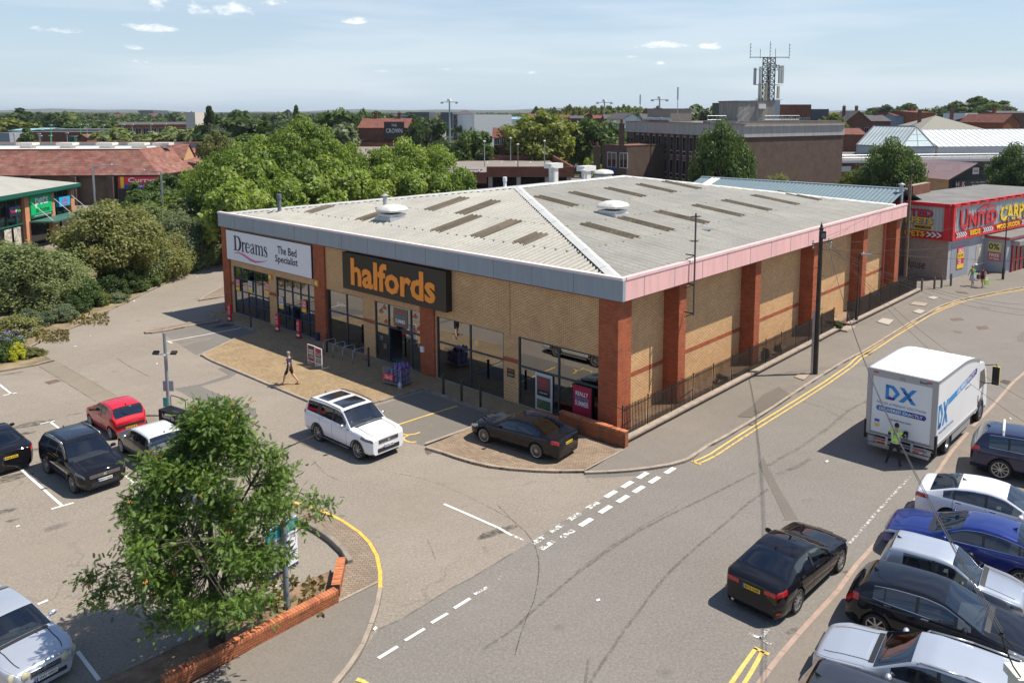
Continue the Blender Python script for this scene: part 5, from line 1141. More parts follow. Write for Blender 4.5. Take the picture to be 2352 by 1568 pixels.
RV=dict(L=4.50,W=1.76,H=1.39,fo=.88,wb=2.62,rw=.315,paint=P_SILV2,prof=[(0,.66),(.06,.76),(.5,.86),(1.2,.94),(1.30,.96),(2.05,1.34),(2.5,1.39),(3.1,1.38),(3.4,1.33),(4.0,1.06),(4.42,1.02),(4.50,.9)],belt=[(0,.78),(1.3,.88),(4.5,.95)],cowl=1.28,roof0=2.02,roof1=3.3,rwin=3.98,roofw=.72,sill=.2,nose=(.6,.72),tail=(.4,.82),win=[(1.7,2.55),(2.63,3.5)],doors=[1.55,2.59,3.5],handles=[2.45,3.3],hl=(.045,.05),hlr=(5.0,5.1),tl=(.01,.3),grille=(.60,.72,.15),slats=1,grillem=CHROME,fpz=.42,reg='VN51 WKO',spokes=10,rim=.74,chrome=True)
def rv_extra(root,S,patch,X0):
 for s in(1,-1):
  for yy,r_,xx in((.47,.105,-.02),(.70,.12,-.16)):
   mb=MB().lathe([(r_,-.05),(r_,.03),(r_*.8,.045),(.001,.05)],(X0+xx,s*yy,.64),'x',16);mb.build('headlight',plain('yellowed lamp',(.50,.47,.33),.08,coat=1.),root,smooth='all')
 mb=MB();[mb.box(X0+.018,X0+.03,-.33+i*.03,-.318+i*.03,.535,.665)for i in range(23)];mb.build('grille_bars',TRIM,root)
 for s in(1,-1):patch('bumper_strip',.0,.6,2.6,2.85,CHROME,s,.008,8,1)
RV['extra']=[('a',rv_extra)]
hp=G('E7',600,1330,.65);hd=R(-34);u=Vector((math.cos(hd),math.sin(hd),0))
car('parked_car','pale silver saloon with round twin headlamps at the lower left','car',(hp.x-u.x*2.2,hp.y-u.y*2.2,0),hd,RV,.97)
HR=R(-35)
def at_near(pt,hd,c,sc,x_from_nose,side,yoff=None):
 """centre so that the point on the near side at x_from_nose lands on pt"""
 u=Vector((math.cos(hd),math.sin(hd),0));l=Vector((-u.y,u.x,0));yo=(c['W']/2-.03)if yoff is None else yoff
 p=pt-u*(c['L']/2-x_from_nose)*sc-l*side*yo*sc;return(p.x,p.y,.03)
AS=dict(L=4.42,W=1.81,H=1.50,fo=.92,wb=2.685,rw=.325,paint=P_BLACK2,prof=[(0,.68),(.08,.80),(.5,.92),(1.05,1.02),(1.2,1.06),(2.05,1.44),(2.5,1.50),(3.2,1.48),(3.85,1.40),(3.97,1.36),(4.28,1.04),(4.42,.85)],belt=[(0,.82),(1.2,.96),(3.4,1.04),(4.42,1.13)],cowl=1.16,roof0=2.05,roof1=3.93,rwin=4.27,roofw=.72,sill=.22,nose=(.55,.76),tail=(.4,.80),win=[(1.42,1.72),(1.8,2.62),(2.70,3.42),(3.46,3.72)],doors=[1.72,2.66,3.5],handles=[2.45,3.35],hl=(.04,.6),hlr=(4.3,5.9),tl=(.01,.36),tlr=(4.2,5.8),grille=(.55,.8,.12),fpz=.42,rpz=.75,reg='FM11 XGA',chrome=True,spokes=7,rim=.76,spw=.34,privacy=True,handlem=CHROME)
pt=G('E6',745,1115,.03)
car('parked_car','black hatchback with a chrome window outline in the right hand row','car',at_near(pt,HR,AS,1.03,.92+2.685,-1),HR,AS,1.03)
PG=dict(L=3.68,W=1.59,H=1.37,fo=.72,wb=2.385,rw=.275,paint=P_SILV,roofpaint=P_SILV2,prof=[(0,.62),(.05,.72),(.5,.83),(.98,.91),(1.1,.95),(1.75,1.33),(2.1,1.37),(3.0,1.36),(3.3,1.33),(3.38,1.29),(3.60,.92),(3.68,.75)],belt=[(0,.72),(1.0,.87),(3.68,.92)],cowl=1.08,roof0=1.75,roof1=3.34,rwin=3.58,roofw=.78,sill=.22,nose=(.5,.78),tail=(.35,.84),win=[(1.35,2.18),(2.26,3.0)],doors=[1.3,2.22],handles=[2.12],hl=(.02,.3),hlr=(4.3,5.5),hlm=LAMP_D,tl=(.01,.15),tlr=(3.9,5.0),grille=(.5,.4,.06),slats=1,fpz=.35,rpz=.5,reg='W482 TOE',spokes=8,rim=.8,rimm=plain('steel wheel',(.25,.26,.27),.5,metal=.4),handlem=TRIM,mirror=TRIM,sidestrip=TRIM)
pt=G('E6',800,400,.75)
car('parked_car','old silver three door hatchback in the right hand row','car',at_near(Vector((pt.x,pt.y,0)),HR,PG,1.03,3.58,-1,.72),HR,PG,1.03)
MO=dict(L=4.87,W=1.85,H=1.48,fo=.95,wb=2.85,rw=.335,paint=P_BLUE,prof=[(0,.66),(.1,.78),(.6,.92),(1.3,1.01),(1.42,1.04),(2.25,1.42),(2.7,1.48),(3.2,1.46),(3.7,1.38),(4.45,1.13),(4.55,1.11),(4.78,1.07),(4.87,.95)],belt=[(0,.8),(1.4,.96),(4.5,1.06),(4.87,1.0)],cowl=1.38,roof0=2.2,roof1=3.6,rwin=4.43,roofw=.72,sill=.2,nose=(.6,.74),tail=(.4,.82),win=[(1.75,2.72),(2.80,3.66),(3.72,4.02)],doors=[1.62,2.76,3.72],handles=[2.55,3.55],hl=(.04,.62),hlr=(4.6,5.9),grille=(.55,.9,.16),slats=5,fpz=.38,reg='YC65 PFN',chrome=True,spokes=10,rim=.74,handlem=P_BLUE)
pt=G('E6',870,110,.45)
car('parked_car','bright blue saloon facing the road in the right hand row','car',at_near(Vector((pt.x,pt.y,0)),HR+math.pi,MO,1.03,.10,1,.62),HR+math.pi,MO,1.03)
SB=dict(MO);SB.update(paint=P_WHITE,reg='DS67 LVT',belt=[(0,.8),(1.4,.94),(4.5,1.02),(4.87,1.0)],tl=(.005,.42),tlr=(4.3,5.5),handlem=CHROME)
pt=G('E5',225,950,.8)
car('parked_car','white saloon with its tail to the road in the right hand row','car',at_near(Vector((pt.x,pt.y,0)),HR,SB,1.03,4.80,-1,.66),HR,SB,1.03)
TQ=dict(TG);TQ.update(L=4.80,W=1.94,H=1.74,fo=.88,wb=2.9,rw=.38,paint=P_NAVY,prof=[(0,.85),(.1,.98),(.5,1.06),(1.25,1.16),(1.35,1.18),(2.05,1.68),(2.5,1.74),(3.4,1.73),(4.2,1.69),(4.42,1.63),(4.66,1.22),(4.80,1.0)],belt=[(0,.95),(1.3,1.10),(4.8,1.18)],cowl=1.34,roof0=2.05,roof1=4.36,rwin=4.65,win=[(1.65,2.55),(2.63,3.5),(3.58,4.2)],doors=[1.55,2.59,3.54],handles=[2.4,3.35],reg='RX62 HHK',rails=None,sunroof=[],cladding=False,sill=.32,rpz=.85)
def tq_extra(root,S,patch,X0):
 for xx in(3.75,):
  for s in(1,-1):pass
  q=S(xx,10.6,1,.0);mb=MB();mb.path([Vector((q.x,-q.y,q.z-.03)),Vector((q.x,-q.y*.9,q.z+.13)),Vector((q.x,0,q.z+.16)),Vector((q.x,q.y*.9,q.z+.13)),Vector((q.x,q.y,q.z-.03))],.045,6);mb.build('roof_bar',WHITE,root)
TQ['extra']=[('a',tq_extra)]
pt=G('E5',1245,742,.03)
car('parked_car','navy blue SUV with a white roof bar at the right edge','car',at_near(pt,HR+R(4),TQ,1.03,.88+2.9,-1),HR+R(4),TQ,1.03)
ME=dict(L=4.80,W=1.82,H=1.48,fo=.82,wb=2.85,rw=.33,paint=P_SILV2,prof=[(0,.64),(.08,.76),(.6,.90),(1.3,.99),(1.42,1.02),(2.2,1.41),(2.6,1.48),(3.4,1.48),(4.3,1.44),(4.42,1.40),(4.68,1.02),(4.80,.85)],belt=[(0,.78),(1.4,.94),(4.8,1.02)],cowl=1.40,roof0=2.18,roof1=4.38,rwin=4.66,roofw=.74,sill=.2,nose=(.6,.72),tail=(.4,.84),win=[(1.78,2.72),(2.80,3.6),(3.68,4.3)],doors=[1.62,2.76,3.64],handles=[2.55,3.45],hl=(.06,.60),hlr=(4.0,6.0),grille=(.58,.8,.14),fpz=.4,reg='LK06 RZO',chrome=False,rails=ALLOY,spokes=10,rim=.74,seat=plain('tan seat',(.30,.19,.11),.8))
pt=G('E6',190,1330,.65)
car('parked_car','pale silver estate car facing the road near the bottom edge','car',at_near(Vector((pt.x,pt.y,0)),HR+math.pi,ME,1.03,.16,1,.68),HR+math.pi,ME,1.03)
DG=dict(TG);DG.update(paint=P_DGREY,reg='KP14 DRJ',rails=None,sunroof=[],chrome=False)
pt=G('E6',250,1430,1.5)
car('parked_car','dark grey car cut off by the bottom edge of the photograph','car',at_near(Vector((pt.x,pt.y,0)),HR,DG,1.03,3.95,-1,-.55),HR,DG,1.03)
car('parked_car','black car just outside the right edge that casts a shadow on the road','car',(26.1,33.6,0.03),R(146),dict(AS,reg='BJ13 ZTA'),1.0)
def lorry():
 hd=R(47);r=thing('box_lorry','white box lorry with blue lettering stopped in the road','lorry',(14.87,31.8,0),hd)
 HW=1.37;Z0,Z1,LB=.88,3.58,5.9
 PAN=plain('white lorry panel',(.76,.77,.77),.35,coat=.3);FR=plain('aluminium frame',(.40,.41,.43),.4,metal=.5);ROOFW=plain('translucent roof',(.80,.82,.80),.5)
 n=12;prof=[(LB*i/n,Z1-.0 if i/n<.55 else Z1-.42*((i/n-.55)/.45)**2)for i in range(n+1)]
 mb=MB();vs=[]
 for x,z in prof:vs+=[(x,HW,z),(x,HW*.9,z+.02),(x,-HW*.9,z+.02),(x,-HW,z)]
 mb.add(vs,[(4*i+k,4*i+4+k,4*i+5+k,4*i+1+k)for i in range(n)for k in range(3)]);fixn(mb.build('box_roof',ROOFW,r))
 for s,nm in((1,'side_panel'),(-1,'side_panel')):
  mb=MB();vs=[];
  for x,z in prof:vs+=[(x,s*HW,Z0),(x,s*HW,z)]
  mb.add(vs,[((2*i,2*i+1,2*i+3,2*i+2)if s>0 else(2*i,2*i+2,2*i+3,2*i+1))for i in range(n)]);mb.build(nm,PAN,r)
  mb=MB();
  for(x0,z0),(x1,z1)in zip(prof[:-1],prof[1:]):mb.bar((x0,s*(HW+.01),z0-.02),(x1,s*(HW+.01),z1-.02),.04,.10)
  mb.bar((0,s*(HW+.01),Z0),(LB,s*(HW+.01),Z0),.05,.13);mb.build('frame_rail',FR,r)
 MB().box(LB-.02,LB,-HW,HW,Z0,prof[-1][1]).build('front_panel',PAN,r)
 mb=MB();mb.box(-.03,.06,HW-.16,HW+.02,Z0-.1,Z1-.02).box(-.03,.06,-HW-.02,-HW+.16,Z0-.1,Z1-.02).box(-.03,.06,-HW+.16,HW-.16,Z1-.28,Z1-.02).box(-.05,.1,-HW-.03,HW+.03,Z1-.02,Z1+.03);mb.build('rear_frame',FR,r)
 sh=MB();sh.box(0,.04,-HW+.16,HW-.16,Z0,Z1-.28);do=sh.build('roller_door',PAN,r)
 mb=MB();mb.box(-.012,0,-HW+.16,-HW+.2,Z0,Z1-.3).box(-.012,0,HW-.2,HW-.16,Z0,Z1-.3).box(-.02,0,-HW+.16,HW-.16,Z0,Z0+.04);mb.build('door_channel',FR,do)
 mb=MB();mb.box(-.04,.12,HW-.02,HW+.06,.55,1.35).box(-.04,.12,-HW-.06,-HW+.02,.55,1.35);mb.build('rubber_buffer',MBLACK,r)
 mb=MB();mb.box(-.045,-.03,HW-.42,HW-.22,Z1-.14,Z1-.08).box(-.045,-.03,-HW+.22,-HW+.42,Z1-.14,Z1-.08);mb.build('marker_light',LAMP_R,r)
 MB().box(-.07,-.03,-.09,.09,Z1-.26,Z1-.16).build('camera',STEEL,r)
 text('Bevan',TXN,r,(-.036,-.83,Z1-.14),RT,UPV,.28,.10,bold=.02)
 BLU=plain('lorry blue',(.02,.25,.58),.45);NVB=plain('lorry navy',(.035,.03,.25),.45);BAN=plain('lorry banner',(.02,.17,.47),.45)
 rt,up=-Y,Z;o=Vector((-.008,0,0));rr=r
 def polyl(pts,m,nm='logo',o=o,rt=rt,up=up,dep=.004):
  nrm=rt.cross(up);q=[o+rt*a+up*b for a,b in pts];k=len(q)
  A=sum(pts[i][0]*pts[(i+1)%k][1]-pts[(i+1)%k][0]*pts[i][1]for i in range(k));q=q if A>0 else q[::-1]
  vs=[p+nrm*dep for p in q];MB().add(vs,[tuple(range(k))]).build(nm,m,r)
 def dx(cx,cz,w,h,o,rt,up):
  def T(pts):return[(cx+(a-.5)*w,cz+(b-.5)*h)for a,b in pts]
  for pts,m in(([(0,0),(0,1),(.11,1),(.11,.28)],BLU),([(0,1),(.26,1),(.42,.66),(.30,.55),(.18,.80),(0,.82)],BLU),([(.42,.66),(.47,.5),(.28,0),(.17,.0),(.33,.5),(.30,.55)],BLU),([(0,0),(.28,0),(.33,.18),(.12,.2)],NVB),([(.0,.0),(.11,.28),(.22,.16),(.20,0)],BLU),([(.45,1),(.60,1),(1.0,0),(.84,0)],BLU),([(.86,1),(1.0,1),(.60,.0),(.43,0)],BLU),([(.56,.72),(.62,.58),(.70,.58),(.62,.8)],NVB),([(.74,.30),(.80,.42),(.88,.30),(.82,.20)],NVB)):
   polyl(T(pts),m,'logo',o,rt,up,.004 if m is BLU else.007)
 dx(-.03,2.72,1.22,.62,o,rt,up)
 text('PARCEL & FREIGHT SOLUTIONS',plain('grey blue lettering',(.18,.25,.38),.5),r,(-.006,0,2.22),rt,up,1.95,.10,bold=.01)
 polyl([(-1.0,1.97),(-.93,2.08),(.93,2.08),(1.0,1.97),(.93,1.86),(-.93,1.86)],BAN,'banner');polyl([(.2,2.078),(.93,2.078),(1.0,1.97),(.93,1.862),(.45,1.862)],NVB,'banner',o=o,dep=.006)
 text('DELIVERED EXACTLY',TXW,r,(-.016,0,1.97),rt,up,1.72,.12,bold=.025,depth=.006);text('dxdelivery.com',plain('slate lettering',(.06,.10,.22),.5),r,(-.006,0,1.58),rt,up,.85,.12,bold=.015)
 for k,m in enumerate((EUB,OFFWHITE,YELLOW)):plate(MB(),(-.006,.93,1.42-.11*k),rt,up,.2,.10,.004).build('sticker',m,r)
 os,rs=Vector((0,-HW-.006,0)),X
 dx(.85,2.05,1.25,1.0,os,rs,up)
 def ps(pts,m,nm='logo'):polyl(pts,m,nm,os,rs,up)
 ps([(1.45,2.25),(1.55,2.52),(4.2,2.78),(4.2,2.50)],BLU,'side_band');ps([(4.2,2.50),(4.2,2.78),(5.4,2.90),(5.5,2.76),(5.4,2.62)],NVB,'side_band')
 text('DELIVERED EXACTLY',TXW,r,(3.9,-HW-.012,2.62),Vector((1,0,.1)).normalized(),up,2.6,.17,bold=.02);text('PARCEL & FREIGHT SOLUTIONS',BLU,r,(1.35,-HW-.010,1.35),rs,up,1.9,.09,bold=.01);text('dxdelivery.com',plain('slate lettering',(.06,.10,.22),.5),r,(4.2,-HW-.010,2.32),rs,up,.8,.08,bold=.01)
 mb=MB();mb.box(.1,7.2,-.45,.45,.55,.88);mb.build('chassis',MBLACK,r)
 mb=MB();mb.box(-.16,-.04,-1.2,1.2,.34,.46);mb.build('underrun_bar',STEEL,r)
 mb=MB();mb.box(-.1,-.04,-1.25,-.55,.48,.72).box(-.1,-.04,.55,1.25,.48,.72).box(-.08,0,-1.25,1.25,.8,.87);mb.tube((-.12,-1.2,.72),(-.12,.5,.66),.03,n=8);mb.tube((-.14,-1.1,.60),(-.14,1.1,.60),.035,n=8);mb.bar((-.14,-.55,.5),(-.10,-.55,.86),.1);mb.bar((-.14,.45,.5),(-.10,.45,.86),.1);mb.build('tail_lift',STEEL,r)
 for s in(1,-1):MB().box(-.125,-.1,s*.75-.26,s*.75+.26,.50,.68).build('tail_light',LAMP_R,r)
 mb=MB();mb.box(-.135,-.125,.83,.97,.52,.60).box(-.135,-.125,-.97,-.83,.52,.60);mb.build('reverse_lamp',LAMP_W,r)
 p=plate(MB(),(-.135,.62,.42),rt,up,.56,.13,.01).build('number_plate',PLATE_Y,r);text('DA19 KBY',TXK,p,(-.147,.62,.42),rt,up,.46,.085,bold=.025)
 MB().box(-.09,-.02,-.34,-.18,.95,1.25).build('lift_control',MBLACK,r);MB().box(-.098,-.09,-.29,-.23,1.05,1.13).build('control_label',TXW,r)
 mb=MB()
 for s in(1,-1):mb.box(2.3,4.9,s*HW-.03 if s>0 else-HW,s*HW if s>0 else-HW+.03,.45,.72)
 mb.build('side_guard',plain('guard',(.33,.34,.35),.45,metal=.3),r)
 mb=MB();[mb.box(.62,.66,s*.95-.25,s*.95+.25,.18,.62)for s in(1,-1)];mb.build('mud_flap',MBLACK,r)
 text('Bevan',TXW,r,(.61,-.95,.42),rt,up,.34,.13,bold=.03)
 cw=HW-.12;cab=MB();pr=[(6.05,.55),(6.05,2.75),(6.35,2.85),(7.1,2.75),(7.55,2.3),(7.85,1.45),(7.9,.5)]
 vs=[(x,cw,z)for x,z in pr]+[(x,-cw,z)for x,z in pr];k=len(pr)
 cab.add(vs,[tuple(range(k))[::-1],tuple(range(k,2*k))]+[(i,(i+1)%k,k+(i+1)%k,k+i)for i in range(k)]);fixn(cab.build('cab',PAN,r))
 for s in(1,-1):
  q=[(6.55,1.55),(6.55,2.4),(7.25,2.4),(7.62,1.62)];vs=[(x,s*(cw+.005),z)for x,z in q];MB().add(vs,[(0,1,2,3)if s>0 else(3,2,1,0)]).build('cab_window',FLAT_GLASS,r)
  mb=MB();mb.tube((7.3,s*cw,2.55),(7.55,s*(cw+.42),2.6),.02);mb.tube((7.55,s*(cw+.42),2.6),(7.55,s*(cw+.45),2.45),.02);mb.tube((7.4,s*cw,1.65),(7.55,s*(cw+.40),1.7),.02);mi=mb.build('mirror_arm',MBLACK,r)
  MB().box(7.46,7.56,s*(cw+.42)-.14,s*(cw+.42)+.14,1.65,2.48).build('wing_mirror',MBLACK,r);MB().box(7.56,7.63,s*(cw+.42)-.15,s*(cw+.42)+.15,1.63,2.5).build('mirror_shell',plain('mirror yellow',(.85,.62,.02),.4),r)
  MB().lathe([(.56,-.02),(.56,.02),(.47,.02),(.47,-.02)],(6.85,s*(cw+.01),.5),'y',20).build('wheel_arch',MBLACK,r)
  MB().box(7.05,7.15,s*(cw)-.01,s*cw+.02,1.2,1.25).build('door_handle',MBLACK,r);MB().box(6.3,6.5,s*cw-.01,s*cw+.015,.95,1.3).build('badge',MBLACK,r)
 MB().obox((7.73,0,1.95),(.16,0,-.38),(0,cw*.92,0),(.012,0,.006)).build('windscreen',FLAT_GLASS,r)
 MB().box(7.86,7.98,-cw,cw,.35,.75).build('front_bumper',PAN,r)
 for x,dual in((2.0,True),(6.85,False)):
  for s in(1,-1):
   wh=MB().lathe([(.27,-.13),(.44,-.14),(.475,-.10),(.475,.10),(.44,.13),(.28,.12)],(0,0,0),'y',26).build('wheel',RUBBER,r,smooth=30,loc=(x,s*(HW-.2),.475));MB().lathe([(.28,s*.12),(.24,s*.10),(.20,s*.02),(.10,s*.03),(.09,s*.09),(.001,s*.09)],(0,0,0),'y',20).build('rim',STEEL,wh,smooth=30)
 return r
lorry()
# ================================================================ STREET FURNITURE
def railing(a,b,label,h0=.3,h1=1.55,bays=None):
 a,b=Vector(a),Vector(b);d=b-a;T=d.length;u=d.normalized();r=thing('railing',label,'fence',a,0)
 n=bays or max(1,round(T/1.9));W_=MB()
 for i in range(n+1):
  p=u*T*i/n;MB().bar(p+Z*h0,p+Z*(h1+.18),.06).build('post',BLACK,r)
 for i in range(n):
  p0=u*(T*i/n+.05);p1=u*(T*(i+1)/n-.05);mb=MB();mb.bar(p0+Z*(h0+.15),p1+Z*(h0+.15),.012,.045);mb.bar(p0+Z*(h1-.05),p1+Z*(h1-.05),.012,.045)
  k=int((p1-p0).length/.115)
  for j in range(1,k):q=p0+(p1-p0)*j/k;mb.tube(q+Z*(h0+.05),q+Z*(h1+.07),.021,.021,4,cap=False);mb.tube(q+Z*(h1+.07),q+Z*(h1+.14),.016,.003,4,cap=False)
  mb.build('railing_panel',BLACK,r)
 return r
def stays(xs,y,z):
 for x in xs:
  r=thing('railing_stay','thin black stay between side wall pier and railings','stay',BL(x,y,z),BR,'thin stays holding the railings')
  mb=MB();mb.tube((0,0,0),(0,.75,.05),.015,n=5);mb.tube((.3,0,-.5),(0,.5,-1.0),.02,n=5);mb.build('rod',BLACK,r)
railing(BL(-.3,-.5),BL(23.1,-.5),'long black railings on the low wall beside the side wall')
railing(BL(25.2,-.6),BL(39.1,-.85),'shorter black railings beyond the side gateway')
stays((0,5.2,13.2,21.1,29.6,36.6),-.5,1.4)
def lowwall(a,b,label):
 a,b=Vector(a),Vector(b);d=b-a;u=d.normalized();q=Vector((-u.y,u.x,0));r=thing('boundary_wall',label,'wall',a,0)
 MB().obox(d/2+q*.0+Z*.12,d/2,q*.14,Z*.14).build('brickwork',BR_BROWN if d.length>6 else BR_WALL,r)
 mb=MB();n=max(1,int(d.length/.6))
 for i in range(n):p0=d*(i/n)+u*.005;p1=d*((i+1)/n)-u*.005;mb.obox((p0+p1)/2+Z*(.30+random.uniform(-.004,.004)),(p1-p0)/2,q*.19,Z*.045)
 mb.build('coping',KERB,r)
lowwall(BL(-.5,-.62),BL(23.3,-.62),'low wall with stone coping carrying the long railings')
lowwall(BL(25.0,-.72),BL(39.3,-.98),'low wall with stone coping carrying the shorter railings')
r=thing('doorstep','pale stone step at the gap between the two railings','step',BL(24.4,-.95,.1),BR);MB().box(-.8,.7,-.3,.3,0,.08).build('slab',KERB,r);MB().box(-.75,.65,-.25,.25,.08,.1).build('tread',KERB,r)
dwarf_wall('low brick wall end beside the black saloon and the railings',[BL(-.72,-.95),BL(-.72,2.7)],.80,.23,side=-1)
dwarf_wall('lower brick wall behind the black saloon under the corner window',[BL(-.72,2.72),BL(-.72,4.6)],.42,.23,side=-1)
def bollard(p,h,m,label,group,r_=.06,cap=None):
 t=thing('bollard',label,'bollard',p,0,group);MB().lathe([(r_,0),(r_,h-.04),(r_*.8,h),(.001,h+.01)],n=12).build('post',m,t,smooth=True);MB().lathe([(r_*1.04,h-.16),(r_*1.04,h-.06)],n=12).build('band',cap or m,t)
for v,x,y,lab in(('B3',127,1003,'black bollard before the bicycle window, left of three'),('B3',255,1050,'black bollard before the bicycle window, middle of three'),('B3',387,1093,'black bollard before the bicycle window, right of three'),('B2',1697,1265,'black bollard right of the bottle trolley')):
 bollard(G(v,x,y,.1),1.05,BLACK,lab,'black bollards before the shop')
bollard(G('B2',885,970,.1),1.15,BLACK,'black bollard by the pier between the two shops','black bollards before the shop');bollard(G('B2',1176,1072,.1),1.1,BLACK,'black bollard beside the cycle stands','black bollards before the shop')
bollard(G('B2',355,800,.1),.95,NAVY,'navy bollard outside the bed shop','black bollards before the shop')
for i,(x,y,h)in enumerate(((1070,283,.95),(1158,270,1.0),(1208,262,1.0),(1273,248,1.0))):
 bollard(G('B4',x,y,.1),h,plain('grey bollard',(.09,.09,.10),.6),['leftmost','second','third','rightmost'][i]+' of four grey wooden bollards by the carpet shop','bollards by the carpet shop',.08,plain('red reflector',(.35,.10,.06),.5))
for i,(x0,y0,x1,y1)in enumerate(((960,990,1018,1005),(1015,1015,1072,1028),(1070,1045,1130,1058),(1128,1065,1187,1055))):
 a=G('B2',x0,y0,.1);bb=BL(-1.0-.05,20.1-i*.95,.1);t=thing('cycle_stand',['leftmost','second','third','rightmost'][i]+' of the four steel hoop cycle stands','cycle stand',bb,BR,'hoop cycle stands')
 pts=[Vector((-.42,0,0)),Vector((-.42,0,.62))]+[Vector((-.42+.18*(1-math.cos(R(k*18))),0,.62+.18*math.sin(R(k*18))))for k in range(1,6)]+[Vector((.24+.18*math.sin(R(k*18)),0,.62+.18*math.cos(R(k*18))))for k in range(0,6)]+[Vector((.42,0,0))]
 MB().path(pts,.025,8).build('hoop',STEEL,t,smooth='all');MB().lathe([(.07,0),(.07,.012)],(-.42,0,0),n=10).build('foot_plate',STEEL,t);MB().lathe([(.07,0),(.07,.012)],(.42,0,0),n=10).build('foot_plate',STEEL,t)
def aboard(p,rz,label,bg,items):
 t=thing('pavement_sign',label,'a-board',p,rz)
 fr=MB();fr.box(-.01,.03,-.36,-.33,0,1.15).box(-.01,.03,.33,.36,0,1.15).box(-.01,.03,-.33,.33,1.12,1.15).box(-.01,.03,-.33,.33,.2,.24).box(.03,.42,-.36,-.33,.0,.04).box(.03,.42,.33,.36,.0,.04);fr.build('frame',WHITE,t)
 plate(MB(),(.0,0,.68),RT,UPV,.65,.88,.006).build('poster',bg,t)
 for it in items:
  if it[0]=='b':plate(MB(),(-.008,-it[1],.68+it[2]),RT,UPV,it[3],it[4],.002).build('colour_block',it[5],t)
  else:text(it[0],it[5],t,(-.012,-it[1],.68+it[2]),RT,UPV,it[3],it[4],bold=.03)
PINKR=plain('pink red print',(.55,.03,.09),.5)
aboard(BL(-3.1,18.85,.1),BR+R(2),'red and black half price board, the left of a pair before the entrance',PINKR,[('b',0,.06,.54,.74,SIGN_K),('HALF',0,.16,.44,.15,TXW),('PRICE',0,-.02,.44,.14,TXW),('ALL SELECTED',0,-.17,.44,.05,TXW),('CHILD SEATS',0,-.25,.44,.05,TXW),('b',0,-.37,.3,.05,SIGN_K)])
aboard(BL(-3.15,18.08,.1),BR-R(3),'red and grey picture board, the right of a pair before the entrance',plain('sky print',(.35,.42,.50),.5),[('b',0,.28,.6,.26,PINKR),('GRAND DAY',0,.32,.45,.07,TXK),('OUT',0,.22,.3,.07,TXK),('b',0,.02,.6,.2,SIGN_K),('WIN A PRIZE',0,.04,.45,.05,TXW),('b',0,-.28,.6,.28,plain('bikes print',(.25,.22,.19),.6,var=.7,vscale=12))])
for(x,y,z0,lab)in((210,755,0,'red half price flag sign at the far left pier'),(543,826,0,'red half price flag sign left of the blue doors'),(690,873,0,'red half price flag sign right of the blue doors')):
 p=G('B2',x,y,.1);t=thing('sale_totem',lab,'sign',p,BR,'red sale totems');MB().box(-.06,.06,-.17,.17,0,1.15).build('board',RED,t);plate(MB(),(-.062,0,.18),RT,UPV,.32,.12,.004).build('white_band',TXW,t)
 text('1/2',TXW,t,(-.063,0,.92),RT,UPV,.22,.2,bold=.02);text('PRICE',TXW,t,(-.063,0,.68),RT,UPV,.24,.09,bold=.02);text('SALE',TXW,t,(-.063,0,.54),RT,UPV,.24,.09,bold=.02);MB().box(-.12,.12,-.2,.2,0,.03).build('base',BLACK,t)
def trolley():
 o=G('E1',1730,215,.1);t=thing('cage_trolley','steel cage trolley stacked with purple bottles by the entrance','trolley',o,BR+R(8));
 mb=MB();hw,hd=.42,.62
 for z in[.18+.075*i for i in range(11)]:
  mb.path([Vector((-hw,-hd,z)),Vector((hw,-hd,z)),Vector((hw,hd,z)),Vector((-hw,hd,z)),Vector((-hw,-hd,z))],.008,4)
 for a in(-hw,0,hw):
  for b in(-hd,0,hd):
   if a or b:mb.tube((a,b,.12),(a,b,.93),.012,n=5)
 mb.box(-hw,hw,-hd,hd,.12,.16);mb.build('cage',STEEL,t)
 for a in(-1,1):
  for b in(-1,1):MB().lathe([(.06,-.015),(.06,.015)],(a*hw*.9,b*hd*.9,.06),'y',10).build('castor',RUBBER,t)
 MB().box(-hw-.02,-hw-.005,-.1,hd,.28,.62).build('price_board',RED,t);text('2 for £5',TXW,t,(-hw-.022,.25,.45),RT,UPV,.5,.2,bold=.03)
 PUR=plain('purple screenwash',(.10,.045,.22),.12,coat=.6);BLUC=plain('blue cap',(.05,.22,.55),.35)
 for k in range(3):
  for i in range(3):
   for j in range(4):
    if k==2 and j>1:continue
    x,y,z=-.27+i*.27,-.45+j*.29,.2+k*.33
    bo=MB();bo.lathe([(.10,0),(.115,.03),(.115,.2),(.05,.27),(.03,.29)],n=8);q=bo.build('bottle',PUR,None,smooth='all');q.location=t.matrix_basis@Vector((x,y,z))if False else(o+Matrix.Rotation(BR+R(8),3,'Z')@Vector((x,y,z)))
    tag(q,'purple bottle of screen wash packed in the cage trolley','bottle','purple bottles in the cage trolley');MB().lathe([(.035,.285),(.035,.32),(.001,.325)],n=8).build('cap',BLUC,q)
 b=thing('water_bottle','single clear bottle standing on the paving beside the trolley','bottle',G('E1',1762,282,.1),0);MB().lathe([(.10,0),(.11,.03),(.10,.24),(.04,.32),(.03,.35)],n=12).build('bottle_body',plain('clear plastic',(.35,.42,.52),.08,coat=1.),b,smooth='all');MB().lathe([(.035,.34),(.035,.37),(.001,.37)],n=8).build('cap',BLUC,b)
trolley()
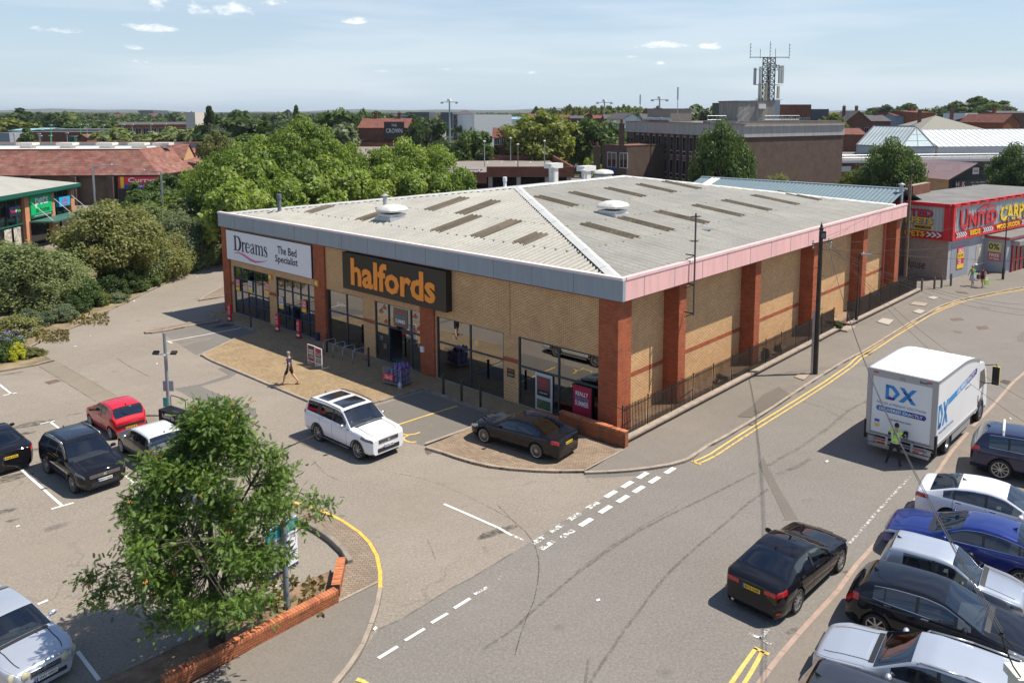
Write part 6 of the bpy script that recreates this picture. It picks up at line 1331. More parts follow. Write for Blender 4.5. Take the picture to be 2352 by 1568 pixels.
def floodpost():
 p=G('B1',1178,1150);t=thing('floodlight_post','grey steel post with two black floodlights in the car park','lamp post',p);GP=plain('grey post',(.26,.29,.31),.5,metal=.3)
 MB().lathe([(.075,0),(.075,4.0),(.0,4.02)],n=12).build('post',GP,t,smooth=True);MB().bar((-.45,0,2.95),(.45,0,3.0),.05).build('crossbar',WHITE,t)
 for s in(-1,1):
  mb=MB();mb.obox((s*.42,-.05,3.06),(.13,0,0),(0,.10,.04),(0,-.02,.04));mb.build('floodlight',MBLACK,t)
 MB().lathe([(.05,-.02),(.05,.06)],(0,-.12,2.95),n=8).build('sensor',WHITE,t)
 mb=MB();mb.box(-.25,.25,.085,.1,1.15,1.65);mb.build('sign_plate',plain('sign back',(.36,.38,.42),.5),t);MB().box(-.2,.0,-.1,-.085,.45,.9).build('notice',plain('teal notice',(.05,.40,.36),.5),t);MB().lathe([(.09,0),(.09,.05)],n=12).build('base',GP,t)
floodpost()
def cargobox():
 p=G('E8',1870,560);t=thing('flatbed_trolley','black platform trolley with a handle and white lettering behind the red hatchback','trolley',p,R(-32))
 MB().box(-.62,.62,-.32,.32,.18,.82).build('box',MBLACK,t);mb=MB();[mb.box(-.62+.0,.62,-.30+i*.075,-.25+i*.075,.82,.835)for i in range(8)];mb.build('lid_ribs',BLACK,t)
 MB().path([Vector((-.6,.3,.8)),Vector((-.6,.3,1.25)),Vector((-.52,.3,1.32)),Vector((.42,.3,1.32)),Vector((.5,.3,1.25)),Vector((.5,.3,.8))],.02,6).build('handle',BLACK,t,smooth='all')
 text('halfords',TXW,t,(.1,-.33,.62),X,Z,.85,.2,bold=.03)
 for a in(-1,1):
  for b in(-1,1):MB().lathe([(.09,-.02),(.09,.02)],(a*.5,b*.26,.09),'y',10).build('castor',RUBBER,t)
cargobox()
def parking_sign():
 p=G('C2',215,1045,.07);t=thing('parking_sign','white and teal customer parking sign on a grey post beside the rowan tree','sign',p,R(58))
 MB().lathe([(.085,0),(.085,2.6)],n=14).build('post',plain('grey sign post',(.22,.26,.30),.45,metal=.3),t,smooth=True)
 b=MB().box(-.55,.55,.09,.12,1.05,2.55).build('sign_board',SIGN_W,t)
 plate(MB(),(0,.085,2.35),X,Z,1.1,.36,.004).build('teal_header',plain('teal header',(.02,.33,.45),.5),b);plate(MB(),(0,.085,1.1),X,Z,1.1,.1,.004).build('purple_footer',plain('purple footer',(.06,.03,.20),.5),b)
 for s_,z,h,w_ in(('Customer Parking Only',2.08,.09,.9),('60 Minutes',1.85,.1,.6),('Maximum Stay',1.68,.1,.8),('see board for details',1.45,.06,.8),('Terms apply',1.3,.05,.5)):text(s_,TXN,b,(0,.08,z),X,Z,w_,h,bold=.01)
parking_sign()
r=thing('blue_banner_sign','purple blue banner with yellow lettering hidden behind the rowan crown','sign',G('C1',1380,600),R(-33));MB().tube((-1.0,0,0),(-1.0,0,2.6),.04).tube((1.0,0,0),(1.0,0,2.6),.04).build('post',STEEL,r);MB().box(-1.1,1.1,-.05,-.03,1.4,2.6).build('banner',plain('lilac banner',(.20,.17,.45),.6),r);text('TOOL HIRE',YELLOW,r,(0,-.055,2.1),X,Z,1.7,.35,bold=.04)
def lamp(p,h,label,arm,hd,m,base=True,r_=.055,head=None):
 t=thing('street_lamp',label,'street lamp',p);MB().lathe([(r_*1.9,0),(r_*1.9,.9),(r_,1.1),(r_*.8,h)]if base else[(r_*1.5,0),(r_,h)],n=10).build('column',m,t,smooth=True)
 d=Vector((math.cos(hd),math.sin(hd),0));q=Vector((-d.y,d.x,0));mb=MB().tube((0,0,h),d*arm+Z*(h+.12),r_*.6,n=8);mb.build('arm',m,t,smooth=True)
 MB().obox(d*(arm+.28)+Z*(h+.12),d*.33,q*.12,Z*.045).build('lamp_head',head or STEEL,t)
 MB().lathe([(.05,0),(.05,.08),(.001,.1)],tuple(d*(arm+.1)+Z*(h+.16)),n=8).build('photocell',WHITE,t);return t
lamp(G('D1',1690,740),4.7,'black street lamp beside the railings halfway along the side wall',.15,R(-12),BLACK)
lamp(G('D2',2065,1410,.1),5.3,'black street lamp outside the carpet shop',.15,R(-12),BLACK)
def column(px,py,tx,ty,D,label,hd,arm=.9,m=None):
 base=GD(px,py,D);top=GD(tx,ty,D);lamp(Vector((base.x,base.y,0)),top.z,label,arm,hd,m or STEEL,False,.09)
column(221,500,217,383,76,'tall grey street lamp behind the shrubs at the far left',R(8),1.6)
column(381,590,375,395,84,'grey street lamp rising from the trees left of the shop',R(172),1.8)
r=thing('direction_sign','dark blue notice panel fixed low on a grey post by the trees','sign',G('B1',1165,180,.1),R(20));MB().tube((0,0,0),(0,0,2.2),.05).build('post',STEEL,r);MB().box(-.3,.3,-.08,-.05,1.7,2.5).build('panel',NAVY,r);plate(MB(),(0,-.082,2.0),X,Z,.5,.16,.003).build('red_band',RED,r)
def tpole(p,h,label,m,top=True):
 t=thing('telegraph_pole',label,'telegraph pole',p);MB().lathe([(.14,0),(.125,h*.5),(.105,h)],n=12).build('pole',m,t,smooth=True)
 if top:
  MB().lathe([(.13,h),(.13,h+.05),(.06,h+.08),(.08,h+.16),(.02,h+.3),(.0,h+.42)],n=10).build('finial',MBLACK,t);MB().box(-.16,.16,-.30,-.12,h-.5,h-.1).build('terminal_box',MBLACK,t);MB().box(-.10,.10,-.36,-.30,h-.42,h-.2).build('cover',plain('box grey',(.12,.14,.17),.5),t)
  for i,(a,z)in enumerate(((-.45,-.75),(.4,-.6),(.5,-.8),(.35,-.95),(.48,-.98),(-.42,-1.05))):
   MB().lathe([(.03,0),(.05,.04),(.03,.07),(.055,.11),(.02,.15)],(a,-.1,h+z),n=8).build('insulator',plain('insulator',(.55,.60,.50),.25),t)
  mb=MB().bar((-.5,-.1,h-.8),(.55,-.1,h-.62),.05);mb.build('crossarm',WOOD_DK,t)
  mb=MB();[mb.tube((-.26 if i%2 else 0,0,1.9+i*.45),(0 if i%2 else.26,0,1.9+i*.45),.014,n=5)for i in range(10)];mb.build('step_irons',MBLACK,t)
  MB().box(-.24,-.15,-.06,.06,0,3.6).build('cable_cover',STEEL,t)
 return t
tpole(G('F',1872,862),8.05,'dark tarred telegraph pole with insulators and a finial on the side pavement',WOOD_DK)
tpole(G('D2',740,1460),8.6,'plain brown wooden pole behind the far end of the shop',WOOD,False)
PT=G('F',1872,862)+Z*7.45
WIRE=plain('overhead wire',(.05,.05,.052),.6)
def wire(a,b,sag,label,r_=.008,n=14):
 a,b=Vector(a),Vector(b);t=bpy.data.objects.new('tmp',None);bpy.data.objects.remove(t)
 pts=[Vector((0,0,0))+(b-a)*(i/n)-Z*sag*4*(i/n)*(1-i/n)for i in range(n+1)]
 o=MB().path(pts,r_,5).build('overhead_wire',WIRE,None,smooth='all');o.location=a;tag(o,label,'cable','overhead wires');return o
AN=GD(2334,1480,10.5)
def at(px,py,D):return GD(px,py,D)
anc=GD(2300,1457,11.0)
for i,(dx,dz)in enumerate(((-.02,0),(.02,.03),(.05,-.02))):
 wire(PT+Vector((.35,-.1,-.2-dz)),anc+Vector((dx,0,dz*2)),1.05+.06*i,'wire sweeping from the telegraph pole down to the bracket at the lower right, '+['upper','middle','lower'][i]+' strand',.008)
r=thing('cable_bracket','weathered white wall end with cables clamped to a ring at the lower right','bracket',(anc.x+.22,anc.y-.1,0));MB().box(.05,1.3,.0,.3,0,anc.z-.75).build('wall_end',plain('weathered white render',(.62,.60,.54),.8,var=.15),r);MB().box(0,1.4,-.05,.35,anc.z-.75,anc.z-.62).build('coping',plain('stained white coping',(.62,.60,.53),.75,var=.2),r)
mb=MB();mb.path([Vector((-.22,.1,anc.z)),Vector((-.15,.1,anc.z-.2)),Vector((-.05,.05,anc.z-.45)),Vector((.05,0,anc.z-.6))],.012,5);mb.path([Vector((-.22,.1,anc.z)),Vector((-.1,.0,anc.z-.12)),Vector((0,0,anc.z-.2))],.012,5);mb.lathe([(.03,-.02),(.045,0),(.03,.02)],(-.22,.1,anc.z),n=8);mb.build('cable_tail',MBLACK,r)
for i,(tx,ty,D)in enumerate(((2420,1010,30),(2440,960,33),(2420,700,48),(2450,715,49),(2450,730,50))):
 wire(PT+Vector((.4,-.1,-.15*i)),at(tx,ty,D),.9,'wire running from the telegraph pole over the '+['lorry, lower','lorry, upper','far road, upper','far road, middle','far road, lower'][i]+' one')
PW=G('D2',740,1460)+Z*8.3
wire(PT+Vector((.1,.1,.1)),PW,.5,'wire between the telegraph pole and the plain wooden pole')
wire(PT+Vector((.1,.1,-.2)),G('D2',2110,575,.0)*0+Vector((36.5,66.5,5.2)),.4,'wire from the telegraph pole to the carpet shop, upper');wire(PT+Vector((.1,.1,-.5)),Vector((37.5,67.5,3.2)),.3,'wire from the telegraph pole to the carpet shop, lower')
wire(PT+Vector((-.1,.1,-.1)),BL(26,-.2,6.6),.15,'short wire from the telegraph pole to the side fascia');wire(PT+Vector((0,-.1,-.5)),Vector((22.0,38.0,0.9))*1.0+Vector((30,-6,9)),1.2,'wire leaving the telegraph pole towards the right')
# ================================================================ PEOPLE
SKIN=plain('skin',(.50,.27,.18),.55);SKIN2=plain('tanned skin',(.55,.30,.20),.55)
def person(label,loc,rz,J,cols,sc=1.,hair=None,female=False):
 """one skinned body; J: joint positions (metres, person faces +X), cols: material per body region"""
 names=list(J);r=thing('person',label,'person',loc,rz,None,sc)
 rad=dict(pelvis=.135,waist=.12,chest=.15,neck0=.075,neck=.052,head0=.075,head=.10,headtop=.075,shL=.072,shR=.072,elL=.046,elR=.046,wrL=.03,wrR=.03,haL=.034,haR=.034,hipL=.10,hipR=.10,knL=.062,knR=.062,anL=.04,anR=.04,toL=.036,toR=.036,heL=.038,heR=.038,clL=.07,clR=.07,cfL=.052,cfR=.052)
 if female:rad.update(chest=.125,waist=.105,shL=.058,shR=.058,pelvis=.14)
 E_=[('pelvis','waist'),('waist','chest'),('chest','neck0'),('neck0','neck'),('neck','head0'),('head0','head'),('head','headtop')]
 for s in 'LR':E_+=[('chest','cl'+s),('cl'+s,'sh'+s),('sh'+s,'el'+s),('el'+s,'wr'+s),('wr'+s,'ha'+s),('pelvis','hip'+s),('hip'+s,'kn'+s),('kn'+s,'cf'+s),('cf'+s,'an'+s),('an'+s,'to'+s)]
 J=dict(J)
 J.setdefault('neck0',tuple(Vector(J['chest'])*.35+Vector(J['neck'])*.65));hd=Vector(J['head']);nk=Vector(J['neck'])
 J.setdefault('head0',tuple(nk*.5+hd*.5));J.setdefault('headtop',tuple(hd+(hd-nk).normalized()*.085))
 for s in 'LR':
  J.setdefault('cl'+s,tuple(Vector(J['chest'])*.45+Vector(J['sh'+s])*.55));J.setdefault('ha'+s,tuple(Vector(J['wr'+s])+(Vector(J['wr'+s])-Vector(J['el'+s])).normalized()*.08))
  J.setdefault('cf'+s,tuple(Vector(J['kn'+s])*.68+Vector(J['an'+s])*.32))
 vs,ids,rr,reg=[],{},[],[]
 def addv(n,p,ra,rg):ids[n]=len(vs);vs.append(tuple(p));rr.append(ra);reg.append(rg)
 for n in J:addv(n,J[n],rad[n]*(1.12 if n[:2]not in('he','ha','wr','ne')else 1),n)
 ed=[(ids[a],ids[b])for a,b in E_]
 for s in 'LR':
  h=Vector(J['ha'+s]);d=(h-Vector(J['wr'+s])).normalized();side=d.cross(Vector((1,0,0))).normalized()if abs(d.x)<.9 else Vector((0,1,0));inn=d.cross(side)
  for k,ln in enumerate((.07,.08,.075,.06)):
   q=h+side*(-.027+.018*k)+d*.035;addv('f%d%s'%(k,s),q,.0095,'ha'+s);addv('g%d%s'%(k,s),q+d*ln*.5+inn*.012,.009,'ha'+s);addv('i%d%s'%(k,s),q+d*ln*.85+inn*.03,.0075,'ha'+s)
   ed+=[(ids['ha'+s],ids['f%d%s'%(k,s)]),(ids['f%d%s'%(k,s)],ids['g%d%s'%(k,s)]),(ids['g%d%s'%(k,s)],ids['i%d%s'%(k,s)])]
  addv('t0'+s,h-side*.04-d*.01,.011,'ha'+s);addv('t1'+s,h-side*.055+d*.035,.009,'ha'+s);ed+=[(ids['ha'+s],ids['t0'+s]),(ids['t0'+s],ids['t1'+s])]
 me=bpy.data.meshes.new('body');me.from_pydata(vs,ed,[]);ob=bpy.data.objects.new('body',me);COL.objects.link(ob)
 sk=ob.modifiers.new('s','SKIN');sk.use_smooth_shade=True
 for i,v in enumerate(me.skin_vertices[0].data):
  v.radius=(rr[i],rr[i]*(1.35 if reg[i]in('chest','waist','pelvis')else 1))if reg[i]not in('chest','waist','pelvis')else(rr[i]*.78,rr[i]*1.12);v.use_root=(i==ids['pelvis'])
 sb=ob.modifiers.new('u','SUBSURF');sb.levels=1;sb.render_levels=1
 bpy.context.view_layer.update();dg=bpy.context.evaluated_depsgraph_get();m2=bpy.data.meshes.new_from_object(ob.evaluated_get(dg));bpy.data.objects.remove(ob)
 seg=[(Vector(J[a]),Vector(J[b]),a,b)for a,b in E_];mats=[];m2.materials.clear()
 def region(a,b,t):
  n=b if t>.5 else a
  if n[:2]in('ha','wr'):return 'hand' if n[:2]=='ha' or t>.5 else 'forearm'
  k=(a,b)
  if b[:2]in('el',):return 'upperarm' if t<cols.get('sleeve',.6)else 'forearm'
  if b[:2]=='wr':return 'forearm'
  if b[:2]=='kn':return 'thigh' if t<cols.get('hem',1.)else 'shin'
  if b[:2]in('cf','an'):return 'shin'
  if b[:2]=='to':return 'foot'
  if b[:3]=='hip' or(a=='pelvis' and t<.45):return 'hips'
  if b in('head0','head','headtop','neck'):return 'head'
  if b=='neck0':return 'torso' if t<.8 else 'head'
  return 'torso'
 reglist=[]
 for p in m2.polygons:
  c=p.center;best=None
  for a,b,na,nb in seg:
   d=b-a;t=max(0,min(1,(c-a).dot(d)/max(d.length_squared,1e-9)));q=(a+d*t-c).length-.5*rad[nb]
   if best is None or q<best[0]:best=(q,na,nb,t)
  mt=cols[region(best[1],best[2],best[3])]
  if mt not in mats:mats.append(mt);m2.materials.append(mt)
  p.material_index=mats.index(mt);p.use_smooth=True
 m2.name='body';bo=bpy.data.objects.new('body',m2);COL.objects.link(bo);bo.parent=r
 fwd=Vector(cols.get('face',(1,0,0))).normalized();sd=Vector((-fwd.y,fwd.x,0)).normalized();h=hd
 mb=MB();mb.blob(h+fwd*.098+Z*-.012,.014,.012,.02,6,4);[mb.blob(h+sd*s*.088,.015,.012,.03,6,4)for s in(1,-1)];mb.build('nose_and_ears',cols['head'],r,smooth='all')
 mb=MB();[mb.blob(h+fwd*.088+sd*s*.034+Z*.015,.008,.010,.007,6,4)for s in(1,-1)];mb.build('eyes',plain('eyes',(.03,.02,.02),.3),r);MB().blob(h+fwd*.09+Z*-.05,.006,.022,.006,8,4).build('mouth',plain('lips',(.35,.10,.09),.5),r)
 if hair:
  mb=MB();mb.blob(h-fwd*.012+Z*.035,.104,.094,.105,12,8)
  if hair[1]>.1:mb.blob(h-fwd*.06-Z*hair[1]*.4,.07,.085,hair[1]*.7,10,6)
  mb.build('hair',hair[0],r,smooth='all')
 return r,J
BLK=plain('black clothing',(.014,.015,.018),.8);NVT=plain('dark navy tee shirt',(.02,.03,.06),.8);HIV=plain('hi-vis yellow',(.55,.85,.02),.6);GREYH=plain('grey hair',(.25,.23,.21),.8);DKH=plain('dark hair',(.02,.015,.012),.7);REDH=plain('ginger hair',(.35,.14,.06),.7)
base=dict(pelvis=(0,0,.95),waist=(0,0,1.12),chest=(0,0,1.33),neck=(.01,0,1.52),head=(.03,0,1.64),shL=(0,.19,1.43),shR=(0,-.19,1.43),elL=(-.02,.25,1.15),elR=(-.02,-.25,1.15),wrL=(.05,.26,.90),wrR=(.05,-.26,.90),hipL=(0,.09,.90),hipR=(0,-.09,.90),knL=(.02,.10,.50),knR=(.02,-.10,.50),anL=(0,.10,.08),anR=(0,-.10,.08),toL=(.17,.11,.03),toR=(.17,-.11,.03))
j=dict(base);j.update(shL=(.02,.20,1.43),shR=(-.02,-.20,1.43),elL=(-.14,.27,1.18),elR=(.10,-.27,1.17),wrL=(-.10,.29,.93),wrR=(.32,-.24,1.08),knL=(.22,.10,.53),anL=(.32,.10,.11),toL=(.48,.12,.04),knR=(-.12,-.10,.52),anR=(-.42,-.09,.16),toR=(-.30,-.10,.03),head=(.05,.0,1.645),pelvis=(0,0,.93))
FLIP=plain('flip flop',(.02,.02,.02),.7)
hdg=math.atan2(-.15,-1)
pw1,_=person('man in a navy tee shirt and dark shorts walking across the sunny buff paving',G('B2',628,1197,.1),R(172),j,dict(torso=NVT,hips=BLK,thigh=BLK,shin=SKIN2,foot=SKIN2,head=SKIN2,hand=SKIN2,forearm=SKIN2,upperarm=NVT,sleeve=.75,hem=.9,face=(.75,.65,0)),1.0,(GREYH,0))
MB().add([(.145,.10,1.665),(.14,.03,1.665),(.14,.03,1.64),(.145,.10,1.64)],[(0,1,2,3)]).obox((.10,.06,1.655),(.035,-.04,0),(.02,.02,0),(0,0,.014)).build('sunglasses',MBLACK,pw1)
for s,x in((1,.36),(-1,-.36)):MB().box(x-.10,x+.14,s*.11-.05,s*.11+.05,-.0,.022).build('flip_flop',FLIP,pw1)
j=dict(base);j.update(elL=(.16,.30,1.20),elR=(.18,-.30,1.20),wrL=(.36,.24,1.14),wrR=(.42,-.28,1.10),head=(.10,0,1.63),neck=(.04,0,1.52),hipL=(0,.1,.9),hipR=(0,-.1,.9),knL=(.02,.2,.5),knR=(.05,-.16,.5),anL=(-.02,.3,.08),anR=(-.05,-.22,.08),toL=(.14,.34,.03),toR=(.12,-.24,.03))
dr,_=person('driver in a yellow hi-vis waistcoat working the tail lift behind the lorry',(14.42,31.15,0),R(52),j,dict(torso=HIV,hips=BLK,thigh=BLK,shin=BLK,foot=MBLACK,head=SKIN,hand=SKIN2,forearm=SKIN2,upperarm=BLK,sleeve=.95,hem=1.),1.0,(DKH,0))
REFL=plain('reflective tape',(.62,.66,.68),.4)
mb=MB()
for z in(.99,1.16):mb.lathe([(.165,z-.022),(.165,z+.022)],n=18)
o=mb.build('reflective_band',REFL,dr);o.scale=(.82,1.12,1)
mb=MB();[mb.obox((-.118,s*.11,1.32),(.006,0,.01),(0,.024,0),(-.01,0,.13))for s in(1,-1)];mb.build('shoulder_band',REFL,dr);text('DX',plain('vest blue',(.02,.16,.45),.6),dr,(-.135,0,1.36),RT,UPV,.15,.09,bold=.05)
j=dict(base);j.update(elL=(.12,.24,1.2),wrL=(.18,.14,1.42),elR=(.05,-.25,1.18),wrR=(.2,-.22,1.0),knL=(.12,.09,.5),anL=(.10,.09,.08),toL=(.25,.1,.03),knR=(-.08,-.09,.5),anR=(-.3,-.08,.12),toR=(-.16,-.09,.03))
SKIRT=plain('pale lilac skirt',(.50,.50,.62),.8);GREENT=plain('bright green top',(.03,.62,.08),.7)
p1,_=person('woman in a green top and pale skirt carrying a dark bag by the carpet shop',G('D2',1648,1500,.1),R(198),j,dict(torso=GREENT,hips=SKIRT,thigh=SKIRT,shin=SKIN2,foot=WHITE,head=SKIN2,hand=SKIN2,forearm=SKIN2,upperarm=GREENT,sleeve=.4,hem=.8,face=(.6,.5,0)),.97,(REDH,.12),True)
MB().lathe([(.16,1.0),(.20,.8),(.22,.52)],n=16).build('skirt',SKIRT,p1,smooth='all')
bg=thing('shoulder_bag','large dark bag on the arm of the woman in green','bag',G('D2',1695,1440,.75)*1,R(198));bg.location=G('D2',1660,1500,.1)+Vector((.42,-.12,.62));MB().box(-.22,.22,-.08,.08,0,.36).build('bag_body',plain('dark bag',(.05,.035,.04),.6),bg);MB().path([Vector((-.15,0,.36)),Vector((-.1,0,.55)),Vector((.1,0,.55)),Vector((.15,0,.36))],.015,5).build('strap',MBLACK,bg)
j2=dict(base);j2.update(head=(.03,0,1.58),neck=(.01,0,1.47),knL=(.1,.09,.5),knR=(-.04,-.09,.5),anL=(.08,.09,.08),anR=(-.2,-.08,.1),toL=(.22,.1,.03),toR=(-.06,-.09,.03),elR=(0,-.24,1.15),wrR=(.02,-.28,.88))
p2,_=person('woman in a plum vest top and dark shorts beside the woman in green',G('D2',1785,1521,.1),R(200),j2,dict(torso=plain('plum vest',(.09,.02,.06),.8),hips=BLK,thigh=BLK,shin=SKIN2,foot=MBLACK,head=SKIN2,hand=SKIN2,forearm=SKIN2,upperarm=SKIN2,sleeve=.1,hem=.35,face=(.8,.3,0)),.97,(DKH,.16),True)
bg=thing('carrier_bag','green and white carrier bag hanging beside the woman in plum','bag',G('D2',1840,1520,.1)+Vector((0,0,.22)),R(198));MB().box(-.18,.18,-.06,.06,0,.42).build('bag_body',plain('lime bag',(.35,.65,.12),.6),bg);MB().box(-.12,.12,-.065,-.06,.1,.3).build('white_print',WHITE,bg);MB().path([Vector((-.1,0,.42)),Vector((-.08,0,.6)),Vector((.08,0,.6)),Vector((.1,0,.42))],.01,4).build('handle',WHITE,bg)
lo,h=SUV_POSE
j=dict(pelvis=(0,0,.18),waist=(-.05,0,.32),chest=(-.08,0,.55),neck=(-.06,0,.74),head=(-.02,0,.86),shL=(-.08,.18,.65),shR=(-.08,-.18,.65),elL=(.08,.24,.42),elR=(.08,-.24,.42),wrL=(.33,.12,.52),wrR=(.33,-.14,.52),hipL=(.05,.1,.16),hipR=(.05,-.1,.16),knL=(.48,.12,.28),knR=(.48,-.12,.28),anL=(.70,.12,-.08),anR=(.70,-.12,-.08),toL=(.85,.12,-.1),toR=(.85,-.12,-.1))
LIL=plain('lilac shirt',(.45,.34,.62),.7);DEN=plain('denim',(.05,.07,.12),.8)
u=Vector((math.cos(h),math.sin(h),0));l=Vector((-u.y,u.x,0))
person('driver in a lilac shirt at the wheel of the white SUV',Vector(lo)+u*.02-l*.36+Z*.52,h,j,dict(torso=LIL,hips=DEN,thigh=DEN,shin=DEN,foot=MBLACK,head=SKIN,hand=SKIN2,forearm=LIL,upperarm=LIL),.95,(GREYH,0))
# ================================================================ OTHER BUILDINGS
VIEW.update({'Q1':((0,400),2.613),'Q2':((1350,380),1.8816),'Q3':((3100,380),2.3614)})
def GV(v,x,y,D):return GD(*pix(v,x,y),D)
SLATE=brickmat('slate roof',(.12,.11,.115),(.095,.088,.09),(.06,.055,.055),bw=.35,rh=.25,var=.35);TILE=brickmat('red roof tile',(.22,.085,.06),(.17,.065,.05),(.09,.05,.04),bw=.4,rh=.3,var=.35)
TILE_W=brickmat('weathered red roof tile',(.235,.085,.07),(.27,.155,.115),(.11,.05,.045),bw=1.1,rh=.33,var=.45,bump=.6);FELT=plain('roof felt',(.17,.165,.155),.9,var=.25,vscale=.5,bump=.2);GREYB=plain('grey render',(.36,.37,.40),.8,var=.08);ROUGHC=plain('pebbledash',(.34,.27,.22),.95,var=.18,bump=.5,bscale=30)
TEALR=streaky('teal roof sheet',(.15,.215,.24),.5,.2);PURR=streaky('purple brown roof sheet',(.32,.23,.24),.5,.15);GRN=plain('dark green trim',(.01,.10,.07),.45);WINW=plain('white window frame',(.6,.6,.58),.5)
def rframe(a,b):
 d=(b-a);return math.atan2(d.y,d.x),Vector((d.x,d.y,0)).length
def block(name,label,cat,a,b,h,depth,wall,flat=FELT,wins=None,roof=None,parapet=0,group=None,chim=(),winm=None,gx=False,z0=-.0):
 """building with its front along a->b (ground points), depth away from the viewer; wins: (rows, cols, w, h, z0, dz)"""
 rz,L_=rframe(a,b);r=thing(name,label,cat,(a.x,a.y,z0),rz,group)
 MB().box(0,L_,0,depth,0,h).build('wall',wall,r)
 if roof:
  kind,rh,rm=roof;e=.35;mb=MB()
  if kind=='gable':
   mb.add([(-e,-e,h-.1),(L_+e,-e,h-.1),(L_+e,depth/2,h+rh),(-e,depth/2,h+rh),(-e,depth+e,h-.1),(L_+e,depth+e,h-.1)],[(0,1,2,3),(3,2,5,4)]);g=MB().add([(.002,0,h),(.002,depth,h),(.002,depth/2,h+rh-.15),(L_-.002,0,h),(L_-.002,depth,h),(L_-.002,depth/2,h+rh-.15)],[(0,2,1),(3,4,5)]);g.build('gable',wall,r)
  elif kind=='cross':
   mb.add([(-e,-e,h-.1),(L_/2,-e,h+rh),(L_+e,-e,h-.1),(-e,depth+e,h-.1),(L_/2,depth+e,h+rh),(L_+e,depth+e,h-.1)],[(0,1,4,3),(1,2,5,4)]);MB().add([(0,.002,h),(L_,.002,h),(L_/2,.002,h+rh-.15),(0,depth,h),(L_,depth,h),(L_/2,depth,h+rh-.15)],[(0,1,2),(3,5,4)]).build('gable',wall,r)
  else:
   k=min(depth,L_)/2;mb.add([(-e,-e,h-.1),(L_+e,-e,h-.1),(L_+e,depth+e,h-.1),(-e,depth+e,h-.1),(k,depth/2,h+rh),(L_-k,depth/2,h+rh)],[(0,1,5,4),(1,2,5),(2,3,4,5),(3,0,4)])
  o=mb.build('roof',rm,r);sol=o.modifiers.new('t','SOLIDIFY');sol.thickness=.12;sol.offset=-1
 else:MB().box(.05,L_-.05,.05,depth-.05,h,h+.03).build('roof',flat,r)
 if parapet:mb=MB();mb.box(-.05,L_+.05,-.05,.2,h,h+parapet).box(-.05,.2,.2,depth,h,h+parapet).box(L_-.2,L_+.05,.2,depth,h,h+parapet).box(.2,L_-.2,depth-.2,depth+.05,h,h+parapet);mb.build('parapet',wall,r)
 for cx,cy,ch in chim:
  c=MB().box(cx-.4,cx+.4,cy-.35,cy+.35,h,h+ch).build('chimney',BR_DKRED,r);mb=MB().box(cx-.48,cx+.48,cy-.42,cy+.42,h+ch,h+ch+.12);mb.lathe([(.13,h+ch+.12),(.11,h+ch+.5)],(cx-.2,cy,0),n=8).lathe([(.13,h+ch+.12),(.11,h+ch+.5)],(cx+.2,cy,0),n=8);mb.build('chimney_pot',TILE,c)
 if wins:
  rows,cols,ww,wh,zz,dz=wins
  for i in range(rows):
   for j_ in range(cols):
    x=(j_+.5)*L_/cols;f=MB().box(x-ww/2-.08,x+ww/2+.08,-.04,.0,zz+i*dz-.08,zz+i*dz+wh+.08).build('window',winm or WINW,r);MB().box(x-ww/2,x-.03,-.05,-.04,zz+i*dz,zz+i*dz+wh).box(x+.03,x+ww/2,-.05,-.04,zz+i*dz,zz+i*dz+wh).build('pane',FLAT_GLASS,f)
 return r,L_
S0=Vector((34.6,67.1,0));SB_=Vector((math.cos(R(38.7)),math.sin(R(38.7)),0));SA_=Vector((math.cos(R(133)),math.sin(R(133)),0))
